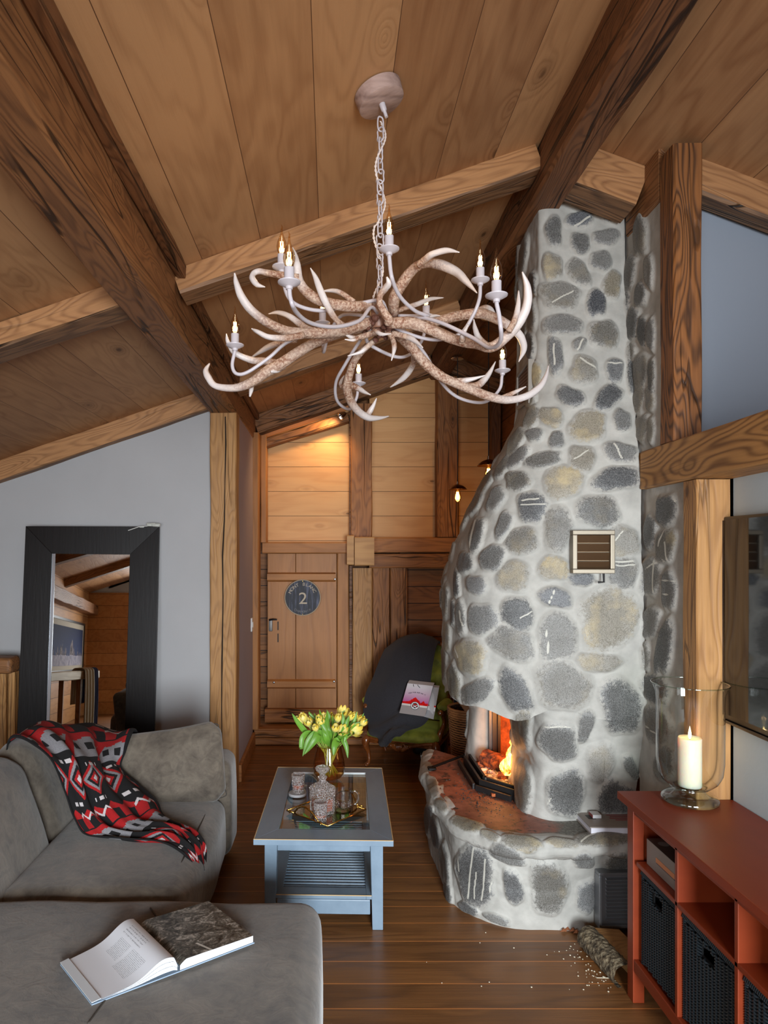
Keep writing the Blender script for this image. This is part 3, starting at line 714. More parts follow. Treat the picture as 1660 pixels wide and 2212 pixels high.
# hood and chimney. plan points run back-left -> left -> corner -> front -> right
def sec(zr, xb, yb, xl, ym, xc, yc, xd, yd, xe, ye, xr, yr):
    return (CH + zr, [(xb + .35, yb + .03), (xb + .02, yb), (xb, yb - .04), (xl, ym), (xc, yc), (xd, yd), (xe, ye), (xr, yr)])
raw = [sec(-.76, .724, 4.25, .622, 3.65, .665, 3.26, .80, 3.14, 1.05, 3.07, 1.435, 3.05),
 sec(-.5, .715, 4.25, .614, 3.65, .655, 3.25, .80, 3.12, 1.05, 3.06, 1.43, 3.045),
 sec(-.18, .712, 4.18, .622, 3.65, .665, 3.26, .81, 3.13, 1.06, 3.07, 1.42, 3.05),
 sec(-.04, .73, 4.1, .65, 3.65, .69, 3.28, .83, 3.14, 1.08, 3.08, 1.415, 3.055),
 sec(.06, .745, 4.05, .672, 3.65, .71, 3.30, .85, 3.15, 1.08, 3.08, 1.415, 3.055),
 sec(.165, .788, 3.98, .717, 3.62, .75, 3.31, .88, 3.16, 1.09, 3.09, 1.415, 3.06),
 sec(.30, .839, 3.90, .775, 3.60, .80, 3.32, .91, 3.17, 1.10, 3.09, 1.415, 3.06),
 sec(.42, .896, 3.82, .84, 3.58, .855, 3.33, .94, 3.18, 1.12, 3.10, 1.41, 3.07),
 sec(.546, .954, 3.75, .903, 3.55, .905, 3.33, .97, 3.19, 1.14, 3.12, 1.41, 3.09),
 sec(.676, 1.0, 3.68, .96, 3.52, .955, 3.34, 1.0, 3.20, 1.15, 3.14, 1.41, 3.11),
 sec(.77, 1.005, 3.63, .985, 3.50, .98, 3.32, 1.01, 3.21, 1.15, 3.16, 1.41, 3.14),
 sec(1.2, 1.01, 3.62, 1.0, 3.50, 1.0, 3.30, 1.02, 3.225, 1.15, 3.21, 1.41, 3.205),
 sec(1.90, 1.02, 3.62, 1.01, 3.50, 1.01, 3.30, 1.03, 3.255, 1.15, 3.25, 1.41, 3.245)]
zs = np.r_[np.linspace(CH - .735, CH + 1.0, 330), np.linspace(CH + 1.005, CH + 1.84, 130)]
G = loft(raw, zs, 250)
# ragged lower rim of the hood: dips and rises with the stones
u = np.linspace(0, 1, 250)
rim = .018 * np.sin(u * 40) + .012 * np.sin(u * 23 + 1) + np.interp(u, [0, .3, .5, .62, .72, .8, 1], [.03, .03, .0, .0, -.01, .0, 0])
for i in range(60): G[i, :, 2] += rim * (1 - i / 60.0)
# top follows the roof slope
for i in range(len(zs)):
    for j in range(250):
        zm = zc(G[i, j, 0]) - .004
        if G[i, j, 2] > zm: G[i, j, 2] = zm
stone_grid('chimney_hood', G, fp, M_STONE, flip=False)
# stone-clad side wall between chimney and posts
def xface(name, x0f, ya, yb, za, zb, parent, nu, nv, mat):
    ys = np.linspace(yb, ya, nu); zz = np.linspace(za, zb, nv)
    Gx = np.zeros((nv, nu, 3))
    for i, z in enumerate(zz):
        Gx[i, :, 0] = x0f(z); Gx[i, :, 1] = ys; Gx[i, :, 2] = z
    return stone_grid(name, Gx, parent, mat, flip=False, amp=.02, wav=.004)
xface('side_cladding', lambda z: 1.425, 2.90, 3.26, CH + .465, CH + 1.73, fp, 50, 180, M_STONE)
xface('side_cladding', lambda z: 1.435, 2.715, 3.12, .0, CH + .30, fp, 60, 280, M_STONE)
# right-hand column under the hood
def S2(z, x0): return (z, [(x0 + .06, 3.75), (x0 + .01, 3.6), (x0, 3.4), (x0 + .02, 3.25), (x0 + .10, 3.19), (x0 + .3, 3.17), (1.30, 3.16), (1.45, 3.13)])
def S3(z, x0, yf): return (z, [(x0 + .06, 3.75), (x0 + .01, 3.6), (x0, 3.4), (x0 + .015, yf + .07), (x0 + .09, yf), (x0 + .3, yf - .01), (1.30, yf - .02), (1.44, yf - .03)])
col = [S3(.44, .965, 3.215), S3(.60, .955, 3.20), S3(.72, .975, 3.17), S3(.86, .95, 3.13), S3(1.0, .955, 3.085), S3(1.12, .92, 3.07)]
stone_grid('column', loft(col, np.linspace(.46, 1.10, 150), 150), fp, M_STONE)
# left-hand back pillar
pil = [(.46, [(1.05, 4.24), (.93, 4.26), (.86, 4.24), (.83, 4.16), (.86, 4.06), (.94, 4.04), (1.0, 4.06)]), (.75, [(1.05, 4.24), (.95, 4.26), (.88, 4.24), (.865, 4.16), (.885, 4.07), (.95, 4.04), (1.0, 4.06)]), (1.1, [(1.05, 4.24), (.97, 4.26), (.92, 4.24), (.90, 4.16), (.92, 4.08), (.96, 4.05), (1.0, 4.06)])]
stone_grid('pillar', loft(pil, np.linspace(.46, 1.10, 70), 70), fp, M_STONE)
# base
bp0 = [(.63, 4.45), (.60, 4.2), (.585, 3.9), (.60, 3.55), (.63, 3.33), (.76, 3.175), (.92, 3.115), (1.15, 3.12), (1.30, 3.15), (1.44, 3.16)]
bp1 = [(.61, 4.40), (.57, 4.2), (.56, 3.9), (.575, 3.55), (.62, 3.27), (.75, 3.11), (.92, 3.05), (1.15, 3.05), (1.30, 3.06), (1.44, 3.07)]
stone_grid('base', loft([(0, bp0), (.2, bp0), (.45, bp1)], np.linspace(0, .45, 110), 330), fp, M_STONE, wav=.010)
# hearth slab with wavy lip
M_SLAB = NT('hearth_slab')
t = M_SLAB; co = t.oc(); n1 = t.noise(co, 14, 4, .6); n2 = t.noise(co, 90, 3, .7)
red = t.n('ShaderNodeAttribute', attribute_name='red').outputs['Fac']
f = t.math('ADD', red, t.math('MULTIPLY', t.math('SUBTRACT', n1, .5), .9), clamp=True)
cc = t.mix(t.rng(n2, .4, .62), (.10, .095, .08, 1), (.22, .21, .18, 1))
cr = t.mix(t.rng(n1, .35, .65), lin((122, 72, 56)), lin((158, 100, 80)))
cr = t.mix(t.rng(t.noise(co, 20, 4, .7), .54, .66), cr, lin((58, 48, 44)))
t.bsdf(Base_Color=t.mix(t.rng(f, .35, .65), cc, cr), Roughness=.55, Normal=t.bump(n2, .4, .004))
M_SLAB = t.m
lp = [(.63, 4.42), (.58, 4.24), (.555, 4.08), (.53, 3.9), (.55, 3.70), (.535, 3.55), (.56, 3.40), (.60, 3.22), (.70, 3.09), (.80, 3.0), (.93, 2.985), (1.05, 3.005), (1.2, 2.985), (1.33, 2.99), (1.44, 3.0)]
cur = plan_curve(lp, 220)
cen = np.array([1.15, 3.75]); rings = []; reds = []
prof = [(.06, .385), (.0, .395), (-.012, .42), (-.008, .452), (.012, .470), (.04, .478)] + [(.04 + k * .05, .480) for k in range(1, 15)]
for off, z in prof[5:]:
    d = cur - cen; L = np.linalg.norm(d, axis=1)
    q = cen + d * (np.maximum(L - off, .02) / L)[:, None]
    zz = z + vnoise(np.c_[q, np.zeros(220)], 16, 3, 2) * (.012 if off < .05 else .004) * np.array([1] * 220)
    rings.append(np.c_[q, zz])
    edge = np.clip((off + .02) / .05, 0, 1); reds.append(edge * np.clip((1.16 - q[:, 0]) / .22, 0, 1) * np.clip((q[:, 1] - 3.02) / .08, 0, 1))
me = grid_mesh('hearth_slab', np.concatenate(rings), 220, len(prof) - 5)
a = me.attributes.new('red', 'FLOAT', 'POINT'); a.data.foreach_set('value', np.concatenate(reds).astype(np.float32))
mesh_obj('hearth_slab', me, M_SLAB, fp)
lip = []
dd_ = cur - cen; LL = np.linalg.norm(dd_, axis=1)
for z, off in [(.375, .075), (.388, .03), (.40, .0), (.415, -.012), (.435, -.016), (.452, -.010), (.466, .004), (.474, .022), (.4785, .045), (.478, .07)]:
    q_ = cen + dd_ * (np.maximum(LL - off, .02) / LL)[:, None]
    lip.append(np.c_[q_, np.full(220, z) + vnoise(np.c_[q_, np.zeros(220)], 16, 3, 2) * .010])
lip = np.array(lip); zi = np.linspace(0, 9, 34); lip = np.array([[lip[int(a_)] * (1 - (a_ - int(a_))) + lip[min(9, int(a_) + 1)] * (a_ - int(a_))] for a_ in zi])[:, 0]
ui = np.linspace(0, 219, 520); lip = np.stack([np.stack([np.interp(ui, np.arange(220), lip[r_, :, k_]) for k_ in range(3)], 1) for r_ in range(34)])
stone_grid('slab_lip', lip, fp, M_STONE, amp=.012, wav=.004)
# fire box
M_BRICK = NT('glowing_firebrick'); t = M_BRICK
n1 = t.noise(t.oc(), 30, 4, .6)
t.bsdf(Base_Color=t.mix(t.rng(n1, .4, .7), lin((190, 100, 50)), lin((120, 60, 34))), Roughness=.8); M_BRICK = t.m
M_SOOT = simple('sooty_steel', (52, 50, 50), .5, .6, bumpsc=60, bumpst=.3)
b = MB()
b.box(1.16, 1.18, 3.45, 4.06, .50, 1.08)      # right wall
b.box(1.0, 1.18, 4.02, 4.06, .50, 1.08)       # back wall right part
b.box(.84, 1.18, 3.5, 4.06, .485, .50)
fb = b.build('firebox', M_BRICK, fp)
b = MB(); b.box(.962, 1.0, 3.99, 4.03, .5, 1.08); b.box(.99, 1.005, 3.97, 4.02, .5, 1.08); b.build('dark_reflection_strip', simple('dark_reflection_brown', (44, 24, 16), .4), fp)  # dark strips put in for the reflection in the fire opening's side glass
b = MB(); b.box(.80, 1.45, 3.16, 4.1, 1.075, 1.095); b.build('lintel_plate', simple('lintel_steel', (84, 84, 86), .5, .5), fp)
b = MB()
q = [(.80, 4.05), (.80, 3.62), (.945, 3.455), (1.0, 3.44)]
for (xa, ya), (xb_, yb_) in zip(q, q[1:]):
    d = Vector((xb_ - xa, yb_ - ya, 0)).normalized(); n_ = Vector((d.y, -d.x, 0))
    if n_.x > 0 and n_.y > 0: n_ = -n_
    for off, z0, z1 in ((0, .482, .535), (-.035, .482, .512), (.03, .482, .545)):
        a_ = Vector((xa, ya, 0)) - n_ * off; c_ = Vector((xb_, yb_, 0)) - n_ * off
        w = n_ * -.014
        b.prism([(a_.x, a_.y, z0), (c_.x, c_.y, z0), (c_.x, c_.y, z1), (a_.x, a_.y, z1)], w)
b.build('sill_frame', M_SOOT, fp, bevel=.002)
b = MB(); q = P(1054, 1640, 4.02); b.box(.945, .965, 4.0, 4.03, .49, 1.08); b.build('door_guide', simple('guide_steel', (90, 92, 98), .4, .7), fp)
# glass of the firebox, slid up: only a strip
# embers and ash
M_ASH = NT('ember_ash'); t = M_ASH
n1 = t.noise(t.oc(), 45, 3, .6)
p = t.bsdf(Base_Color=t.mix(t.rng(n1, .4, .6), lin((120, 96, 90)), lin((215, 200, 196))), Roughness=.9)
t.set(p.inputs['Emission Color'], (1, .16, .03, 1)); t.set(p.inputs['Emission Strength'], t.math('MULTIPLY', t.rng(n1, .52, .64), 1.6)); M_ASH = t.m
b = MB(); rr = random.Random(5)
for k in range(90):
    x = rr.uniform(.84, 1.1); y = rr.uniform(3.56, 3.98)
    if y < 3.62 + (.945 - x) * .9: continue
    s_ = rr.uniform(.008, .02); b.rbox(x - s_, x + s_, y - s_, y + s_, .50, .50 + s_ * 1.3, s_ * .8, 1, wob=.006, seed=k)
b.rbox(.84, 1.15, 3.62, 4.0, .495, .512, .01, 1)
o = b.build('ash_bed', M_ASH, None, True); tag(o, 'pinkish ash and small embers heaped at the front of the fire', 'ash', kind='stuff')
M_LOG = NT('burning_wood'); t = M_LOG
n1 = t.noise(t.oc(), 26, 4, .65)
p = t.bsdf(Base_Color=t.mix(t.rng(n1, .4, .62), lin((150, 70, 34)), lin((60, 34, 26))), Roughness=.8)
t.set(p.inputs['Emission Color'], (1, .22, .03, 1)); t.set(p.inputs['Emission Strength'], t.math('MULTIPLY', t.rng(n1, .5, .36), .35)); M_LOG = t.m
def logpiece(name, p0, p1, r, mat, label, seed=0, n=9):
    b = MB(); p0, p1 = Vector(p0), Vector(p1); pts = [p0.lerp(p1, k / 8) + noise.noise_vector(Vector((k * .7, seed, 0))) * r * .15 for k in range(9)]
    b.tube(pts, [r * (1 + .1 * noise.noise(Vector((k, seed, 3)))) for k in range(9)], n)
    return tag(b.build(name, mat, None, True), label, 'log')
logpiece('burning_log', (.90, 3.93, .56), (1.12, 3.62, .54), .05, M_LOG, 'glowing half-burnt log lying across the fire, under the flame', 3, 7)
logpiece('burning_log', (.93, 3.72, .525), (1.13, 3.60, .52), .024, M_LOG, 'thin glowing stick at the front edge of the fire', 8, 6)
# flame
def flame(c, h, r, seed, twist=1.2):
    vs = []; N_, K = 16, 14
    for k in range(K + 1):
        t_ = k / K; rr_ = r * (math.sin(PI * min(1, t_ * 1.15 + .12)) ** .8 if t_ < .76 else r and (1 - t_) * 1.7 / 1.0 * .9 + .02)
        cx = c[0] + .35 * r * math.sin(t_ * 4 + seed) * t_; cy_ = c[1] + .35 * r * math.cos(t_ * 3.3 + seed) * t_
        for j in range(N_):
            a = 2 * PI * j / N_ + twist * t_
            q = rr_ * (1 + .22 * math.sin(3 * a + seed + t_ * 6))
            vs.append((cx + q * math.cos(a), cy_ + q * math.sin(a), c[2] + h * t_))
    return np.array(vs), N_, K + 1
M_FLAME = NT('flame_glow'); t = M_FLAME
co = t.oc(); fl_n = t.noise(t.vmath('MULTIPLY', co, (26, 26, 11)), 1, 3, .6, 1.2)
lw = t.n('ShaderNodeLayerWeight', {'Blend': .5}).outputs['Facing']
em = t.n('ShaderNodeEmission', {'Color': t.mix(t.rng(fl_n, .40, .62), (1, .22, .01, 1), (1, .72, .16, 1)), 'Strength': t.rng(fl_n, .35, .65, 1.2, 7)})
tr = t.n('ShaderNodeBsdfTransparent')
mx = t.n('ShaderNodeMixShader', {0: t.math('MULTIPLY', t.rng(fl_n, .36, .52), t.rng(lw, .55, .95, 1, 0), clamp=True), 1: tr.outputs[0], 2: em.outputs[0]})
t.t.links.new(mx.outputs[0], t.out.inputs[0]); M_FLAME = t.m
fl = thing('fire_flame', 'bright yellow and orange flame burning in the stone fireplace', 'flame', (1.03, 3.7, .55))
for (x, y, z, h, r, sd) in ((1.01, 3.68, .56, .20, .055, 1), (1.07, 3.64, .56, .26, .05, 2.5), (.965, 3.66, .545, .13, .035, 4)):
    V, nu, nv = flame((x, y, z), h, r, sd)
    mesh_obj('flame_tongue', grid_mesh('flame_tongue', V, nu, nv, True, True), M_FLAME, fl)
lamp('fire_light', 'POINT', (1.02, 3.72, .74), 7, (1, .36, .09), .05)
lamp('fire_light', 'POINT', (.88, 3.6, .64), 1.2, (1, .42, .14), .05)
# vents
def plate_frame(b, M, w, h, fw, d):
    b.M = M
    for x0, x1, z0, z1 in ((-w / 2, w / 2, h / 2 - fw, h / 2), (-w / 2, w / 2, -h / 2, -h / 2 + fw), (-w / 2, -w / 2 + fw, -h / 2 + fw, h / 2 - fw), (w / 2 - fw, w / 2, -h / 2 + fw, h / 2 - fw)):
        b.box(x0, x1, -d, .02, z0, z1)
v = thing('air_vent', 'square warm air vent with four brown flaps, in the middle of the stone hood', 'vent', (1.185, 3.03, CH + .008))
Mv = Matrix.Translation((1.185, 3.045, CH + .01)) @ Matrix.Rotation(math.radians(-3), 4, 'Z')
b = MB(); plate_frame(b, Mv, .186, .195, .02, .03); b.build('vent_frame', simple('satin_nickel', (140, 130, 114), .45, .6), v, bevel=.003)
b = MB(); b.M = Mv; b.box(-.08, .08, -.002, .03, -.085, .085); b.build('vent_back', simple('vent_black', (20, 16, 14), .8), v)
M_NICK = simple('bright_flap_edge', (214, 196, 168), .3, .6)
M_FLAP = simple('bronze_flap', (108, 84, 60), .3, .85)
for k in range(4):
    b = MB(); b.M = Mv @ Matrix.Translation((0, -.012, .058 - k * .040)) @ Matrix.Rotation(math.radians(18), 4, 'X')
    b.box(-.073, .073, -.002, .002, -.019, .019); fl_ = b.build('vent_flap', M_FLAP, v)
    b = MB(); b.M = Mv @ Matrix.Translation((0, -.012, .058 - k * .040)) @ Matrix.Rotation(math.radians(18), 4, 'X'); b.box(-.073, .073, -.0035, -.0015, -.0195, -.017); b.build('flap_edge', M_NICK, fl_)
b = MB(); b.M = Mv; b.tube([(.045, -.02, -.09), (.045, -.025, -.135), (.02, -.025, -.137)], .005, 6); b.build('chain_hook', M_IRON, v)
v = thing('side_vent', 'perforated grey vent plate set in the left flank of the upper chimney', 'vent', (.95, 3.4, 2.55))
q = [Xp(1115, 812, .955), Xp(1142, 775, .955), Xp(1140, 872, .955), Xp(1116, 884, .955)]
q[3].y = q[0].y; q[2].y = q[1].y
b = MB()
fr_in = [p.lerp(sum(q, Vector()) / 4, .16) for p in q]
for i in range(4):
    j = (i + 1) % 4; b.prism([q[i], q[j], fr_in[j], fr_in[i]], (.03, 0, 0))
b.build('vent_rim', simple('vent_rim_grey', (150, 144, 136), .6), v, bevel=.002)
b = MB(); b.prism([p + Vector((.008, 0, 0)) for p in fr_in], (.02, 0, 0))
t = NT('perforated_plate'); vo = t.n('ShaderNodeTexVoronoi', {'Vector': t.oc(), 'Scale': 62.0, 'Randomness': .0})
t.bsdf(Base_Color=t.mix(t.math('LESS_THAN', vo.outputs['Distance'], .3), lin((92, 72, 64)), lin((190, 176, 166))), Roughness=.5, Metallic=.3)
b.build('vent_plate', t.m, v)
v = thing('floor_vent', 'stainless steel louvred vent low on the fireplace base, beside the red console', 'vent', (1.33, 3.09, .16))
Mv = Matrix.Translation((1.325, 3.10, .165)) @ Matrix.Rotation(math.radians(3), 4, 'Z')
b = MB(); plate_frame(b, Mv, .20, .255, .014, .03); b.M = Mv; b.box(-.09, .09, -.012, .02, -.12, .12); b.build('vent_frame', simple('vent_stainless', (150, 152, 156), .38, .75), v, bevel=.003)
b = MB(); b.M = Mv
for k in range(12):
    z = -.092 + k * .0168; b.prism([(-.062, -.012, z - .006), (-.062, -.026, z), (-.062, -.012, z + .006)], (.15, 0, 0))
b.build('louvres', simple('bright_steel', (176, 178, 182), .32, .8), v, True)
# fire poker on the hearth
b = MB(); p0 = Fz(935, 1657, .495); p1 = Fz(1012, 1628, .50)
b.tube([p0, p0.lerp(p1, .5), p1], .008, 8)
o = b.build('poker_rod', M_IRON, None, True); tag(o, 'thin black poker lying on the left end of the reddish hearth', 'poker')
b = MB(); b.rbox(p0.x - .03, p0.x + .02, p0.y - .03, p0.y + .02, .482, .498, .008, 2); b.build('poker_head', M_IRON, o, True)
# debris on the hearth
b = MB(); rr = random.Random(11)
for k in range(260):
    x = rr.gauss(.80, .07); y = rr.gauss(3.55, .16)
    if x < .6 or x > 1.1: continue
    s_ = rr.uniform(.0008, .0025); b.rbox(x - s_ * 2, x + s_, y - s_, y + s_, .482, .484 + s_, s_ * .5, 1)
o = b.build('ash_crumbs', simple('ash_crumb_mix', (70, 64, 60), .9, var=.7), None); tag(o, 'dark ash crumbs scattered on the hearth before the fire', 'crumbs', kind='stuff')
# ================================================================ antler chandelier
HY = 2.27
ch = thing('antler_chandelier', 'antler chandelier with ten lit candle bulbs, hanging by a white chain from the roof', 'chandelier', (P(822, 690, HY)))
M_WM = simple('white_lacquer', (192, 184, 188), .35)
t = NT('antler_bone'); co = t.oc()
ag = t.n('ShaderNodeAttribute', attribute_name='tip').outputs['Fac']
n1 = t.noise(co, 120, 3, .7); n2 = t.noise(co, 18, 3, .6); n3 = t.noise(co, 260, 2, .6)
brown = t.mix(t.rng(n1, .40, .62), lin((132, 86, 62)), lin((200, 172, 150)))
brown = t.mix(t.math('MULTIPLY', t.rng(n2, .4, .7), .5), brown, lin((206, 186, 170)))
c_ = t.mix(t.rng(ag, .25, .7), brown, lin((212, 202, 198)))
c_ = t.mix(t.rng(t.n('ShaderNodeAttribute', attribute_name='root').outputs['Fac'], .35, 1), c_, lin((96, 50, 36)))
t.bsdf(Base_Color=c_, Roughness=t.rng(ag, 0, 1, .6, .35), Normal=t.bump(t.math('ADD', t.math('MULTIPLY', n1, t.math('SUBTRACT', 1.15, ag)), 0), .6, .006))
M_ANT = t.m
def apath(pts, ys, n):
    m = len(pts); out = []
    for i, (x, y) in enumerate(pts):
        f = i / (m - 1); out.append((x, y, ys[0] + (ys[1] - ys[0]) * f))
    return catmull(out, n)
def antler(branches, label=None):
    """branches: [(pixels, widths px, (Y0,Y1), rooted)]; every branch a tapering tube of one mesh"""
    b = MB(); tip = []; root = []; N_ = 12
    for pts, ws, ys, rooted in branches:
        n = 8 * (len(pts) - 1) + 1
        c = apath(pts, ys, n); W = catmull([(w,) for w in ws], n) if len(ws) == len(pts) else [(np.interp(k / (n - 1), np.linspace(0, 1, len(ws)), ws),) for k in range(n)]
        P3 = [P(x, y, Y) for x, y, Y in c]
        rad = [max(.0012, w[0] / 2 / FPX * q[2]) for w, q in zip(W, c)]
        sd = random.random() * 9
        st0 = len(b.v); b.tube(P3, rad, N_)
        # ridges along the beam
        for i in range(n):
            for k in range(N_):
                v = Vector(b.v[st0 + i * N_ + k]); d = v - P3[i]
                f = 1 + .09 * noise.noise(Vector((i * .22, k * 1.3, sd))) + .05 * math.sin(k * 2.1 + sd)
                b.v[st0 + i * N_ + k] = tuple(P3[i] + d * f)
            f = i / (n - 1); wl = W[i][0]
            tp = min(1, max(0, (f - .45) / .4)) if rooted else min(1, max(0, (f - .15) / .5))
            tip += [tp] * N_; root += [max(0, 1 - f * n / 5) if rooted else 0] * N_
    me = b.me('antler', 'all', recalc=True)
    for nm, arr in (('tip', tip), ('root', root)):
        a = me.attributes.new(nm, 'FLOAT', 'POINT'); a.data.foreach_set('value', np.array(arr, np.float32))
    o = mesh_obj('antler', me, M_ANT, ch)
    return o
R_ = True
antler([([(806,695),(770,704),(737,714),(680,720),(625,716),(581,698),(545,672),(522,641),(511,612),(507,590)], [20,26,25,22,20,19,18,17,12,3], (2.25,2.0), R_),
        ([(655,724),(620,730),(581,728),(555,716),(544,710)], [16,15,12,9,2], (2.12,2.0), False),
        ([(680,716),(662,710),(646,698),(623,682),(600,675),(580,678)], [16,15,14,12,8,2], (2.16,2.3), False),
        ([(742,703),(726,690),(711,667),(693,628),(682,600),(671,579)], [12,13,15,16,11,2], (2.2,2.05), False)])
antler([([(806,706),(760,712),(698,732),(651,757),(607,786),(581,800),(545,825),(509,838),(467,834),(450,815),(445,800),(453,785)], [20,24,22,23,25,24,21,17,14,15,11,3], (2.3,2.42), R_),
        ([(600,785),(570,780),(545,778),(509,763),(493,739),(489,721)], [16,15,14,12,9,2], (2.38,2.28), False),
        ([(541,822),(543,840),(540,857)], [16,11,4], (2.4,2.42), False),
        ([(612,790),(598,800),(586,803)], [18,12,5], (2.37,2.33), False),
        ([(640,735),(600,742),(576,752),(543,772)], [10,12,12,3], (2.3,2.5), False)])
antler([([(816,652),(790,660),(763,662),(711,655),(672,638),(648,610),(641,568),(638,550),(632,535)], [18,22,24,24,23,20,15,9,3], (2.27,2.0), R_),
        ([(645,600),(612,595),(581,590),(560,586),(547,592),(546,602),(556,615),(573,620)], [16,15,13,12,12,13,11,2], (2.08,2.0), False),
        ([(765,652),(737,633),(720,628),(697,629)], [12,11,9,3], (2.2,2.25), False)])
antler([([(853,684),(852,646),(873,607),(898,578),(924,568),(955,573),(987,588),(1007,607),(1031,633)], [18,24,23,22,20,21,18,14,2], (2.3,1.98), R_),
        ([(905,572),(920,560),(935,549),(966,541),(993,545)], [14,15,14,12,2], (2.12,2.0), False),
        ([(858,672),(880,664),(904,656),(930,646),(959,643)], [10,11,11,9,2], (2.3,2.45), False),
        ([(836,700),(840,690),(823,662),(821,640),(834,622),(840,612),(836,598)], [16,19,14,13,14,13,4], (2.2,2.12), True)])
antler([([(836,700),(878,697),(917,706),(955,722),(994,737),(1033,743),(1062,750),(1098,724),(1124,693),(1139,659),(1140,622),(1129,587)], [22,26,25,23,22,22,22,22,21,19,15,3], (2.22,2.05), R_),
        ([(1055,750),(1036,732),(1027,710),(1024,690)], [14,13,10,2], (2.1,2.0), False),
        ([(1100,716),(1113,690),(1120,660),(1121,628)], [13,13,11,3], (2.07,2.1), False),
        ([(999,735),(1001,722),(1012,702)], [14,10,4], (2.1,2.05), False)])
antler([([(850,706),(891,698),(930,697),(981,684),(1033,677),(1072,688),(1106,708),(1126,729),(1132,755),(1121,782)], [14,17,19,21,22,21,19,17,13,2], (2.35,2.5), R_),
        ([(1033,670),(1048,665),(1060,668),(1070,680)], [9,13,11,5], (2.45,2.5), False),
        ([(900,698),(925,686),(940,682),(951,682)], [9,8,6,2], (2.35,2.3), False)])
antler([([(852,715),(870,732),(891,752),(917,783),(950,811),(981,826),(1020,842),(1059,857),(1098,864),(1137,856),(1166,836),(1180,812),(1186,789)], [20,21,22,22,21,20,20,19,17,16,14,9,2], (2.28,2.5), R_),
        ([(975,823),(1000,822),(1020,819),(1049,811)], [12,12,9,2], (2.38,2.35), False),
        ([(1000,832),(1028,834),(1045,822),(1058,806),(1071,781)], [13,16,14,10,2], (2.4,2.45), False),
        ([(1085,860),(1111,848),(1125,841),(1137,835)], [12,9,6,2], (2.46,2.4), False),
        ([(848,720),(883,729),(900,739),(914,751)], [13,13,9,2], (2.25,2.15), False),
        ([(893,762),(894,780),(888,796),(870,818),(843,837)], [10,12,14,12,2], (2.35,2.55), False)])
antler([([(814,732),(789,752),(768,776),(757,804),(750,835),(756,861),(773,887),(796,902),(820,903),(841,899)], [14,15,16,17,19,18,16,15,9,2], (2.32,2.75), R_),
        ([(806,738),(790,752),(778,761),(751,769)], [12,11,8,2], (2.3,2.3), False),
        ([(745,838),(736,832),(738,822),(744,811)], [12,9,7,2], (2.6,2.6), False),
        ([(757,832),(776,840),(788,847),(801,853)], [16,12,8,2], (2.58,2.5), False),
        ([(789,902),(797,893),(806,878),(814,860)], [12,12,9,2], (2.72,2.7), False)])
antler([([(835,712),(847,729),(852,745),(851,760),(846,779)], [12,11,11,8,2], (2.26,2.2), True)])
antler([([(822,714),(776,729),(760,729),(746,722)], [14,11,9,4], (2.26,2.2), True),
        ([(775,730),(762,735),(745,733)], [8,6,2], (2.2,2.18), False)])
antler([([(808,712),(816,718),(826,722),(845,721)], [7,9,8,2], (2.2,2.14), False)])
# hub
hc = P(818, 686, HY)
b = MB(); b.lathe([(.0, .045), (.022, .044), (.028, .035), (.03, -.035), (.026, -.04), (0, -.04)], hc, 20)
b.build('hub', simple('brown_hub', (132, 92, 72), .45), ch, True)
b = MB(); rr = random.Random(4)
for k in range(34):
    a = rr.uniform(0, 2 * PI); c = hc + Vector((math.cos(a) * .045, math.sin(a) * .045, rr.uniform(-.055, -.015)))
    s_ = rr.uniform(.006, .013); b.rbox(c.x - s_, c.x + s_, c.y - s_, c.y + s_, c.z - s_, c.z + s_, s_, 2, wob=.006, seed=k)
b.build('burr', simple('antler_burr', (92, 54, 40), .7, bumpsc=140, bumpst=.8), ch, True)
# arms, cups, bulbs
M_BULBG = thin_glass('amber_bulb_glass', (1.0, .86, .66), 1.3, edge=.5)
M_FIL = emit('filament_glow', (1, .70, .34, 1), 22)
M_BRASS = simple('brass', (196, 160, 90), .3, 1)
arms = [([(821,683),(802,664),(776,693),(724,706),(672,698),(641,675),(628,646),(625,622)], (625,613,1.77)),
 ([(836,672),(820,649),(763,659),(698,671),(649,662),(623,641),(610,600)], (609,579,2.12)),
 ([(810,694),(700,712),(625,737),(581,773),(535,804),(511,807),(502,789),(508,757)], (508,748,2.29)),
 ([(815,690),(770,680),(735,684),(710,725),(700,760),(698,745),(697,715)], (697,700,2.58)),
 ([(800,715),(783,729),(745,789),(726,827),(729,866),(755,884),(770,861),(774,838)], (775,830,2.80)),
 ([(790,726),(800,745),(852,770),(885,766),(911,737),(921,700)], (921,686,2.50)),
 ([(862,682),(925,683),(898,672),(865,641),(847,600),(841,553)], (841,541,1.99)),
 ([(850,706),(878,719),(917,731),(955,733),(997,719),(1023,680),(1036,646),(1038,618)], (1038,607,2.20)),
 ([(860,690),(904,685),(955,698),(1020,729),(1060,751),(1082,735),(1080,690),(1073,654)], (1073,641,1.84)),
 ([(860,706),(878,719),(917,763),(950,820),(981,853),(1020,868),(1054,866),(1080,840),(1085,811)], (1086,802,2.60))]
tb = None
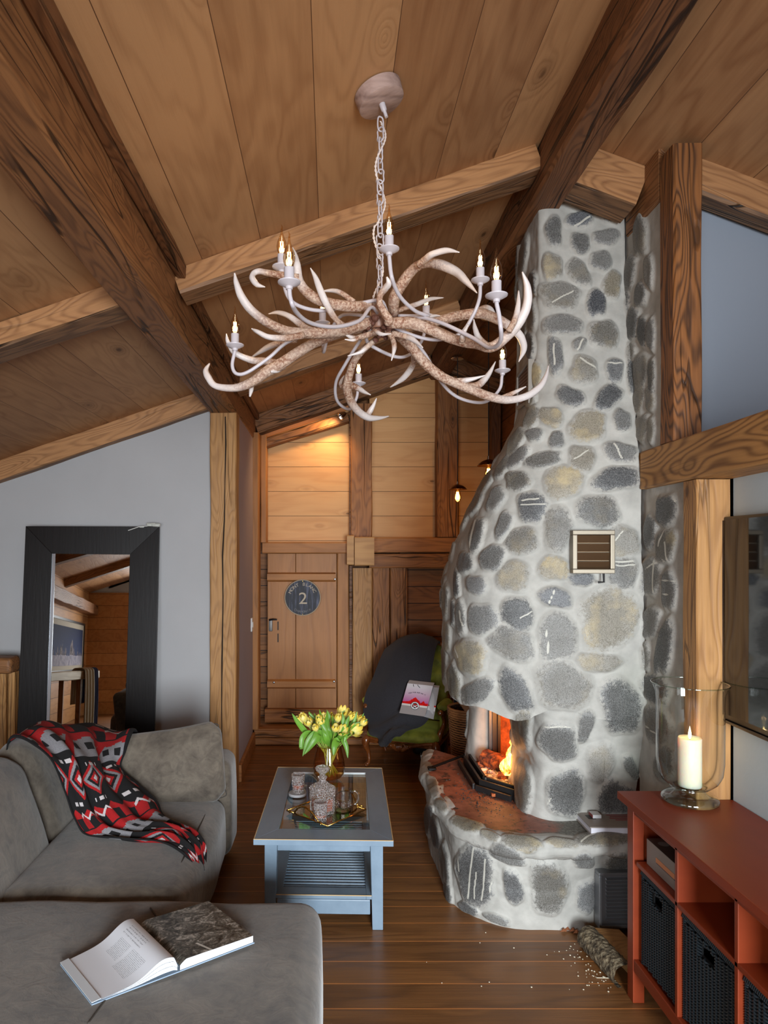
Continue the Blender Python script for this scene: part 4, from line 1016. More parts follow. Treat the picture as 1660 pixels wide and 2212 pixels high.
for pts, (bx, by, bY) in arms:
    c = apath(pts, (HY, bY), 60)
    # ease depth so the arm climbs vertically at its end
    P3 = []
    for k, q in enumerate(c):
        f = min(1, (k / 59) * 1.25); P3.append(P(q[0], q[1], HY + (bY - HY) * f))
    cc = P(bx, by, bY); P3[-1] = cc + Vector((0, 0, -.012))
    b = MB(); b.tube(P3, .0062, 8); b.build('arm', M_WM, ch, 'all')
    b = MB(); b.lathe([(0, -.016), (.009, -.015), (.010, -.008), (.018, -.005), (.030, .002), (.0305, .005), (.027, .006), (.014, .004), (.0135, .008), (.0135, .042), (.0115, .042), (0, .040)], cc, 24)
    cup = b.build('candle_cup', M_WM, ch, True)
    b = MB(); b.lathe([(.006, .042), (.0105, .046), (.0150, .056), (.0163, .068), (.0142, .082), (.008, .098), (.0035, .112), (.0026, .124)], cc, 14)
    tipd = cc + Vector((0, 0, .122)); b.tube([tipd, tipd + Vector((.001, 0, .008)), tipd + Vector((-.002, 0, .016))], [.0026, .002, .0006], 6)
    b.lathe([(.008, .043), (.008, .048)], cc, 12)
    bulb = b.build('bulb', M_BULBG, cup, True)
    b = MB()
    for k in range(4):
        a = PI / 4 + k * PI / 2; b.tube([cc + Vector((.0035 * math.cos(a), .0035 * math.sin(a), .052)), cc + Vector((.005 * math.cos(a), .005 * math.sin(a), .082))], .0013, 5)
    b.build('filament', M_FIL, bulb)
    lamp('bulb_light', 'POINT', cc + Vector((0, 0, .068)), .55, (1, .72, .42), .012)
# wooden ceiling rose, chain and cord
rc = P(815, 195, 2.31)
rot = Matrix.Rotation(-math.atan(CES), 4, 'Y')
top = Vector((rc.x, rc.y, zc(rc.x)))
b = MB(); b.M = Matrix.Translation(top) @ rot; b.lathe([(0, -.052), (.074, -.052), (.080, -.048), (.083, -.004), (0, -.004)], (0, 0, 0), 40)
b.build('ceiling_rose', wood('limed_wood', (178, 152, 142), (122, 98, 90), axis=0, ring=10, ring_amt=.4, streak=.6, knot=0, tone=0, patch=.3), ch, True)
b = MB(); b.M = Matrix.Translation(top) @ rot; b.lathe([(.011, -.052), (.010, -.075), (.006, -.080), (.006, -.10), (0, -.10)], (0, 0, 0), 12); b.build('rose_hook', M_WM, ch, True)
y0, y1 = top - Vector((-.012, 0, .10)), hc + Vector((.004, 0, .06))
b = MB(); n = 17; L = (y1 - y0).length
def link(b, c, ax, long, wid, r, fancy):
    pts = []; M_ = 28
    side = Vector((math.cos(ax), math.sin(ax), 0))
    for k in range(M_):
        a = 2 * PI * k / M_
        if fancy:
            rr_ = 1 - .30 * max(0, math.cos(2 * a)) ** 2
            pts.append(c + side * math.cos(a) * wid * 1.45 * rr_ + Vector((0, 0, math.sin(a) * long)))
        else:
            ca, sa = math.cos(a), math.sin(a)
            pts.append(c + side * math.copysign(abs(ca) ** .6, ca) * wid + Vector((0, 0, math.copysign(abs(sa) ** .8, sa) * long)))
    b.tube(pts, r, 6, closed=True)
for k in range(n):
    c = y0.lerp(y1, (k + .5) / n); link(b, c, (k % 2) * PI / 2 + .5 + .3 * (k % 3), L / n * .66, .0115, .0029, k % 2 == 1)
b.build('chain', M_WM, ch, 'all')
b = MB(); pts = []; pts2 = []
for k in range(160):
    f = k / 159; c = y0.lerp(y1, f) + Vector((.017 * math.sin(f * 17) + (.0 if f < .6 else -.006), .012 * math.cos(f * 15), 0))
    a = f * 150; o1 = Vector((math.cos(a), math.sin(a), 0)) * .0022
    pts.append(c + o1); pts2.append(c - o1)
b.tube(pts, .0022, 5); b.tube(pts2, .0022, 5)
b.build('cord', simple('twisted_cord', (226, 212, 204), .5), ch, 'all')

# ================================================================ small lamps at the back
M_SHADE = simple('copper_shade', (150, 104, 70), .25, 1)
M_EDB = thin_glass('amber_edison_glass', (1, .84, .5), 1.2, edge=.6)
M_FIL2 = emit('edison_filament', (1, .62, .2, 1), 30)
M_CORDB = simple('black_cord', (18, 16, 15), .6)
def pendant(px, pyshade, Y, x=None, label=''):
    c = P(px, pyshade, Y); t_ = thing('pendant_lamp', label, 'pendant lamp', c, group=None)
    ztop = CH + 1.655
    b = MB(); b.lathe([(0, .0), (.012, -.001), (.03, -.004), (.055, -.006), (.05, -.012), (.02, -.016), (0, -.016)], (c.x, c.y, ztop + .004), 20); b.build('ceiling_rose', M_CHROME, t_, True)
    b = MB(); b.tube([(c.x, c.y, ztop), (c.x, c.y, c.z + .05)], .0035, 6); b.build('cord', M_CORDB, t_)
    b = MB(); b.lathe([(.012, .035), (.02, .032), (.045, .022), (.065, .008), (.08, -.010), (.078, -.010), (.062, .005), (.04, .018), (.012, .03)], c, 28); b.build('lamp_shade', M_SHADE, t_, True)
    b = MB(); b.lathe([(.0, .06), (.009, .058), (.011, .035), (.016, .034), (.016, .005), (.012, -.005), (0, -.005)], c, 16); b.build('socket', M_CHROME, t_, True)
    b = MB(); b.lathe([(.012, -.004), (.018, -.02), (.028, -.055), (.031, -.078), (.026, -.10), (.012, -.115), (0, -.118)], c, 18); bl = b.build('bulb', M_EDB, t_, True)
    b = MB()
    for k in range(7):
        a = 2 * PI * k / 7; b.tube([c + Vector((.009 * math.cos(a), .009 * math.sin(a), -.03)), c + Vector((.011 * math.cos(a), .011 * math.sin(a), -.095))], .0016, 5)
    b.build('filament', M_FIL2, bl)
    lamp('pendant_light', 'POINT', c + Vector((0, 0, -.07)), 4.5, (1, .55, .2), .03)
pendant(989, 1055, 5.67, label='small pendant lamp with an amber filament bulb under a copper shade, fully in view')
pendant(1056, 1003, 4.7, label='small copper pendant lamp half hidden behind the stone chimney')
sp = P(741, 897, 6.15)
t_ = thing('spotlight', 'small chrome spotlight on the back post, shining on the pale boards above the door', 'spotlight', sp)
b = MB(); b.M = Matrix.Translation(sp) @ Matrix.Rotation(math.radians(-125), 4, 'Y') @ Matrix.Rotation(.3, 4, 'X'); b.lathe([(0, -.03), (.022, -.03), (.03, -.01), (.036, .03), (.03, .028), (.02, 0), (0, -.005)], (0, 0, 0), 18); b.build('spot_head', M_CHROME, t_, True)
b = MB(); b.tube([sp + Vector((.02, .0, .01)), sp + Vector((.06, .06, .03)), sp + Vector((.07, .13, .03))], .01, 8); b.build('spot_arm', M_CHROME, t_, True)
lamp('spot_light', 'SPOT', sp + Vector((-.06, -.05, .01)), 26, (1, .62, .28), .03, aim=(-.25, 6.42, 2.35), spot_size=math.radians(125), spot_blend=.9)
# ================================================================ sofa
t = NT('grey_brown_suede'); co = t.oc()
n1 = t.noise(co, 3.2, 4, .6, .8); n2 = t.noise(co, 14, 4, .65, 1.5); n3 = t.noise(co, 400, 2, .6); n4 = t.noise(t.vmath('MULTIPLY', co, (4, 6, 4)), 1, 5, .7, 1.6)
f = t.math('ADD', t.math('MULTIPLY', n1, .45), t.math('ADD', t.math('MULTIPLY', n2, .3), t.math('MULTIPLY', n4, .25)))
cs = t.mix(t.rng(f, .36, .62), lin((64, 55, 47)), lin((122, 111, 97)))
cs = t.mix(t.math('MULTIPLY', t.rng(n4, .56, .66), .55), cs, lin((56, 50, 44)))
p = t.bsdf(Base_Color=cs, Roughness=.85, Normal=t.bump(t.math('ADD', t.math('MULTIPLY', n2, .8), t.math('MULTIPLY', n4, .7)), .26, .012))
p.inputs['Sheen Weight'].default_value = .35; p.inputs['Sheen Roughness'].default_value = .5
M_SUEDE = t.m
M_PIPE = simple('sofa_piping', (66, 60, 54), .8)
sf = thing('corner_sofa', 'large grey-brown suede corner sofa with a low chaise in the foreground', 'sofa', (-1.1, 2.7, 0))
def part(name, fn, mat=M_SUEDE, parent=sf, smooth='all', label=None):
    b = MB(); fn(b); o = b.build(name, mat, parent, smooth)
    if label: o['label'] = label
    return o
# seat beyond the chaise
part('seat_cushion', lambda b: b.rbox(-1.34, -.585, 2.63, 3.76, .05, .405, .075, 6, puff=.022, grid=14, wob=.010, seed=1))
part('chaise', lambda b: b.rbox(-1.9, -.045, .9, 2.615, .05, .42, .075, 6, puff=.026, grid=20, wob=.012, seed=5))
part('arm_rest', lambda b: b.rbox(-1.64, -.570, 3.76, 4.06, .04, .585, .06, 6, puff=.012, grid=10, wob=.010, seed=3))
def sheared(fn, k, z0):
    def g(b):
        i = len(b.v); fn(b)
        for j in range(i, len(b.v)):
            x, y, z = b.v[j]; b.v[j] = (x - max(0, z - z0) * k, y, z)
    return g
part('back_cushion', sheared(lambda b: b.rbox(-1.52, -1.315, .9, 3.19, .20, .80, .09, 6, puff=.03, grid=16, wob=.012, seed=9), .30, .38))
part('back_cushion', sheared(lambda b: b.rbox(-1.52, -1.32, 3.20, 3.80, .20, .815, .09, 6, puff=.02, grid=12, wob=.012, seed=12), .30, .38))
part('back_frame', sheared(lambda b: b.rbox(-1.66, -1.46, .9, 4.06, .04, .70, .05, 5, puff=.01, grid=10, wob=.008, seed=13), .15, .38))
# seam lines
def seam(name, pts, r=.0032):
    b = MB(); b.tube(catmull([tuple(p) for p in pts], 40), r, 6); return b.build(name, M_PIPE, sf, 'all')
seam('seam', [(-.165, 1.0, .442), (-.10, 1.8, .443), (-.09, 2.3, .436), (-.12, 2.56, .425)]) if False else None
seam('piping', [Fz(345, 1985, .440), Fz(300, 2060, .446), Fz(235, 2150, .448), Fz(190, 2212, .448)])
seam('piping', [Fz(325, 1962, .436), Fz(345, 1990, .440)])
seam('piping', [(-.655, 2.75, .400), (-.648, 3.0, .412), (-.645, 3.4, .412), (-.66, 3.70, .400)])
# back pillow at the far arm
def pil(b):
    i = len(b.v); b.rbox(-.27, .27, -.055, .055, -.17, .17, .05, 5, puff=.035, grid=14, wob=.012, seed=21)
    M = Matrix.Translation((-.885, 3.69, .572)) @ Matrix.Rotation(math.radians(-14), 4, 'X') @ Matrix.Rotation(math.radians(-7), 4, 'Y')
    for j in range(i, len(b.v)):
        x, y, z = b.v[j]
        c = abs(x / .27) ** 3 * abs(z / .17) ** 3     # pulled-out corners
        x *= 1 + .07 * c; z *= 1 + .14 * c
        if x > 0 and z > 0: z += .02 * (x / .27)
        b.v[j] = tuple(M @ Vector((x, y, z)))
b = MB(); pil(b); o = b.build('sofa_pillow', M_SUEDE, None, 'all'); tag(o, 'grey-brown suede pillow leaning on the far arm of the sofa', 'pillow')
b = MB(); M = Matrix.Translation((-.885, 3.69, .572)) @ Matrix.Rotation(math.radians(-14), 4, 'X') @ Matrix.Rotation(math.radians(-7), 4, 'Y')
ppts = [(-.27, 0, -.17), (0, 0, -.176), (.275, 0, -.185), (.282, 0, -.12), (.272, 0, 0), (.285, 0, .17), (.27, 0, .206), (.22, 0, .198), (0, 0, .178), (-.27, 0, .18), (-.28, 0, 0)]
b.tube([M @ Vector(tuple(q)) for q in catmull(ppts + [ppts[0]], 90)], .0035, 6); b.build('piping', M_PIPE, o, 'all')

# ================================================================ throw blanket
def throw_pat(u, v):
    """u across 0..1, v along 0..1 -> colour index array (0 red,1 black,2 grey,3 white)"""
    c = np.full(u.shape, 2)
    s = v * 7.0; band = np.floor(s).astype(int); f = s - band
    zz = np.abs((u * 6) % 1 - .5) * 2
    c = np.where((band % 3 == 0), np.where(f < .25 + .25 * zz, 1, np.where(f > .75 + .2 * np.sign(zz - .5), 1, 0)), c)
    st = (np.floor(u * 18) % 2)
    c = np.where((band % 3 == 1), np.where((np.abs(f - .5) < .12) & (st == 0), 1, np.where(f < .18 + .14 * np.floor(zz * 3) / 3, 0, np.where(f > .86, 1, 2))), c)
    d = np.abs(f - .5) * 1.4 + np.abs((u * 4 + .5) % 1 - .5) * 1.4
    ring = np.floor(d * 7)
    c = np.where((band % 3 == 2), np.select([ring <= 0, ring == 1, ring == 2, ring == 3, ring == 4], [3, 0, 1, 2, 0], 1), c)
    w = (np.abs(f - .10) < .05) & (band % 3 != 1) & (np.floor(u * 40) % 3 != 0) & (np.abs(((u * 3) % 1) - .5) < .17)
    c = np.where(w, 3, c)
    zg = (np.abs(f - .5 - .22 * (np.abs((u * 9) % 1 - .5) - .25) * 2) < .05) & (band % 3 == 0)
    c = np.where(zg & (np.abs((u * 1.5) % 1 - .5) < .3), 3, c)
    dgn = (np.floor((u * 13 + v * 15)) % 4 == 0) & (band % 4 == 1)
    c = np.where(dgn, 0, c)
    bd = (u < .03) | (u > .97) | (v < .012) | (v > .985)
    return np.where(bd, 1, c)
TC = np.array([lin((186, 22, 26)), lin((18, 16, 18)), lin((150, 148, 152)), lin((222, 214, 214))])
def sheet(name, rows, nu, nv, folds, mat, parent, pat=None, thick=.004, cols=None):
    """rows: list of rows of control points (same count); Catmull surface with folds"""
    R = np.array(rows, float); k = R.shape[1]
    A = np.array([catmull(R[:, i, :], nv) for i in range(k)])       # k x nv x 3
    G = np.array([catmull(A[:, j, :], nu) for j in range(nv)])      # nv x nu x 3
    N = grid_normals(G)
    if N[..., 2].mean() < 0: N = -N
    uu, vv = np.meshgrid(np.linspace(0, 1, nu), np.linspace(0, 1, nv))
    G = G + N * folds(uu, vv)[..., None]
    me = grid_mesh(name, G.reshape(-1, 3), nu, nv)
    if pat is not None:
        c = pat((uu[:-1, :-1] + uu[1:, 1:]) / 2, (vv[:-1, :-1] + vv[1:, 1:]) / 2).ravel()
        a = me.color_attributes.new('Pattern', 'FLOAT_COLOR', 'CORNER')
        a.data.foreach_set('color', np.repeat(TC[c], 4, axis=0).astype(np.float32).ravel())
    o = mesh_obj(name, me, mat, parent)
    md = o.modifiers.new('thickness', 'SOLIDIFY'); md.thickness = thick; md.offset = 0
    return o
t = NT('knitted_blanket'); co = t.oc()
cp = t.n('ShaderNodeAttribute', attribute_name='Pattern').outputs['Color']; n3 = t.noise(co, 480, 2, .8)
p = t.bsdf(Base_Color=t.mix(t.rng(n3, .35, .65), t.mix(.55, cp, (0, 0, 0, 1)), cp), Roughness=.95, Normal=t.bump(n3, .5, .003)); M_KNIT = t.m
rows = [
 [P(20, 1622, 3.24), P(40, 1592, 3.5), P(90, 1572, 3.72), P(190, 1570, 3.85), P(298, 1590, 3.80)],
 [P(28, 1600, 3.20), P(70, 1578, 3.34), P(140, 1568, 3.52), P(215, 1592, 3.66), P(290, 1582, 3.70)],
 [P(60, 1608, 3.16), P(110, 1600, 3.26), P(165, 1608, 3.38), P(215, 1625, 3.52), P(272, 1618, 3.60)],
 [P(108, 1645, 3.12), P(150, 1650, 3.20), P(190, 1655, 3.30), P(225, 1660, 3.44), P(258, 1660, 3.56)],
 [P(138, 1712, 3.12), P(170, 1712, 3.18), P(205, 1705, 3.26), P(245, 1700, 3.36), P(300, 1700, 3.52)],
 [P(158, 1768, 3.12), P(190, 1765, 3.18), P(230, 1752, 3.24), P(280, 1740, 3.32), P(338, 1735, 3.46)],
 [P(190, 1808, 3.12), P(225, 1800, 3.15), P(265, 1785, 3.20), P(305, 1770, 3.26), P(352, 1765, 3.34)],
 [P(262, 1818, 3.08), P(285, 1812, 3.12), P(310, 1800, 3.16), P(345, 1788, 3.20), P(378, 1782, 3.26)],
 [P(345, 1824, 3.06), P(360, 1818, 3.08), P(378, 1806, 3.11), P(395, 1796, 3.14), P(412, 1795, 3.18)],
 [P(398, 1850, 2.98), P(406, 1840, 3.0), P(415, 1832, 3.03), P(426, 1826, 3.07), P(436, 1826, 3.11)],
 [P(422, 1892, 2.985), P(427, 1888, 3.0), P(431, 1884, 3.03), P(435, 1878, 3.06), P(439, 1868, 3.10)]]
def tf(u, v):
    w = np.sin(np.pi * np.clip(u, 0, 1)) ** .3 * (.5 + .5 * np.clip(v * 6, 0, 1)) * np.clip((1.08 - v) * 3, 0, 1)
    return .012 + w * (.016 * np.sin(u * 19 + 2.2 * np.sin(v * 5) + 4 * v) + .009 * np.sin(u * 33 - 6 * v + 1) + .010 * np.sin(v * 22 + 7 * u) * np.clip((v - .45) * 4, 0, 1))
o = sheet('throw_blanket', rows, 240, 520, tf, M_KNIT, None, throw_pat, .006)
tag(o, 'red, black and grey geometric knitted blanket draped from the sofa back over the seat', 'blanket')

# ================================================================ open book on the chaise
M_PAPER = simple('white_page', (226, 228, 232), .55)
bk = thing('open_book', 'open photo book lying on the chaise, white text page left and rocky picture right', 'book', Fz(380, 2080, .445))
zb = .452
cA, cB, cC = Fz(130, 2083, zb), Fz(198, 2170, zb), Fz(388, 2098, zb)   # cover corners, left board
cD, cE, cF = Fz(550, 2036, zb), Fz(452, 1958, zb), Fz(298, 2010, zb)
b = MB(); b.prism([cA, cB, cC, cF], (0, 0, -.003)); b.prism([cC, cD, cE, cF], (0, 0, -.003)); b.build('cover', simple('book_cover_blue', (150, 170, 190), .5), bk)
def lerp(a, b_, f): return a.lerp(b_, f)
# right page block
def rc_(f, g, z): # f along spine(0 near C..1 far F), g across to the right edge
    n_ = lerp(cC, cF, f); r_ = lerp(cD, cE, f); q = lerp(n_, r_, g * .975 + .012); return Vector((q.x, q.y, zb + z))
G = np.array([[list(rc_(f, g, .030 * (1 - .25 * g) * min(1, (g * 9 + .25) ** .5) )) for g in np.linspace(0, 1, 90)] for f in np.linspace(.01, .99, 70)])
me = grid_mesh('picture_page', G.reshape(-1, 3), 90, 70)
uv = me.uv_layers.new(name='UV'); li = np.zeros(len(me.loops), np.int32); me.loops.foreach_get('vertex_index', li)
uvc = np.stack([(li % 90) / 89.0, (li // 90) / 69.0], 1).astype(np.float32); uv.data.foreach_set('uv', uvc.ravel())
t = NT('rocky_photograph'); uvn = t.n('ShaderNodeTexCoord').outputs['UV']
n1 = t.noise(t.vmath('MULTIPLY', uvn, (5, 8, 1)), 1, 6, .7, 1.2); n2 = t.noise(t.vmath('MULTIPLY', uvn, (30, 40, 1)), 1, 4, .7)
cc = t.n('ShaderNodeValToRGB', {0: t.math('ADD', t.math('MULTIPLY', n1, .75), t.math('MULTIPLY', n2, .3))})
cc.color_ramp.elements[0].position = .42; cc.color_ramp.elements[0].color = lin((26, 25, 22)); cc.color_ramp.elements[1].position = .66; cc.color_ramp.elements[1].color = lin((196, 190, 180))
e_ = cc.color_ramp.elements.new(.54); e_.color = lin((96, 92, 84))
sx = t.n('ShaderNodeSeparateXYZ', {0: uvn})
path = t.math('LESS_THAN', t.math('ABSOLUTE', t.math('SUBTRACT', sx.outputs[0], t.math('ADD', .42, t.math('MULTIPLY', sx.outputs[1], -.35)))), .016)
path = t.math('MULTIPLY', path, t.math('LESS_THAN', sx.outputs[1], .22))
t.bsdf(Base_Color=t.mix(path, cc.outputs[0], lin((200, 196, 186))), Roughness=.3)
mesh_obj('picture_page', me, t.m, bk)
b = MB()
G2 = G[0]; nb = len(G2)
b.v += [tuple(p) for p in G2] + [(p[0], p[1], zb + .001) for p in G2]; b.f += [(i, i + 1, nb + i + 1, nb + i) for i in range(nb - 1)]; b.mi += [0] * (nb - 1)
G3 = G[:, -1]; st0 = len(b.v); nb = len(G3)
b.v += [tuple(p) for p in G3] + [(p[0], p[1], zb + .001) for p in G3]; b.f += [(st0 + i, st0 + i + 1, st0 + nb + i + 1, st0 + nb + i) for i in range(nb - 1)]; b.mi += [0] * (nb - 1)
t = NT('page_edges'); sz = t.n('ShaderNodeTexWave', {'Vector': t.oc(), 'Scale': 160.0}, bands_direction='Z'); t.bsdf(Base_Color=t.mix(sz.outputs[0], lin((196, 200, 206)), lin((240, 240, 242))), Roughness=.7); M_EDGE = t.m
b.build('page_block', M_EDGE, bk, True, recalc=False)
# left pages: arched leaf
def lh(g): return .010 + .050 * math.sin(PI * min(1, (1 - g) ** .75 * 1.02)) ** 1.0 * (1 - g) ** .15 if g < 1 else .002
def lc_(f, g, z=None):
    n_ = lerp(cC, cF, f); r_ = lerp(cB, cA, f); q = lerp(n_, r_, g)
    hz = .034 * math.sin(PI * min(1, g * 1.25 + .12)) ** 1 if g < .7 else .034 * math.sin(PI * (.7 * 1.25 + .12)) * 0
    hz = .016 + .040 * math.exp(-((g - .17) / .24) ** 2) - .013 * g
    hz *= min(1, (g * 14 + .2))
    return Vector((q.x, q.y, zb + hz + (z or 0)))
G = np.array([[list(lc_(f, g * .93 + .005)) for g in np.linspace(0, 1, 80)] for f in np.linspace(.01, .99, 40)])
me = grid_mesh('text_page', G.reshape(-1, 3), 80, 40)
uv = me.uv_layers.new(name='UV'); li = np.zeros(len(me.loops), np.int32); me.loops.foreach_get('vertex_index', li)
uv.data.foreach_set('uv', np.stack([(li % 80) / 79.0, (li // 80) / 39.0], 1).astype(np.float32).ravel())
t = NT('printed_page'); uvn = t.n('ShaderNodeTexCoord').outputs['UV']; sx = t.n('ShaderNodeSeparateXYZ', {0: uvn}); U_, V_ = sx.outputs[0], sx.outputs[1]
def boxm(u0, u1, v0, v1):
    a = t.math('MULTIPLY', t.math('GREATER_THAN', U_, u0), t.math('LESS_THAN', U_, u1)); b_ = t.math('MULTIPLY', t.math('GREATER_THAN', V_, v0), t.math('LESS_THAN', V_, v1)); return t.math('MULTIPLY', a, b_)
ln = t.math('LESS_THAN', t.math('FRACT', t.math('MULTIPLY', U_, 62)), .42)
wd_ = t.math('GREATER_THAN', t.noise(t.vmath('MULTIPLY', uvn, (62, 90, 1)), 1, 1), .45)
tx = t.math('MULTIPLY', t.math('MULTIPLY', ln, wd_), t.math('ADD', boxm(.34, .62, .16, .48), boxm(.34, .56, .54, .80), clamp=True))
tx2 = t.math('MULTIPLY', t.math('LESS_THAN', t.math('FRACT', t.math('MULTIPLY', U_, 25)), .35), t.math('MULTIPLY', t.math('GREATER_THAN', t.noise(t.vmath('MULTIPLY', uvn, (25, 60, 1)), 1, 1), .47), boxm(.16, .30, .40, .85)))
t.bsdf(Base_Color=t.mix(t.math('MULTIPLY', t.math('MAXIMUM', tx, tx2), .55), lin((224, 226, 232)), lin((90, 92, 98))), Roughness=.55)
mesh_obj('text_page', me, t.m, bk)
b = MB()
for dz, k in ((-.006, 0), (-.011, 1), (-.016, 2)):
    st0 = len(b.v); row = [lc_(.012, g, 0) for g in np.linspace(.02, .90, 40)]
    lo = [Vector((p.x, p.y, max(zb + .001, zb + (p.z - zb) * (1 - .28 * (k + 1))))) for p in row]
    up = [Vector((p.x, p.y, max(zb + .001, zb + (p.z - zb) * (1 - .28 * k) - .001))) for p in row]
    b.v += [tuple(p) for p in up] + [tuple(p) for p in lo]; b.f += [(st0 + i, st0 + i + 1, st0 + 41 + i, st0 + 40 + i) for i in range(39)]; b.mi += [0] * 39
b.build('loose_pages', M_EDGE, bk, True, recalc=False)
b = MB(); g0 = lerp(cA, cB, 0); b.prism([lerp(cA, cF, .0) + Vector((0, 0, .004)), lerp(cB, cC, .0) + Vector((0, 0, .004)), lerp(cB, cC, .10) + Vector((0, 0, .006)), lerp(cA, cF, .10) + Vector((0, 0, .006))], (0, 0, .002)); b.build('jacket_flap', simple('jacket_flap_white', (206, 210, 214), .4), bk)

# ================================================================ coffee table
TR = math.radians(-1.55)
tc = Vector((-.0205, 3.605, 0))
TM = Matrix.Translation(tc) @ Matrix.Rotation(TR, 4, 'Z')
tb = thing('coffee_table', 'blue-grey painted wooden coffee table with a glass top and a slatted lower shelf', 'coffee table', tc, TR)
t = NT('blue_grey_paint'); co = t.oc(); n1 = t.noise(t.vmath('MULTIPLY', co, (6, 2, 6)), 1, 4, .6); n2 = t.noise(co, 70, 3, .6)
cb = t.mix(t.rng(n1, .35, .65), lin((116, 136, 154)), lin((132, 152, 170)))
p = t.bsdf(Base_Color=cb, Roughness=.38, Normal=t.bump(n2, .06, .003)); M_BLUE = t.m
M_WORN = simple('worn_edge_wood', (222, 190, 140), .5)
W, L, H = .644, 1.05, .437
def tbox(name, x0, x1, y0, y1, z0, z1, mat=M_BLUE, bev=.004, parent=None):
    b = MB(); b.M = TM; b.box(x0, x1, y0, y1, z0, z1); return b.build(name, mat, parent or tb, bevel=bev)
b = MB(); b.M = TM
fw, ff, fb_ = .105, .125, .09
ix0, ix1, iy0, iy1 = -W / 2 + fw, W / 2 - fw, -L / 2 + ff, L / 2 - fb_
for poly in ([(-W / 2, -L / 2), (W / 2, -L / 2), (ix1, iy0), (ix0, iy0)], [(W / 2, -L / 2), (W / 2, L / 2), (ix1, iy1), (ix1, iy0)], [(W / 2, L / 2), (-W / 2, L / 2), (ix0, iy1), (ix1, iy1)], [(-W / 2, L / 2), (-W / 2, -L / 2), (ix0, iy0), (ix0, iy1)]):
    q = [Vector((x, y, H - .026)) for x, y in poly]; b.prism(q, (0, 0, .026))
tt = b.build('table_top', M_BLUE, tb, bevel=.0015)
b = MB(); b.M = TM
cr = [(-W / 2 + .002, -L / 2 + .002, H - .0005), (W / 2 - .002, -L / 2 + .002, H - .0005), (W / 2 - .002, L / 2 - .002, H - .0005), (-W / 2 + .002, L / 2 - .002, H - .0005)]
for i in range(4): b.tube([cr[i], cr[(i + 1) % 4]], .0022, 6)
b.build('worn_edge', M_WORN, tt)
tbox('glass_pane', ix0, ix1, iy0, iy1, H - .012, H - .005, thin_glass('table_glass', (.86, .92, .90), 1.5, edge=.2), 0)
tbox('glass_stop', ix0, ix1, iy1 - .004, iy1, H - .012, H + .0005, simple('bright_edge', (235, 240, 242), .2, .3), 0)
lx, ly = W / 2 - .045, L / 2 - .05
for sx_ in (-1, 1):
    for sy_ in (-1, 1):
        b = MB(); b.M = TM; x0, x1 = sorted((sx_ * lx, sx_ * (lx - .060))); y0, y1 = sorted((sy_ * ly, sy_ * (ly - .060)))
        tp = .006
        vs = [(x0 + (tp if sx_ < 0 else 0) * 0, y0, 0), (x1, y0, 0), (x1, y1, 0), (x0, y1, 0), (x0, y0, H - .026), (x1, y0, H - .026), (x1, y1, H - .026), (x0, y1, H - .026)]
        if sx_ < 0: vs[1] = (x1 - .010, y0, 0); vs[2] = (x1 - .010, y1, 0)
        else: vs[0] = (x0 + .010, y0, 0); vs[3] = (x0 + .010, y1, 0)
        b.add(vs, [(0, 3, 2, 1), (4, 5, 6, 7), (0, 1, 5, 4), (1, 2, 6, 5), (2, 3, 7, 6), (3, 0, 4, 7)])
        b.build('leg', M_BLUE, tb, bevel=.004)
for sy_ in (-1, 1):
    y0, y1 = sorted((sy_ * ly, sy_ * (ly - .022))); y0 += .004 * sy_; y1 += -.0
    tbox('apron', -lx + .06, lx - .06, y0 + .003, y1 - .003, H - .072, H - .026)
    tbox('lower_rail', -lx + .06, lx - .06, y0 + .003, y1 - .003, .072, .140)
for sx_ in (-1, 1):
    x0, x1 = sorted((sx_ * lx, sx_ * (lx - .022))); tbox('apron', x0 + .003, x1 - .003, -ly + .06, ly - .06, H - .072, H - .026)
    tbox('lower_rail', x0 + .003, x1 - .003, -ly + .06, ly - .06, .072, .140)
b = MB(); b.M = TM
sx0, sx1, sy0, sy1 = -lx + .004, lx - .004, -ly + .004, ly - .004; sw = .075
for x0, x1, y0, y1 in ((sx0, sx0 + sw, sy0, sy1), (sx1 - sw, sx1, sy0, sy1), (sx0 + sw, sx1 - sw, sy0, sy0 + sw), (sx0 + sw, sx1 - sw, sy1 - sw, sy1)):
    b.box(x0, x1, y0, y1, .140, .158)
b.build('shelf_frame', M_BLUE, tb, bevel=.002)
b = MB(); b.M = TM; b.tube([(sx0, sy0, .1575), (sx1, sy0, .1575)], .0022, 6); b.build('shelf_edge', M_WORN, tb)
n = 26; s0, s1 = sy0 + sw + .008, sy1 - sw - .008
for k in range(n):
    y = s0 + (s1 - s0) * (k + .5) / n
    b = MB(); b.M = TM; b.rbox(sx0 + sw - .01, sx1 - sw + .01, y - .008, y + .008, .142, .154, .005, 2); b.build('slat', M_BLUE, tb, 'all')

# ---- things on the table
ZT = H
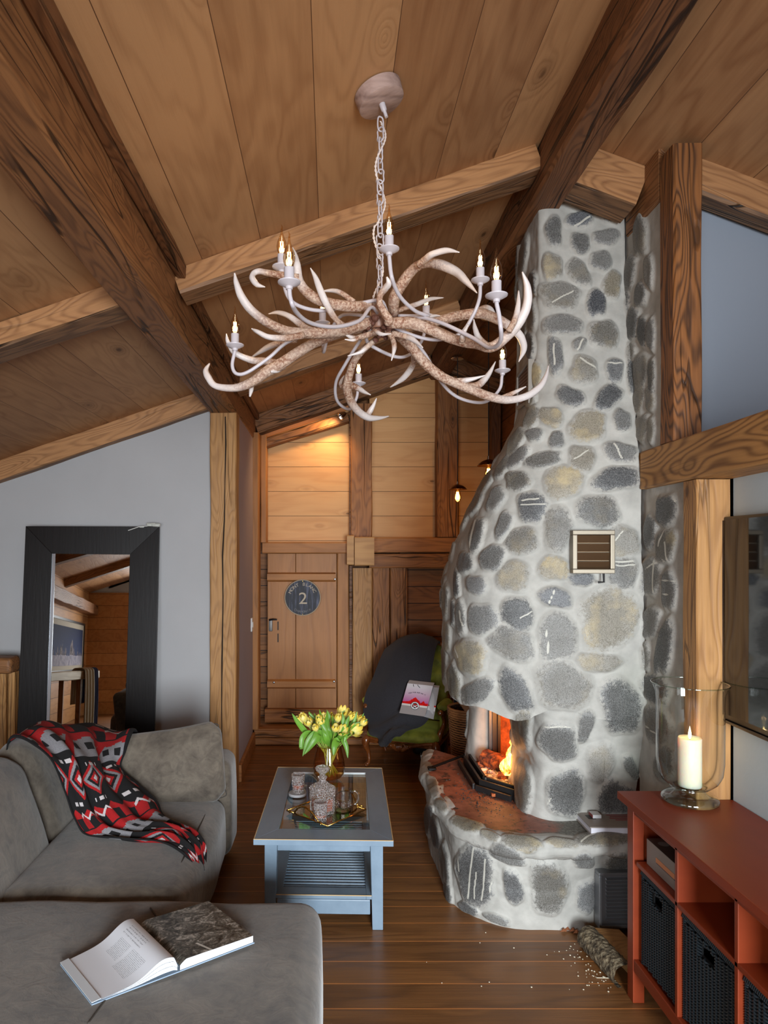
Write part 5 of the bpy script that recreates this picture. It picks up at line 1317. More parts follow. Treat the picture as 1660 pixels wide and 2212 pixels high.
# vase with tulips
vc = Fz(711, 1681, ZT)
M_VASE = thin_glass('amber_vase_glass', (.96, .74, .50), 1.0, edge=.6)
va_ = thing('glass_vase', 'wide amber glass vase holding yellow tulips at the far end of the coffee table', 'vase', vc)
b = MB(); b.lathe([(0, .004), (.055, .003), (.074, .012), (.090, .035), (.094, .065), (.090, .10), (.082, .14), (.074, .175), (.070, .190)], vc, 40); b.build('vase_body', M_VASE, va_, 'all')
b = MB(); b.lathe([(.0705, .190), (.0725, .192), (.0705, .194), (.069, .192), (.0705, .190)], vc, 40); b.build('rim', thin_glass('vase_rim_glass', (.7, .5, .3), 3, edge=.8), va_, 'all')
b = MB(); b.lathe([(0, .006), (.055, .006), (.072, .015), (.087, .037), (.091, .065), (.089, .088), (0, .088)], vc, 36)
b.build('water', thin_glass('vase_water', (.97, .86, .66), .4, 1.33, .2), va_, 'all')
t = NT('tulip_petal'); co = t.oc()
fz = t.n('ShaderNodeAttribute', attribute_name='h').outputs['Fac']
cc = t.mix(t.rng(fz, .0, .9), lin((226, 224, 140)), lin((246, 214, 70)))
p = t.bsdf(Base_Color=t.mix(t.rng(t.noise(co, 60, 2), .5, .75), cc, lin((250, 236, 170))), Roughness=.5); p.inputs['Subsurface Weight'].default_value = .15; p.inputs['Subsurface Radius'].default_value = (.02, .015, .005)
M_PET = t.m
M_LEAF = simple('tulip_leaf', (112, 164, 54), .4, var=.35)
M_STEM = simple('tulip_stem', (156, 176, 76), .5, var=.2)
def bloom(bm_, base, d, s, op, hs, seed):
    d = d.normalized(); a0 = d.orthogonal().normalized(); b0 = d.cross(a0)
    for ring_ in range(2):
        for k in range(3 if op < .5 else 4):
            nn = 3 if op < .5 else 4
            a = 2 * PI * (k + .5 * ring_) / nn + seed; rd = a0 * math.cos(a) + b0 * math.sin(a); tg = d.cross(rd)
            vs = []; U, Vn = 5, 7; wid = 1.25 / nn * 3
            for j in range(Vn):
                f = j / (Vn - 1); r_ = s * (.10 + .36 * math.sin(PI * min(1, f * .72 + .10)) + op * .30 * f * f) * (1 - .1 * ring_)
                w = s * .40 * wid * math.sin(PI * min(.97, f * .80 + .14)) ** .7
                for i in range(U):
                    e = (i / (U - 1) - .5) * 2; ang = e * w / max(r_, .004) * .55
                    ang = max(-1.1, min(1.1, ang))
                    vs.append(base + d * (s * f * (1 - .04 * e * e)) + (rd * math.cos(ang) + tg * math.sin(ang)) * r_); hs.append(f)
            bm_.add(vs, [(j * U + i, j * U + i + 1, (j + 1) * U + i + 1, (j + 1) * U + i) for j in range(Vn - 1) for i in range(U - 1)])
rr = random.Random(17)
blooms = [(652, 1557, 1.0, .0), (660, 1551, 1.0, .1), (671, 1561, 1.05, .4), (684, 1571, .8, 0), (695, 1562, 1.1, .3), (712, 1556, 1.15, .5), (691, 1552, .8, .2), (724, 1572, .95, 0), (736, 1578, 1.1, .9), (762, 1577, 1.2, 1), (729, 1552, .9, 0), (741, 1543, 1.1, .7), (746, 1550, 1.15, .1), (738, 1540, 1.1, .9), (756, 1548, .9, .3), (774, 1556, 1.0, .1), (780, 1560, .9, .1), (763, 1546, .8, .2), (700, 1546, .7, .5), (719, 1548, .6, .3)]
def mk_tulip(px, py, sc_, op, i):
    depth = vc.y + rr.uniform(-.13, .02) + (1565 - py) * .0045
    top = P(px, py + 7, depth); off = (top - vc); 
    mouth = vc + Vector((off.x * .32, max(-.05, min(.05, off.y * .35)), .185)); foot = vc + Vector((-off.x * .22 + rr.uniform(-.03, .03), rr.uniform(-.04, .04), .02))
    pth = catmull([tuple(foot), tuple(mouth.lerp(foot, .4)), tuple(mouth), tuple(mouth.lerp(top, .6) + Vector((0, 0, .004))), tuple(top)], 18)
    lab = 'yellow tulip in the amber vase'
    tl = bpy.data.objects.new('tulip', None); put(tl, None, Matrix.Translation(foot)); tag(tl, 'yellow tulip standing in the amber vase on the coffee table', 'tulip', 'yellow tulips in the amber vase')
    b = MB(); b.tube(pth, .0038, 6); b.build('stem', M_STEM, tl, 'all')
    b = MB(); hs = []; d = (top - mouth).normalized() + Vector((0, -.25 - op * .7, .25)); bloom(b, top, d, .056 * sc_, op, hs, i)
    me = b.me('bloom', 'all', recalc=False); a = me.attributes.new('h', 'FLOAT', 'POINT'); a.data.foreach_set('value', np.array(hs, np.float32)); mesh_obj('bloom', me, M_PET, tl)
    return tl
def leaf(tl, pts, wmax, curl=.25, fold=.3):
    c = catmull([tuple(p) for p in pts], 22); b = MB(); U = 5; vs = []
    for k in range(22):
        p = Vector(tuple(c[k])); t_ = Vector(tuple(c[min(k + 1, 21)])) - Vector(tuple(c[max(k - 1, 0)])); f = k / 21
        side = t_.cross(Vector((0, -1, .35))); side = side.normalized() if side.length > 1e-6 else Vector((1, 0, 0)); nn = side.cross(t_).normalized()
        w = wmax * (math.sin(PI * min(1, f * .93 + .07)) ** .75) if f < 1 else 0
        if k == 21: w = .0004
        for i in range(U):
            e = (i / (U - 1) - .5) * 2; vs.append(p + side * e * w + nn * (abs(e) ** 1.5) * w * fold)
    b.add(vs, [(j * U + i, j * U + i + 1, (j + 1) * U + i + 1, (j + 1) * U + i) for j in range(21) for i in range(U - 1)])
    return b.build('leaf', M_LEAF, tl, 'all', recalc=False)
tls = [mk_tulip(*q, i) for i, q in enumerate(blooms)]
lv = [([(690, 1600, 0), (665, 1585, -.03), (645, 1562, -.05), (631, 1541, -.06)], .016), ([(700, 1608, -.02), (672, 1584, -.06), (655, 1592, -.09), (651, 1615, -.10), (650, 1615, -.10)], .016),
 ([(700, 1605, -.03), (690, 1582, -.08), (668, 1598, -.11), (654, 1634, -.12)], .019), ([(705, 1606, -.05), (690, 1584, -.09), (680, 1600, -.12), (658, 1630, -.13)], .022),
 ([(712, 1608, -.04), (716, 1592, -.07), (705, 1580, -.09), (692, 1560, -.08), (678, 1540, -.04)], .014), ([(712, 1612, -.05), (706, 1595, -.09), (700, 1570, -.08), (690, 1532, -.03)], .017),
 ([(716, 1606, -.04), (712, 1585, -.08), (707, 1560, -.06), (707, 1535, -.02)], .014), ([(716, 1610, -.02), (722, 1590, -.06), (720, 1570, -.06), (719, 1545, -.03)], .012),
 ([(728, 1612, -.06), (728, 1600, -.10), (723, 1612, -.13), (721, 1632, -.14)], .020), ([(725, 1605, -.03), (738, 1595, -.08), (748, 1612, -.10), (752, 1638, -.11)], .015),
 ([(722, 1606, -.02), (735, 1592, -.07), (747, 1590, -.10), (743, 1606, -.11)], .014), ([(724, 1606, 0), (742, 1580, -.04), (750, 1560, -.04), (755, 1546, -.04)], .014),
 ([(724, 1606, 0), (748, 1582, -.03), (764, 1562, -.03), (772, 1536, -.02)], .013), ([(730, 1604, 0), (758, 1585, -.03), (776, 1570, -.04), (795, 1553, -.04)], .012),
 ([(725, 1604, .02), (757, 1576, .02), (778, 1556, .02), (787, 1540, .02)], .010), ([(715, 1600, .02), (700, 1570, .03), (672, 1545, .04), (668, 1537, .04)], .010),
 ([(715, 1600, .02), (720, 1570, .03), (730, 1550, .04), (749, 1532, .05)], .010), ([(715, 1600, .02), (690, 1570, .03), (662, 1550, .04), (654, 1536, .04)], .010), ([(718, 1600, 0), (738, 1575, -.03), (742, 1555, -.03), (740, 1540, -.02)], .013), ([(708, 1602, -.03), (696, 1580, -.05), (688, 1565, -.05), (683, 1552, -.04)], .013), ([(712, 1602, 0), (705, 1570, .0), (712, 1550, .0), (706, 1533, .01)], .011), ([(730, 1602, -.02), (752, 1578, -.05), (766, 1566, -.06), (779, 1560, -.06)], .011)]
for i, (pts, w) in enumerate(lv):
    leaf(tls[i % len(tls)], [P(x, y, vc.y + dy) for x, y, dy in pts], w)
# crystal
t = NT('cut_crystal'); co = t.oc()
vo = t.n('ShaderNodeTexVoronoi', {'Vector': co, 'Scale': 75.0}); vo2 = t.n('ShaderNodeTexVoronoi', {'Vector': co, 'Scale': 210.0})
nb_ = t.bump(t.math('ADD', vo.outputs[0], t.math('MULTIPLY', vo2.outputs[0], .35)), 1.0, .05)
gl_ = t.n('ShaderNodeBsdfGlossy', {'Roughness': .04, 'Normal': nb_, 'Color': (1, .95, .93, 1)}); tr_n = t.n('ShaderNodeBsdfTransparent', {'Color': (.97, .93, .92, 1)})
rf_ = t.n('ShaderNodeBsdfRefraction', {'Roughness': .02, 'IOR': 1.15, 'Normal': nb_, 'Color': (1, .96, .95, 1)})
m1_ = t.n('ShaderNodeMixShader', {0: .45, 1: tr_n.outputs[0], 2: rf_.outputs[0]})
m2_ = t.n('ShaderNodeMixShader', {0: t.math('ADD', .14, t.math('MULTIPLY', t.math('POWER', t.n('ShaderNodeLayerWeight', {'Blend': .5}).outputs['Facing'], 4), .6), clamp=True), 1: m1_.outputs[0], 2: gl_.outputs[0]})
ve_ = t.n('ShaderNodeTexVoronoi', {'Vector': co, 'Scale': 95.0}); ve_.feature = 'DISTANCE_TO_EDGE'
df_ = t.n('ShaderNodeBsdfDiffuse', {'Color': (.95, .90, .88, 1)})
m3_ = t.n('ShaderNodeMixShader', {0: t.math('ADD', .05, t.math('MULTIPLY', t.rng(ve_.outputs[0], .02, .06, 1, 0), .38)), 1: m2_.outputs[0], 2: df_.outputs[0]})  # white diffuse facet lines painted in as light caught on the cut edges
t.t.links.new(m3_.outputs[0], t.out.inputs[0]); M_CRY = t.m
M_CLR = thin_glass('clear_glass', (.98, .99, .99), 3.5, edge=.1)
M_WHI = NT('whisky'); t = M_WHI; p = t.bsdf(Base_Color=lin((222, 104, 40)), Roughness=.1, IOR=1.36); p.inputs['Transmission Weight'].default_value = .35; M_WHI = t.m
def tumbler(c, r, h, fill, label, name='whisky_glass'):
    g = thing(name, label, 'glass', c)
    b = MB(); b.lathe([(0, 0), (r * .78, 0), (r * .82, .006), (r * .96, h * .9), (r, h), (r - .004, h), (r * .9 - .003, h * .85), (r * .76, .018), (0, .016)], c, 26); b.build('glass_body', M_CRY, g, True)
    b = MB(); b.lathe([(0, .018), (r * .74, .019), (r * .76 + .14 * r * fill, h * fill), (0, h * fill)], c, 22); b.build('whisky', M_WHI, g, True)
    return g
tz = .452
cs_ = Fz(643, 1714, ZT + .008)
b = MB(); b.lathe([(0, 0), (.047, 0), (.049, .003), (.049, .011), (.047, .014), (0, .014)], (cs_.x, cs_.y, ZT), 36); o = b.build('stone_coaster', simple('terrazzo', (176, 174, 176), .7, bumpsc=200, bumpst=.2, var=.25), None, True); tag(o, 'round grey stone coaster under the far left whisky glass', 'coaster')
tumbler(Vector((cs_.x + .004, cs_.y, ZT + .0145)), .038, .098, .46, 'cut whisky glass standing on the grey stone coaster')
# tray
ty = Vector((-.022, 3.42, ZT)); TRM = Matrix.Translation(ty) @ Matrix.Rotation(math.radians(47), 4, 'Z')
M_GOLD = simple('gilt_metal', (212, 168, 88), .18, 1)
tr_ = thing('mirror_tray', 'square mirrored tray with gilt handles in the middle of the coffee table', 'tray', ty, math.radians(47))
b = MB(); b.M = TRM; b.rbox(-.142, .142, -.142, .142, .004, .010, .003, 1); b.build('tray_plate', simple('tray_mirror', (150, 140, 122), .04, 1), tr_)
b = MB(); b.M = TRM
e = .143
for p0, p1 in (((-e, -e), (e, -e)), ((e, -e), (e, e)), ((e, e), (-e, e)), ((-e, e), (-e, -e))): b.tube([(p0[0], p0[1], .010), (p1[0], p1[1], .010)], .0038, 8)
for sx_ in (-1, 1):
    for sy_ in (-1, 1): b.rbox(sx_ * .13 - .008, sx_ * .13 + .008, sy_ * .13 - .008, sy_ * .13 + .008, 0, .006, .003, 2)
b.build('tray_rim', M_GOLD, tr_, 'all')
for sgn, axis in ((1, 1), (-1, 1)):
    b = MB(); b.M = TRM
    pts = []
    for k in range(30):
        f = k / 29; a = (f - .5) * 2
        pts.append((sgn * (.145 + .012 * math.sin(f * PI) ), a * .085, .012 + .055 * math.sin(PI * f) ** .8))
    b.tube(pts, [.0035 + .002 * math.cos(k * .9) ** 2 for k in range(30)], 8)
    for a in (-.085, .085): b.tube([(sgn * .145, a, .012), (sgn * .15, a * 1.25, .018), (sgn * .158, a * 1.3, .01)], .004, 6)
    b.build('handle', M_GOLD, tr_, 'all')
# decanter
dc = Vector((-.042, 3.385, ZT + .010)); DM = Matrix.Translation(dc) @ Matrix.Rotation(math.radians(38), 4, 'Z')
d_ = thing('whisky_decanter', 'square cut-crystal decanter with a stopper, half full of whisky, on the mirrored tray', 'decanter', dc, math.radians(38))
def sqloft(b, prof, n=4):
    m = []; N_ = 24
    for hw, z, ex in prof:
        for k in range(N_):
            a = 2 * PI * (k + .5) / N_; ca, sa = math.cos(a), math.sin(a); q = (abs(ca) ** ex + abs(sa) ** ex) ** (-1 / ex)
            m.append((hw * ca * q, hw * sa * q, z))
    fs = [(i * N_ + k, i * N_ + (k + 1) % N_, (i + 1) * N_ + (k + 1) % N_, (i + 1) * N_ + k) for i in range(len(prof) - 1) for k in range(N_)]
    fs += [tuple(reversed(range(N_))), tuple((len(prof) - 1) * N_ + k for k in range(N_))]
    b.add(m, fs)
b = MB(); b.M = DM; sqloft(b, [(.046, 0, 9), (.050, .006, 9), (.053, .128, 9), (.050, .134, 7), (.030, .148, 3.5), (.019, .158, 2.2), (.017, .168, 2), (.021, .172, 2), (.0245, .178, 2), (.021, .184, 2), (.016, .186, 2)])
b.build('bottle', M_CRY, d_, True)
b = MB(); b.M = DM; sqloft(b, [(.040, .014, 8), (.043, .074, 8)]); b.build('whisky', M_WHI, d_, True)
b = MB(); b.M = DM; sqloft(b, [(.013, .186, 2), (.014, .196, 2.5), (.026, .210, 7), (.030, .224, 8), (.024, .234, 8)]); b.build('stopper', M_CRY, d_, True)
tumbler(Vector((-.050, 3.285, ZT + .010)), .036, .092, .34, 'cut whisky glass with a little whisky, in front of the decanter on the tray')
# glass mug
mc = Vector((.062, 3.40, ZT + .010))
g = thing('glass_mug', 'clear pressed-glass mug with a round handle, right of the decanter on the tray', 'mug', mc)
b = MB(); b.lathe([(0, 0), (.040, 0), (.041, .004), (.041, .112), (.038, .113), (.0375, .008), (0, .007)], mc, 28); b.build('mug_body', thin_glass('mug_glass', (.98, .99, .99), 1.8, edge=.15), g, True)
b = MB(); b.tube([mc + Vector((.040, 0, .096)), mc + Vector((.060, 0, .104)), mc + Vector((.076, 0, .090)), mc + Vector((.078, 0, .064)), mc + Vector((.066, 0, .038)), mc + Vector((.042, 0, .024))], .0062, 8); b.build('mug_handle', M_CLR, g, 'all')
b = MB()
for a in (-2.4, -1.5, -.7):
    c0 = mc + Vector((.0415 * math.cos(a), .0415 * math.sin(a), .045)); tx_ = Vector((-math.sin(a), math.cos(a), 0))
    for s1, s2 in (((-.018, 0), (0, .022)), ((0, .022), (.018, 0)), ((.018, 0), (0, -.022)), ((0, -.022), (-.018, 0)), ((-.018, -.02), (.018, .02)), ((-.018, .02), (.018, -.02))):
        b.tube([c0 + tx_ * s1[0] + Vector((0, 0, s1[1])), c0 + tx_ * s2[0] + Vector((0, 0, s2[1]))], .0012, 5)
b.build('cut_pattern', M_CLR, g, 'all')
# ================================================================ leaning mirror
MN = Vector((.091, -1, .077)).normalized(); M0 = Vector((-1.268, 5.015, 1.95))
def Mi(px, py, off=0):
    d = Vector(((px - VX) / FPX, 1, -(py - VY) / FPX)); C_ = Vector((0, 0, CH)); t_ = ((M0 + MN * off - C_).dot(MN)) / d.dot(MN); return C_ + d * t_
def dn(a, b_): # extend the line a-b down to the floor
    f = (a.z - .002) / (a.z - b_.z); return a + (b_ - a) * f
TL, TRr = Mi(57, 1137), Mi(345, 1138); BL, BR = dn(TL, Mi(38, 1590)), dn(TRr, Mi(334, 1590))
iTL, iTR = Mi(113, 1196), Mi(281, 1198); iBL = dn(iTL, Mi(101, 1530)); iBR = dn(iTR, Mi(270, 1575))
iBL = iTL.lerp(iBL, .88); iBR = iTR.lerp(iBR, .88)
mr = thing('leaning_mirror', 'tall mirror in a wide dark brown frame, leaning against the grey wall behind the sofa', 'mirror', (BL + BR) / 2)
t = NT('wenge_frame'); co = t.oc(); n1 = t.noise(t.vmath('MULTIPLY', co, (60, 60, 3)), 1, 4, .6)
p = t.bsdf(Base_Color=t.mix(n1, lin((13, 9, 8)), lin((27, 20, 18))), Roughness=.38, Normal=t.bump(n1, .25, .002)); p.inputs['Specular IOR Level'].default_value = .2; M_WENGE = t.m
D = MN * .014; Bk = MN * -.022
for a_, b_, c_, d_ in ((TL, TRr, iTR, iTL), (TRr, BR, iBR, iTR), (BR, BL, iBL, iBR), (BL, TL, iTL, iBL)):
    b = MB(); q = [a_, b_, c_ + D * .4, d_ + D * .4]; b.prism([v + D for v in (a_, b_)] + [c_ + D * .4, d_ + D * .4], Bk - D); b.build('frame_board', M_WENGE, mr, bevel=.002)
b = MB(); b.prism([iTL - MN * .004, iTR - MN * .004, iBR - MN * .004, iBL - MN * .004], MN * -.004)
t = NT('silvered_glass'); t.bsdf(Base_Color=(.60, .57, .53, 1), Metallic=1, Roughness=.01); mg = b.build('mirror_glass', t.m, mr)
b = MB(); w_ = (iTR - iTL).normalized() * .022; b.prism([iTL - MN * .003, iTL + w_ - MN * .003, iBL + w_ - MN * .003, iBL - MN * .003], MN * .002)
b.build('bevel_strip', simple('bright_bevel', (200, 205, 212), .22, 1), mr)
# crumpled wrap and string on the frame top
c_ = P(325, 1133, 4.99)
b = MB(); rr = random.Random(2)
for k in range(7):
    x = c_.x + rr.uniform(-.07, .06); s_ = rr.uniform(.01, .02); b.rbox(x - s_ * 1.6, x + s_ * 1.6, c_.y - s_, c_.y + s_, 1.955, 1.957 + s_ * 1.2, s_ * .6, 2, wob=.02, seed=k)
M_PLAS = simple('crumpled_film', (196, 198, 190), .25, 0); o = b.build('film_scraps', M_PLAS, None, True); tag(o, 'small crumpled clear wrapping lying on top of the mirror frame', 'wrapping')
b = MB(); b.tube([P(322, 1136, 4.98), P(300, 1138, 4.975), P(277, 1146, 4.965)], .003, 6); b.build('string', simple('white_string', (214, 214, 208), .6), o)

# what the mirror shows
pt = thing('framed_picture', 'framed photograph of snowy rock needles under a dark blue sky, seen in the mirror', 'picture', (-3.09, -1.3, 1.2))
fy0, fy1, fz0, fz1 = -2.5, .12, .80, 1.62
b = MB()
for y0, y1, z0, z1 in ((fy0, fy1, fz1 - .035, fz1), (fy0, fy1, fz0, fz0 + .035), (fy0, fy0 + .035, fz0, fz1), (fy1 - .035, fy1, fz0, fz1)): b.box(-3.10, -3.06, y0, y1, z0, z1)
b.build('picture_frame', simple('picture_frame_black', (20, 18, 18), .4), pt)
b = MB(); b.box(-3.10, -3.075, fy0 + .03, fy1 - .03, fz0 + .03, fz1 - .03); b.build('mount', simple('picture_mount', (176, 166, 146), .8), pt)
b = MB(); b.box(-3.10, -3.07, fy0 + .14, fy1 - .14, fz0 + .10, fz1 - .12)
t = NT('mountain_photo'); co = t.oc(); sx = t.n('ShaderNodeSeparateXYZ', {0: co}); Yc, Zc = sx.outputs[1], sx.outputs[2]
r1 = t.noise(t.vmath('MULTIPLY', co, (0, 2.6, .6)), 1, 5, .7); r2 = t.noise(t.vmath('MULTIPLY', co, (0, 22, 9)), 1, 4, .7)
hz = t.math('ADD', t.math('MULTIPLY', t.math('SUBTRACT', r1, .5), 1.5), -.08)
mt = t.math('LESS_THAN', Zc, hz); sn = t.math('LESS_THAN', Zc, t.math('ADD', -.19, t.math('MULTIPLY', r1, .1)))
rock = t.mix(t.rng(r2, .42, .6), lin((22, 24, 34)), lin((150, 140, 144)))
pc = t.mix(mt, t.mix(t.rng(Zc, -.1, .4), lin((44, 60, 100)), lin((14, 24, 52))), rock); pc = t.mix(sn, pc, t.mix(t.rng(r2, .4, .7), lin((180, 176, 186)), lin((70, 78, 110))))
t.bsdf(Base_Color=pc, Roughness=.9); b.build('photo_print', t.m, pt)
ybeam('eaves_beam', -3.10, -2.92, YF + .05, 4.9, 1.80, 1.98, M_BEAM, 'dark beam above the framed picture, visible only in the mirror', jit=.004)
# timber railing behind the sofa, with clothes
M_RAILP = wood('pale_rail_wood', (226, 206, 170), (176, 146, 104), ring=6, ring_amt=.3, knot=.2)
rl = thing('timber_railing', 'pale timber railing behind the sofa, reflected in the mirror', 'railing', (-2.45, 1.5, 0))
beam('hand_rail', (-2.66, 2.3, .80), (-2.33, .95, .80), .12, .10, M_RAILP, None, parent=rl)
for f in (.02, .33, .66, .97):
    q = Vector((-2.66, 2.3, 0)).lerp(Vector((-2.33, .95, 0)), f); w2 = .10 if f < .1 else .05; zbeam('baluster', q.x - w2 / 2, q.x + w2 / 2, q.y - w2 / 2, q.y + w2 / 2, 0, .752, M_RAFT, None, parent=rl, jit=.002)
for nm, x, mat_, lab, w2, zl in (('hanging_trousers', .84, simple('beige_cloth', (206, 190, 164), .9), 'beige trousers hanging over the railing, seen in the mirror', .16, .10), ('hanging_scarf', .97, simple('navy_cloth', (26, 34, 84), .85), 'dark blue cloth hanging over the end of the railing, seen in the mirror', .07, .16)):
    q = Vector((-2.66, 2.3, 0)).lerp(Vector((-2.33, .95, 0)), x - .08); dd = Vector((.237, -.971, 0)); nn = Vector((.971, .237, 0))
    rows_ = []
    for a_, z in ((.085, zl), (.085, .5), (.075, .80), (.06, .865), (0, .875), (-.06, .865), (-.075, .80), (-.085, .45)):
        rows_.append([q + dd * (w2 * e) + nn * a_ + Vector((0, 0, z)) for e in (-1, -.33, .33, 1)])
    o = sheet(nm, rows_, 40, 70, lambda u, v: .012 * np.sin(u * 24 + v * 3), mat_, None, None, .006); tag(o, lab, 'clothes')
# railing end at the left wall
rl = thing('stair_rail_end', 'solid timber railing end with rounded cap, at the left edge behind the sofa', 'railing', (-2.5, 4.8, 0))
xr = P(35, 1420, 4.78).x; zt = P(0, 1418, 4.78).z
b = MB(); b.rbox(xr - .8, xr, 4.70, 4.86, zt - .115, zt, .03, 4, grid=4, wob=.006); b.build('rail_cap', M_BEAM, rl, True)
for i, (x0, x1, dy) in enumerate(((xr - .055, xr - .004, .03), (xr - .115, xr - .058, .01), (xr - .30, xr - .118, 0), (xr - .55, xr - .305, 0))):
    zbeam('upright_board', x0, x1, 4.73 + dy, 4.84, 0, zt - .11, M_POST, None, parent=rl, jit=.002)

# ================================================================ television
tv = thing('television', 'large black flat television on the right wall, reflecting the stones', 'television', (1.54, 1.85, 1.5))
b = MB(); b.rbox(1.522, 1.558, 1.10, 2.60, 1.112, 1.894, .006, 2); b.build('tv_body', simple('tv_black', (16, 16, 17), .3), tv, True)
b = MB(); b.box(1.520, 1.523, 1.115, 2.587, 1.135, 1.882); t = NT('tv_screen'); p = t.bsdf(Base_Color=(.004, .004, .005, 1), Roughness=.06, IOR=1.6); p.inputs['Coat Weight'].default_value = .3; b.build('tv_screen', t.m, tv)
b = MB(); b.prism([(1.518, 1.10, 1.112), (1.518, 2.60, 1.112), (1.524, 2.60, 1.100), (1.524, 2.2, 1.094), (1.524, 1.5, 1.094), (1.524, 1.10, 1.100)], (.03, 0, 0)); b.build('tv_bezel', simple('tv_bezel_gloss', (34, 35, 38), .12), tv)
b = MB(); b.tube([(1.519, 2.598, 1.13), (1.519, 2.598, 1.88)], .002, 5); b.build('edge_trim', simple('tv_edge_silver', (110, 116, 128), .2, 1), tv)

# ================================================================ red console
M_RED = NT('rust_red_paint'); t = M_RED; co = t.oc(); n1 = t.noise(t.vmath('MULTIPLY', co, (3, 1, 8)), 1, 4, .6)
p = t.bsdf(Base_Color=t.mix(t.rng(n1, .3, .7), lin((126, 45, 16)), lin((144, 57, 22))), Roughness=.45); M_RED = t.m
cx0, cx1, cyf, cyn = 1.178, 1.53, 2.665, .98
cs = thing('console_cabinet', 'rust red wooden console table with open bays holding baskets, under the television', 'console table', (1.35, 1.85, 0))
def cb_(name, x0, x1, y0, y1, z0, z1, bev=.003):
    b = MB(); b.box(x0, x1, y0, y1, z0, z1); return b.build(name, M_RED, cs, bevel=bev)
b = MB(); b.prism([(1.15, cyn - .04, .77), (1.556, cyn - .04, .77), (1.556, 2.597, .77), (1.414, 2.597, .77), (1.414, 2.695, .77), (1.15, 2.695, .77)], (0, 0, .03)); b.build('console_top', M_RED, cs, bevel=.003)
cb_('apron', cx0 + .004, cx0 + .024, cyn, cyf, .735, .770)
cb_('moulding', cx0 - .006, cx0 + .012, cyn, cyf + .01, .752, .770)
bays = [2.642, 2.300, 1.960, 1.620, 1.28]
for y in (cyf, cyn + .05):
    for x in (cx0, cx1 - .045): y_ = min(y, 2.594) if x > 1.4 else y; cb_('leg', x, x + .045, y_ - .05, y_, 0, .770)
for y in bays[1:]: cb_('divider', cx0 + .004, cx1, y - .012, y + .006, .145, .770)
cb_('side_panel', cx0 + .045, 1.412, cyf - .03, cyf - .016, .12, .770)
cb_('shelf', cx0 + .004, cx1, cyn, 2.594, .545, .563)
cb_('bottom_shelf', cx0 + .012, cx1, cyn, 2.594, .150, .166)
cb_('bottom_rail', cx0 + .002, cx0 + .022, cyn, cyf - .05, .125, .172)
cb_('back_panel', cx1 - .004, cx1 + .008, cyn, 2.594, .15, .770)
# baskets
M_WICK = simple('dark_blue_wicker', (38, 48, 54), .42)
def basket(y1, y0, label, first=None):
    t_ = thing('wicker_basket', label, 'basket', (1.36, (y0 + y1) / 2, .166), group=None)
    xf = cx0 + .022; z0, z1 = .172, .532
    b = MB()
    b.box(xf + .008, cx1 - .03, y0 + .008, y1 - .008, z0, z0 + .01)
    b.box(cx1 - .04, cx1 - .03, y0 + .008, y1 - .008, z0, z1 - .01)
    for ya, yb in ((y0 + .004, y0 + .012), (y1 - .012, y1 - .004)): b.box(xf + .012, cx1 - .03, ya, yb, z0, z1 - .01)
    hy, hw = (y0 + y1) / 2 + .012, .040; hz0, hz1 = z1 - .085, z1 - .045
    for ya, yb, za, zb_ in ((y0 + .008, hy - hw, z0, z1 - .01), (hy + hw, y1 - .008, z0, z1 - .01), (hy - hw, hy + hw, z0, hz0), (hy - hw, hy + hw, hz1, z1 - .01)): b.box(xf + .008, xf + .014, ya, yb, za, zb_)
    b.build('liner', simple('basket_inner', (18, 22, 25), .7) if not bpy.data.materials.get('basket_inner') else bpy.data.materials['basket_inner'], t_)
    b = MB(); nc = 13; cw = (y1 - y0 - .03) / nc; rh = .0098; nr = int((z1 - z0 - .028) / rh)
    for c in range(nc):
        yc = y0 + .015 + cw * (c + .5)
        for r_ in range(nr):
            z = z0 + .006 + rh * (r_ + .5 * (c % 2)) + rh * .5
            if abs(yc - hy) < hw + cw * .45 and hz0 - .004 < z < hz1 + .004: continue
            b.tube([(xf + .008, yc - cw * .62, z - .002), (xf - .0005, yc - cw * .1, z), (xf + .001, yc + cw * .25, z + .001), (xf + .008, yc + cw * .62, z + .002)], [.0030, .0044, .0044, .0030], 5, cap=False)
    b.build('basket_weave', M_WICK, t_, 'all')
    b = MB()
    n_ = 40
    for k in range(n_):
        y = y0 + .006 + (y1 - y0 - .012) * k / (n_ - 1); b.tube([(xf + .010, y - .003, z1 - .026), (xf - .004, y, z1 - .012), (xf + .002, y + .003, z1 + .002), (xf + .02, y + .004, z1)], .0048, 5)
    for yy in (y0 + .006, y1 - .006):
        for k in range(46): 
            z = z0 + (z1 - z0 - .02) * k / 45; b.tube([(xf + .012, yy - .006, z), (xf - .001, yy, z + .003), (xf + .012, yy + .006, z + .006)], .0042, 5)
    b.build('basket_rim', M_WICK, t_, 'all')
    return t_
basket(2.590, 2.322, 'dark blue-grey wicker basket in the farthest bay of the red console, under the grey box')
basket(2.286, 1.976, 'dark blue-grey wicker basket in the second bay of the red console, below the empty shelf')
basket(1.946, 1.636, 'dark blue-grey wicker basket nearest the camera in the red console, cut by the photo edge')
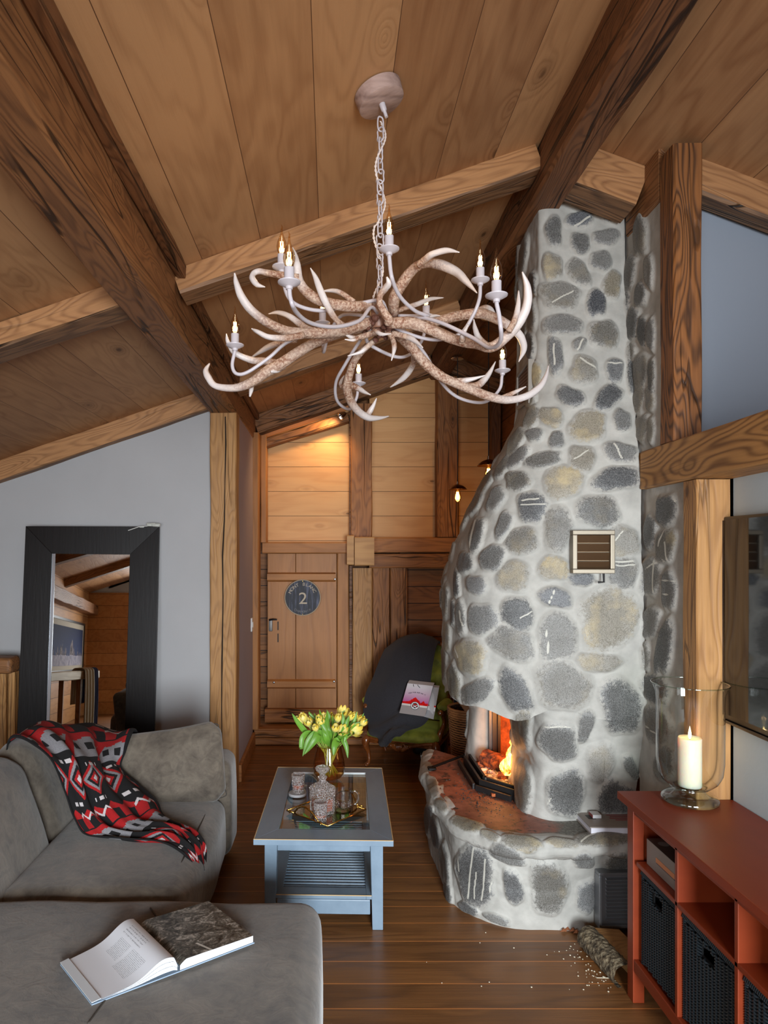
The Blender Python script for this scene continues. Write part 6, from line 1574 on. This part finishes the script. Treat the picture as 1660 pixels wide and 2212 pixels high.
# grey box
gb = thing('product_box', 'flat grey cardboard box with an orange bar, on the far shelf of the console', 'box', (1.34, 2.46, .563))
b = MB(); b.box(1.212, 1.50, 2.325, 2.574, .564, .660); b.build('carton', simple('carton_grey', (146, 138, 132), .5), gb, bevel=.001)
b = MB(); b.box(1.2125, 1.4995, 2.3255, 2.5735, .6598, .6608); b.build('carton_top', simple('carton_top_dark', (84, 76, 72), .35), gb)
b = MB(); b.box(1.2108, 1.213, 2.365, 2.50, .603, .621); b.build('orange_bar', simple('orange_bar', (214, 142, 92), .5), gb)
b = MB(); b.box(1.2112, 1.213, 2.363, 2.497, .600, .603); b.build('bar_shadow_line', simple('bar_dark_line', (40, 34, 60), .5), gb)
b = MB(); b.box(1.2108, 1.213, 2.338, 2.352, .600, .622); b.build('small_label', simple('small_label_pale', (182, 178, 168), .5), gb)
b = MB(); b.lathe([(0, .6612), (.02, .6612)], (1.25, 2.52, 0), 24); b.build('round_logo', simple('round_logo_grey', (140, 136, 132), .5), gb)
# black device
b = MB(); b.rbox(1.23, 1.46, 1.66, 1.885, .566, .610, .02, 4); o = b.build('media_box', simple('device_black', (26, 22, 22), .25), None, True); tag(o, 'rounded black media box on the near shelf of the red console', 'device')
b = MB(); b.box(1.2285, 1.2305, 1.69, 1.85, .574, .600); b.build('device_front', simple('device_front_blue', (34, 44, 58), .12), o)

# ================================================================ hurricane lantern with candle
hc_ = Vector((1.378, 2.575, .800))
hl = thing('hurricane_lantern', 'large clear glass hurricane lantern holding a candle, on the red console', 'lantern', hc_)
M_HUR = thin_glass('hurricane_glass', (.975, .99, .975), 1.5, edge=.5)
body = [(.056, .055), (.075, .062), (.100, .085), (.113, .115), (.118, .160), (.119, .30), (.118, .38), (.121, .42), (.130, .445), (.137, .453)]
b = MB(); b.lathe(body, hc_, 56); b.build('glass_body', M_HUR, hl, 'all')
b = MB(); b.lathe([(.134, .452), (.1375, .4545), (.1365, .457), (.133, .455), (.134, .452)], hc_, 56); b.build('glass_rim', thin_glass('rim_glass', (.8, .9, .85), 2.5, edge=.3), hl, 'all')
b = MB(); b.lathe([(0, .0), (.085, .0), (.101, .006), (.103, .012), (.098, .024), (.080, .036), (.058, .046), (.052, .055), (.060, .064), (.050, .058), (0, .056)], hc_, 56); b.build('glass_foot', thin_glass('foot_glass', (.86, .93, .89), 2.2, edge=.3), hl, 'all')
t = NT('candle_wax'); co = t.oc(); sx = t.n('ShaderNodeSeparateXYZ', {0: co})
p = t.bsdf(Base_Color=lin((240, 228, 204)), Roughness=.45); p.inputs['Subsurface Weight'].default_value = .9; p.inputs['Subsurface Radius'].default_value = (.06, .03, .015); p.inputs['Subsurface Scale'].default_value = 1.0
cd = thing('pillar_candle', 'thick cream candle burning inside the glass hurricane lantern', 'candle', hc_ + Vector((0, 0, .06)))
b = MB(); b.lathe([(0, .06), (.040, .06), (.0415, .064), (.0415, .243), (.039, .248), (.034, .240), (.012, .236), (0, .236)], hc_, 36); b.build('wax', t.m, cd, 'all')
b = MB(); b.tube([hc_ + Vector((0, 0, .234)), hc_ + Vector((.001, 0, .252))], .0014, 6); b.build('wick', M_IRON, cd)
b = MB(); b.lathe([(.0005, .240), (.004, .246), (.0058, .256), (.005, .266), (.0028, .278), (.0003, .290)], hc_, 14); b.build('candle_flame', emit('candle_flame_glow', (1, .72, .30, 1), 14), cd, 'all')
lamp('candle_light', 'POINT', hc_ + Vector((0, 0, .27)), .35, (1, .62, .3), .008)

# ================================================================ on and near the hearth
lb = thing('thick_book', 'thick book with a pale cover lying on the hearth ledge beside the console', 'book', (1.29, 3.12, .482))
b = MB(); b.box(1.178, 1.43, 3.035, 3.205, .487, .513); b.build('pages', simple('book_pages_white', (222, 220, 230), .7), lb)
b = MB(); b.box(1.172, 1.435, 3.03, 3.21, .513, .518); b.box(1.172, 1.435, 3.03, 3.21, .483, .487); b.build('cover', simple('book_cover_taupe', (150, 140, 132), .4), lb)
b = MB()
for k, (y, x0, x1) in enumerate(((3.17, 1.30, 1.42), (3.15, 1.31, 1.40), (3.13, 1.30, 1.42), (3.11, 1.32, 1.41))):
    b.box(x0, x1, y - .004, y + .004, .518, .5185)
b.build('title_lines', simple('title_red', (150, 60, 66), .5), lb)
b = MB(); b.box(1.20, 1.235, 3.12, 3.17, .518, .5185); b.build('cover_mark', simple('cover_mark_dark', (58, 60, 58), .5), lb)
q = Fz(1290, 1768, .519)
mb_ = thing('match_box', 'small white matchbox lying on the thick book on the hearth ledge', 'matchbox', (q.x, q.y, .519))
b = MB(); b.rbox(q.x - .018, q.x + .022, q.y, q.y + .05, .519, .535, .001, 1); b.build('box_body', simple('white_card', (226, 228, 230), .5), mb_)
b = MB(); b.box(q.x - .0195, q.x - .018, q.y + .002, q.y + .048, .520, .534); b.build('striking_side', simple('card_red', (140, 60, 60), .5), mb_)
# log on the floor
lg = thing('firewood_log', 'split firewood log with rough bark lying on the floor beside the red console', 'log', (1.22, 2.92, 0))
p0, p1 = Fz(1262, 2030, .03), Fz(1343, 2118, .03)
ax = (p1 - p0).normalized(); sd_ = Vector((-ax.y, ax.x, 0)); sd_ = sd_ if sd_.x > 0 else -sd_
vs = []; N_, K = 18, 30
for k in range(K + 1):
    c = p0.lerp(p1, k / K)
    for j in range(N_):
        a = PI * (.98 - 1.25 * j / (N_ - 1)) - PI * .5 + PI * .0
        a = math.radians(150 - 190 * 0 + 150 * j / (N_ - 1) * 1)
        a = math.radians(60 + 190 * j / (N_ - 1))
        r_ = .052 * (1 + .10 * noise.noise(Vector((k * .5, j * .8, 2))) + .06 * noise.noise(Vector((k * 1.7, j * 2.2, 5))))
        v = c + sd_ * (math.cos(a) * r_ + .02) + Vector((0, 0, max(-.028, math.sin(a) * r_ + .01)))
        vs.append(v)
b = MB(); b.add(vs, [(k * N_ + j, k * N_ + j + 1, (k + 1) * N_ + j + 1, (k + 1) * N_ + j) for k in range(K) for j in range(N_ - 1)])
t = NT('log_bark'); co = t.oc(); n1 = t.noise(co, 38, 4, .7); n2 = t.noise(co, 150, 3, .7); vo = t.n('ShaderNodeTexVoronoi', {'Vector': co, 'Scale': 60.0})
t.bsdf(Base_Color=t.mix(t.rng(n1, .4, .62), lin((70, 60, 46)), lin((146, 132, 106))), Roughness=.95, Normal=t.bump(t.math('ADD', n1, t.math('MULTIPLY', vo.outputs[0], .6)), .9, .012))
b.build('bark', t.m, lg, 'all')
tp = [p0 + sd_ * .045 + Vector((0, 0, .052)), p1 + sd_ * .045 + Vector((0, 0, .052)), p1 + sd_ * .17 + Vector((0, 0, .034)), p0 + sd_ * .17 + Vector((0, 0, .034))]
b = MB(); b.prism(tp, (0, 0, -.045)); b.build('split_face', M_POST, lg, bevel=.004)
# leaves and wood crumbs on the floor
b = MB()
for (px, py) in ((1218, 2013), (1238, 2012), (1246, 2016), (1226, 2010)):
    q = Fz(px, py, .004); s_ = .016
    b.add([(q.x - s_, q.y, .003), (q.x, q.y - s_ * .7, .012), (q.x + s_, q.y, .004), (q.x, q.y + s_ * .7, .014), (q.x + s_ * .3, q.y + s_ * .2, .02)], [(0, 1, 4), (1, 2, 4), (2, 3, 4), (3, 0, 4)])
o = b.build('dry_leaves', simple('dry_leaf', (158, 96, 60), .8), None); tag(o, 'crumpled dry brown leaves on the floor at the foot of the fireplace', 'leaves', kind='stuff')
b = MB(); rr = random.Random(8)
for k in range(70):
    f = rr.random(); q = p0.lerp(p1, f) + Vector((-abs(rr.gauss(0, .06)) - .03, rr.uniform(-.06, .03), 0)); s_ = rr.uniform(.0012, .0032)
    if k > 56: q = Fz(rr.uniform(900, 1330), rr.uniform(1990, 2150), 0)
    b.rbox(q.x - s_, q.x + s_, q.y - s_, q.y + s_, .001, .001 + s_, s_ * .4, 1)
q = Fz(1304, 2112, .002); b.tube([q + Vector((-.028, 0, 0)), q + Vector((.028, -.002, 0))], .0016, 5)
o = b.build('wood_crumbs', simple('wood_crumb_pale', (222, 214, 190), .8), None); tag(o, 'pale wood crumbs and splinters scattered on the floor around the log', 'crumbs', kind='stuff')

# ================================================================ armchair
AO = Vector((.65, 5.636, 0)); AR = math.radians(-22)
AM = Matrix.Translation(AO) @ Matrix.Rotation(AR, 4, 'Z')
ac = thing('armchair', 'carved wooden armchair with green buttoned velvet, beside the fireplace, under a dark blanket', 'armchair', AO, AR)
t = NT('olive_velvet'); co = t.oc(); n1 = t.noise(co, 9, 3, .6)
p = t.bsdf(Base_Color=t.mix(t.rng(n1, .35, .65), lin((92, 96, 22)), lin((140, 140, 44))), Roughness=.75); p.inputs['Sheen Weight'].default_value = .6; p.inputs['Sheen Tint'].default_value = lin((190, 200, 90)); M_VEL = t.m
t = NT('polished_walnut'); co = t.oc(); n1 = t.noise(t.vmath('MULTIPLY', co, (20, 20, 6)), 1, 3, .6)
p = t.bsdf(Base_Color=t.mix(t.rng(n1, .35, .65), lin((84, 42, 18)), lin((130, 72, 32))), Roughness=.22); p.inputs['Coat Weight'].default_value = .6; M_WAL = t.m
def am(name, fn, mat, parent=ac, smooth='all'):
    b = MB(); b.M = AM; fn(b); return b.build(name, mat, parent, smooth)
am('seat', lambda b: b.rbox(-.285, .285, -.235, .24, .225, .315, .04, 5, puff=.022, grid=12), M_VEL)
def rail(b):
    pts = []; rad = []
    for k in range(41):
        x = -.285 + .57 * k / 40; a = abs(x) / .285
        z = .222 - .020 * math.cos(a * PI) * 1 - (.022 if a < .25 else 0) * math.cos(a / .25 * PI / 2); pts.append((x, -.238 - .012 * (1 - a * a), z)); rad.append(.016 + .012 * max(0, 1 - a * 3.2))
    b.tube(pts, rad, 8)
    b.rbox(-.28, .28, -.235, -.215, .20, .245, .006, 2)
fr_ = am('front_rail', rail, M_WAL)
def shell(b):
    for s_ in (-1, 1):
        for q_ in range(3):
            pts = []
            for k in range(22):
                a = k / 21 * PI * 1.6; r_ = .030 * (1 - k / 30) * (1 - q_ * .25); pts.append((s_ * (.022 + .028 * q_ + r_ * math.cos(a)), -.262 - q_ * .002, .200 + r_ * math.sin(a)))
            b.tube(pts, .0055, 6)
    b.rbox(-.026, .026, -.280, -.245, .168, .228, .02, 4)
    for k in range(-2, 3): b.tube([(k * .012, -.275, .235), (k * .009, -.284, .198), (k * .004, -.272, .165)], .005, 6)
am('carved_shell', shell, M_WAL, fr_)
for sx_ in (-1, 1): am('side_rail', lambda b: b.rbox(sx_ * .285 - .014, sx_ * .285 + .014, -.23, .23, .195, .24, .008, 2), M_WAL)
def cab(sx_, sy_):
    def g(b):
        x, y = sx_ * .275, sy_ * .225; pts = []; rad = []
        for f, dx, r_ in ((0, .0, .030), (.12, .018, .036), (.3, .018, .028), (.55, .0, .018), (.8, -.006, .014), (.93, .006, .015), (1, .022, .018)):
            k = dx if sy_ < 0 else -dx * .3
            pts.append((x + sx_ * k, y + sy_ * abs(k) * .8, .235 * (1 - f) + .012)); rad.append(r_ if sy_ < 0 else r_ * .8)
        c = catmull([tuple(p_) + (r_,) for p_, r_ in zip(pts, rad)], 30); b.tube([q_[:3] for q_ in c], [q_[3] for q_ in c], 10)
        if sy_ < 0:
            for k in range(3): b.rbox(x + sx_ * .02 - .008, x + sx_ * .02 + .008, y - .045, y - .025, .215 - k * .022, .230 - k * .022, .007, 3)
    return g
for sx_ in (-1, 1):
    for sy_ in (-1, 1): am('leg', cab(sx_, sy_), M_WAL)
# back: buttoned panel
def backpt(u, v):   # u -1..1, v 0..1
    w = .27 * (1 + .10 * math.sin(v * PI)) * (1 - .22 * max(0, v - .7) / .3)
    x = u * w; z = .33 + .66 * v - .06 * abs(u) ** 2.5 * v; y = .20 + .16 * v
    tuft = 0
    for i in range(5):
        for j in range(-2, 3):
            bu, bv = (j * .42 + (.21 if i % 2 else 0)), .14 + i * .18
            d2 = ((u - bu) / .17) ** 2 + ((v - bv) / .075) ** 2; tuft -= .030 * math.exp(-d2)
    return (x, y - .045 * (1 - abs(u) ** 4) * (1 - abs(2 * v - 1) ** 5) - tuft, z)
nu, nv = 60, 80
G = np.array([backpt(-1 + 2 * i / (nu - 1), j / (nv - 1)) for j in range(nv) for i in range(nu)])
me = grid_mesh('backrest', G, nu, nv); me.transform(AM); o = mesh_obj('backrest', me, M_VEL, ac); md = o.modifiers.new('thickness', 'SOLIDIFY'); md.thickness = .03
def btn(b):
    for i in range(5):
        for j in range(-2, 3):
            bu, bv = (j * .42 + (.21 if i % 2 else 0)), .14 + i * .18
            if abs(bu) > .95: continue
            c = backpt(bu, bv); b.rbox(c[0] - .009, c[0] + .009, c[1] - .012, c[1] + .002, c[2] - .009, c[2] + .009, .008, 3)
am('upholstery_buttons', btn, M_VEL)
def bframe(b):
    pts = [backpt(-1, v / 14) for v in range(15)] + [backpt(-1 + 2 * k / 12, 1) for k in range(1, 12)] + [backpt(1, 1 - v / 14) for v in range(15)]
    pts = [(x * 1.05, .20 + .16 * (z - .33) / .66 + .0, z + (.015 if z > .9 else 0)) for x, y, z in pts]
    c = catmull(pts, 120); b.tube([(p_[0], p_[1], p_[2]) for p_ in c], [.019 + .004 * math.sin(k * .55) for k in range(120)], 10)
    b.tube([(-.07, .345, 1.0), (0, .33, 1.045), (.07, .345, 1.0)], [.014, .022, .014], 8)
am('back_frame', bframe, M_WAL)
for sx_ in (-1, 1):
    am('arm_support', lambda b: b.tube([tuple(p_)[:3] for p_ in catmull([(sx_ * .285, -.12, .23), (sx_ * .30, -.14, .30), (sx_ * .325, -.11, .38), (sx_ * .32, -.13, .45), (sx_ * .315, -.17, .485), (sx_ * .31, -.19, .47)], 30)], [.018 + .006 * math.sin(k * .35) for k in range(30)], 10), M_WAL)
    am('arm', lambda b: b.tube([(sx_ * .31, -.19, .48), (sx_ * .325, -.05, .50), (sx_ * .31, .10, .52), (sx_ * .285, .235, .56)], [.018, .017, .017, .019], 10), M_WAL)
    am('arm_pad', lambda b: b.rbox(sx_ * .32 - .038, sx_ * .32 + .038, -.155, .08, .495, .55, .026, 5, puff=.01, grid=6), M_VEL)
    am('side_panel', lambda b: b.rbox(sx_ * .30 - .010, sx_ * .30 + .010, -.10, .22, .26, .49, .01, 2, grid=4), M_VEL)
# dark blanket over the chair
t = NT('charcoal_wool'); co = t.oc(); n1 = t.noise(co, 420, 2, .7); n2 = t.noise(co, 12, 3, .6)
p = t.bsdf(Base_Color=t.mix(t.rng(n1, .35, .7), lin((27, 26, 29)), lin((56, 54, 60))), Roughness=.95, Normal=t.bump(t.math('ADD', n1, n2), .4, .005)); p.inputs['Sheen Weight'].default_value = .08; M_WOOL = t.m
rows = [
 [P(850, 1430, 6.02), P(880, 1385, 6.02), P(920, 1378, 5.98), P(952, 1392, 5.90)],
 [P(838, 1400, 5.92), P(868, 1376, 5.86), P(910, 1371, 5.80), P(950, 1384, 5.74)],
 [P(822, 1425, 5.80), P(855, 1400, 5.72), P(900, 1396, 5.66), P(942, 1400, 5.62)],
 [P(806, 1465, 5.72), P(840, 1450, 5.62), P(885, 1445, 5.56), P(934, 1446, 5.54)],
 [P(792, 1498, 5.64), P(828, 1492, 5.52), P(880, 1488, 5.48), P(928, 1492, 5.47)],
 [P(788, 1530, 5.60), P(822, 1535, 5.46), P(876, 1530, 5.42), P(920, 1530, 5.43)],
 [P(793, 1555, 5.57), P(820, 1560, 5.42), P(866, 1550, 5.36), P(926, 1553, 5.38)],
 [P(803, 1580, 5.50), P(818, 1580, 5.37), P(850, 1572, 5.31), P(890, 1576, 5.27)],
 [P(818, 1596, 5.44), P(826, 1598, 5.33), P(842, 1592, 5.28), P(862, 1582, 5.25)],
 [P(826, 1612, 5.42), P(832, 1615, 5.32), P(840, 1608, 5.28), P(846, 1598, 5.26)]]
o = sheet('dark_blanket', rows, 140, 260, lambda u, v: .011 * np.sin(u * 9 + 4 * v + 2 * np.sin(v * 6)) * np.clip(v * 3, .1, 1) + .004 * np.sin(u * 31 - 9 * v + 1) * np.clip(u * 2 - .6, 0, 1) + .014 * np.sin(v * 34 + 6 * u) * np.clip((v - .5) * 4, 0, 1), M_WOOL, None, None, .008)
tag(o, 'charcoal wool blanket thrown over the green armchair', 'blanket')

# ================================================================ lettering
def text_mesh(body, size, depth=.0006, align='CENTER'):
    cu = bpy.data.curves.new('lettering', 'FONT'); cu.body = body; cu.size = size; cu.extrude = depth; cu.align_x = align; cu.align_y = 'CENTER'
    o_ = bpy.data.objects.new('lettering', cu); COL.objects.link(o_); bpy.context.view_layer.update()
    me = bpy.data.meshes.new_from_object(o_.evaluated_get(bpy.context.evaluated_depsgraph_get()))
    bpy.data.objects.remove(o_); bpy.data.curves.remove(cu); return me
def arc_text(name, body, size, radius, a_mid, step, M, mat, parent, inner=False, sx=1):
    bm_ = bmesh.new()
    n = len(body)
    for i, chh in enumerate(body):
        if chh == ' ': continue
        a = a_mid - (i - (n - 1) / 2) * step * (-1 if inner else 1)
        me = text_mesh(chh, size)
        L_ = Matrix.Translation((radius * math.cos(a), radius * math.sin(a), 0)) @ Matrix.Rotation(a - PI / 2 + (PI if inner else 0), 4, 'Z') @ Matrix.Scale(sx, 4, (1, 0, 0))
        me.transform(M @ L_); bm_.from_mesh(me); bpy.data.meshes.remove(me)
    me = bpy.data.meshes.new(name); bm_.to_mesh(me); bm_.free()
    return mesh_obj(name, me, mat, parent)
FACE = Matrix.Rotation(PI / 2, 4, 'X')       # text plane facing -Y
# round sign on the door
sc_ = P(654, 1291, 6.318); rs_ = 38.3 / FPX * 6.318
sg = thing('round_sign', 'round dark blue enamel sign reading MONT BLANC 2, on the back door', 'sign', sc_)
SM = Matrix.Translation(sc_) @ FACE
b = MB(); b.M = SM; b.lathe([(0, -.004), (rs_, -.004), (rs_, .002), (0, .003)], (0, 0, 0), 56)
t = NT('worn_enamel'); co = t.oc(); n1 = t.noise(t.vmath('MULTIPLY', co, (38, 1, 3.2)), 1, 4, .65, .4)
t.bsdf(Base_Color=t.mix(t.rng(n1, .52, .66), lin((30, 32, 42)), lin((84, 90, 112))), Roughness=.6); b.build('enamel_plate', t.m, sg, True)
M_CREAM = simple('sign_cream', (176, 160, 136), .5)
b = MB(); b.M = SM; b.tube([(rs_ * math.cos(2 * PI * k / 60), rs_ * math.sin(2 * PI * k / 60), .003) for k in range(60)], .0045, 6, closed=True); b.build('sign_rim', M_CREAM, sg, 'all')
SM2 = SM @ Matrix.Translation((0, 0, .0035))
arc_text('sign_lettering', 'MONT BLANC', .043, rs_ * .755, PI / 2 + .03, .245, SM2, M_CREAM, sg)
arc_text('faded_lettering', 'CHAMONIX', .030, rs_ * .80, -PI / 2, .155, SM2, simple('sign_faded', (106, 102, 104), .5), sg, inner=True)
me = text_mesh('2', .155); me.transform(SM2 @ Matrix.Translation((.004, -.012, 0)) @ Matrix.Scale(1.12, 4, (1, 0, 0))); mesh_obj('sign_numeral', me, M_CREAM, sg)
b = MB(); b.M = SM2
for z in (rs_ * .93, -rs_ * .93): b.rbox(-.004, .004, z - .004, z + .004, 0, .003, .002, 2)
b.build('sign_screw', M_BRASS, sg, True)
# shopping bags on the armchair
def quad_grid(q, nu, nv): # q TL TR BR BL
    return np.array([list(q[0].lerp(q[1], i / (nu - 1)).lerp(q[3].lerp(q[2], i / (nu - 1)), j / (nv - 1))) for j in range(nv) for i in range(nu)])
def bag(label, q, mat, depthv, nm='shopping_bag'):
    o_ = thing(nm, label, 'shopping bag', (q[2] + q[3]) / 2)
    me = grid_mesh('bag_front', quad_grid(q, 60, 70), 60, 70, False)
    uv = me.uv_layers.new(name='UV'); li = np.zeros(len(me.loops), np.int32); me.loops.foreach_get('vertex_index', li)
    uv.data.foreach_set('uv', np.stack([(li % 60) / 59.0, 1 - (li // 60) / 69.0], 1).astype(np.float32).ravel())
    mesh_obj('bag_front', me, mat, o_)
    b = MB(); b.prism([v + depthv * .04 for v in q], depthv); b.build('bag_body', M_BAGW, o_)
    return o_
M_BAGW = simple('bag_paper', (188, 186, 188), .5)
t = NT('bag_print'); uvn = t.n('ShaderNodeTexCoord').outputs['UV']; sx = t.n('ShaderNodeSeparateXYZ', {0: uvn}); U_, V_ = sx.outputs[0], sx.outputs[1]
sky_ = t.mix(t.rng(V_, .42, .92), lin((176, 96, 150)), lin((214, 210, 214)))
n1 = t.noise(t.vmath('MULTIPLY', uvn, (9, 0, 0)), 1, 4, .7)
pk = t.math('ADD', t.math('MULTIPLY', t.rng(t.math('ABSOLUTE', t.math('SUBTRACT', U_, .46)), .0, .26, 1, 0), .17), t.math('MULTIPLY', t.rng(t.math('ABSOLUTE', t.math('SUBTRACT', U_, .80)), .0, .10, 1, 0), .08))
ht = t.math('ADD', t.math('ADD', .40, pk), t.math('MULTIPLY', t.math('SUBTRACT', n1, .5), .16))
m1 = t.math('MULTIPLY', t.math('LESS_THAN', V_, ht), t.math('GREATER_THAN', V_, .33)); n2 = t.noise(t.vmath('MULTIPLY', uvn, (16, 16, 0)), 1, 3)
redc = t.mix(t.rng(n2, .5, .7), lin((206, 10, 16)), lin((120, 10, 14)))
col = t.mix(m1, sky_, redc); col = t.mix(t.math('LESS_THAN', V_, .33), col, lin((206, 200, 196))); col = t.mix(t.math('LESS_THAN', V_, .27), col, lin((146, 138, 136)))
t.bsdf(Base_Color=col, Roughness=.35); M_BAGP = t.m
t = NT('bag_side_print'); uvn = t.n('ShaderNodeTexCoord').outputs['UV']; sx = t.n('ShaderNodeSeparateXYZ', {0: uvn}); V_ = sx.outputs[1]
col = t.mix(t.math('LESS_THAN', V_, .42), lin((168, 168, 172)), lin((206, 24, 24))); col = t.mix(t.math('LESS_THAN', V_, .37), col, lin((216, 214, 214))); col = t.mix(t.math('LESS_THAN', V_, .24), col, lin((160, 158, 160)))
t.bsdf(Base_Color=col, Roughness=.4); M_BAGS = t.m
qb = [P(881, 1476, 5.44), P(936, 1482, 5.40), P(918, 1548, 5.25), P(863, 1540, 5.29)]
bg1 = bag('glossy paper shopping bag with a red mountain under a pink sky, on the armchair', qb, M_BAGP, Vector((.02, .055, .015)))
qb2 = [P(930, 1484, 5.50), P(949, 1486, 5.49), P(937, 1554, 5.30), P(916, 1548, 5.33)]
bag('plain grey side of a second paper bag, just behind the red mountain bag', qb2, M_BAGS, Vector((.01, .04, .01)))
bx = (qb[1] - qb[0]).normalized(); by_ = (qb[0] - qb[3]).normalized(); bz = bx.cross(by_).normalized(); by_ = bz.cross(bx)
BMx = Matrix((bx, by_, bz)).transposed().to_4x4(); BMx.translation = sum(qb, Vector()) / 4 + bz * .0015
Mblk = simple('print_black', (22, 18, 26), .5)
arc_text('bag_slogan', 'YOUR FINE SHOP HAS IT', .0135, .155, PI / 2, .043, BMx @ Matrix.Translation((0.002, -.095, 0)), Mblk, bg1)
b = MB(); b.M = BMx @ Matrix.Translation((-.004, -.055, 0)); b.lathe([(0, 0), (.033, 0), (.033, .001), (0, .001)], (0, 0, 0), 36); lo = b.build('badge', simple('badge_white', (214, 214, 214), .4), bg1)
b = MB(); b.M = BMx @ Matrix.Translation((-.004, -.055, .001)); b.tube([(.033 * math.cos(2 * PI * k / 40), .033 * math.sin(2 * PI * k / 40), 0) for k in range(40)], .0018, 5, closed=True)
b.lathe([(0, 0), (.023, 0), (.023, .0006), (0, .0006)], (0, 0, 0), 30)
b.build('badge_ring', simple('badge_dark', (40, 36, 40), .4), lo, True)
b = MB(); b.M = BMx @ Matrix.Translation((-.004, -.055, .0022)); b.rbox(-.012, .012, .006, .014, 0, .0006, .0003, 1); b.box(-.018, -.004, -.008, -.001, 0, .0006); b.box(.004, .018, -.008, -.001, 0, .0006); b.build('badge_red', simple('badge_red', (190, 30, 30), .4), lo)
b = MB(); b.M = BMx @ Matrix.Translation((-.004, -.055, .003))
for s_ in (-1, 1): b.tube([(s_ * .022, .008, 0), (0, -.006, 0), (-s_ * .016, -.020, 0)], .0026, 6)
b.build('badge_cross', simple('badge_cross_white', (226, 226, 226), .4), lo, 'all')
b = MB(); b.M = BMx
b.tube([(-.035, .128, .001), (-.034, .118, .004), (-.030, .108, .004)], .0022, 6); b.tube([(.0, .128, .001), (.006, .115, .004), (.020, .104, .004)], .0022, 6)
b.build('bag_handle', Mblk, bg1, 'all')

# ================================================================ behind the fireplace: wicker log basket and rods
M_RAT = simple('brown_rattan', (140, 92, 52), .6)
wb = thing('log_basket', 'brown wicker basket with papers, half hidden behind the left pillar of the fireplace', 'basket', (.98, 4.75, 0))
bc = Vector((.985, 4.75, .43)); 
b = MB(); n_ = 40
for r_i in range(26):
    z = .0 + r_i * .0165; rr_ = .12 + .03 * r_i / 25
    b.tube([(bc.x + (rr_ + .003 * (1 if (k + r_i) % 2 else -1)) * math.cos(2 * PI * k / n_), bc.y + (rr_ + .003 * (1 if (k + r_i) % 2 else -1)) * math.sin(2 * PI * k / n_), z + .25) for k in range(n_)], .0068 if r_i < 22 else .010, 5, closed=True)
b.build('basket_weave', M_RAT, wb, 'all')
b = MB(); b.lathe([(0, .26), (.115, .26), (.14, .66)], (bc.x, bc.y, 0), 24); b.build('basket_core', simple('basket_core_dark', (50, 28, 16), .8), wb)
b = MB(); b.box(bc.x - .13, bc.x + .13, bc.y - .13, bc.y + .13, 0, .245); b.build('basket_stand', simple('stand_dark', (26, 20, 18), .7), wb)
q = [P(994, 1521, 4.62), P(1022, 1515, 4.6), P(1022, 1552, 4.6), P(1010, 1545, 4.6)]
b = MB(); b.prism(q, (0, .004, 0)); o = b.build('kraft_paper', simple('kraft', (142, 100, 66), .8), None); tag(o, 'folded sheet of brown paper sticking out of the log basket', 'paper')
q = [P(1010, 1514, 4.58), P(1034, 1514, 4.58), P(1036, 1552, 4.55), P(1022, 1542, 4.55)]
b = MB(); b.prism(q, (.0, .02, 0)); t = NT('printed_paper'); t.bsdf(Base_Color=t.mix(t.rng(t.noise(t.oc(), 26, 1), .48, .52), lin((30, 28, 34)), lin((214, 204, 206))), Roughness=.5); o = b.build('printed_bag', t.m, None); tag(o, 'crumpled black and white printed paper in the log basket', 'paper')
rd = thing('tool_stand', 'slim blue-black iron tool stand between the armchair and the log basket', 'tool stand', P(984, 1600, 5.2))
c0 = P(984, 1560, 5.2)
b = MB(); b.box(c0.x - .012, c0.x + .012, c0.y - .012, c0.y + .012, .02, .85); b.build('pole', simple('blued_iron', (30, 36, 48), .5, .4), rd)
b = MB(); b.box(c0.x - .10, c0.x + .10, c0.y - .10, c0.y + .10, 0, .02); b.build('foot_plate', M_IRON, rd)
b = MB(); q = Vector((.86, 5.95, 0)); b.rbox(q.x - .14, q.x + .14, q.y - .1, q.y + .12, 0, .13, .03, 3); o = b.build('dark_case', simple('case_black', (20, 18, 20), .5), None, True); tag(o, 'small black case standing in the shade under the armchair', 'case')
b = MB(); b.rbox(q.x + .02, q.x + .06, q.y - .108, q.y - .098, .06, .08, .004, 2); b.build('case_latch', M_CHROME, o, True)
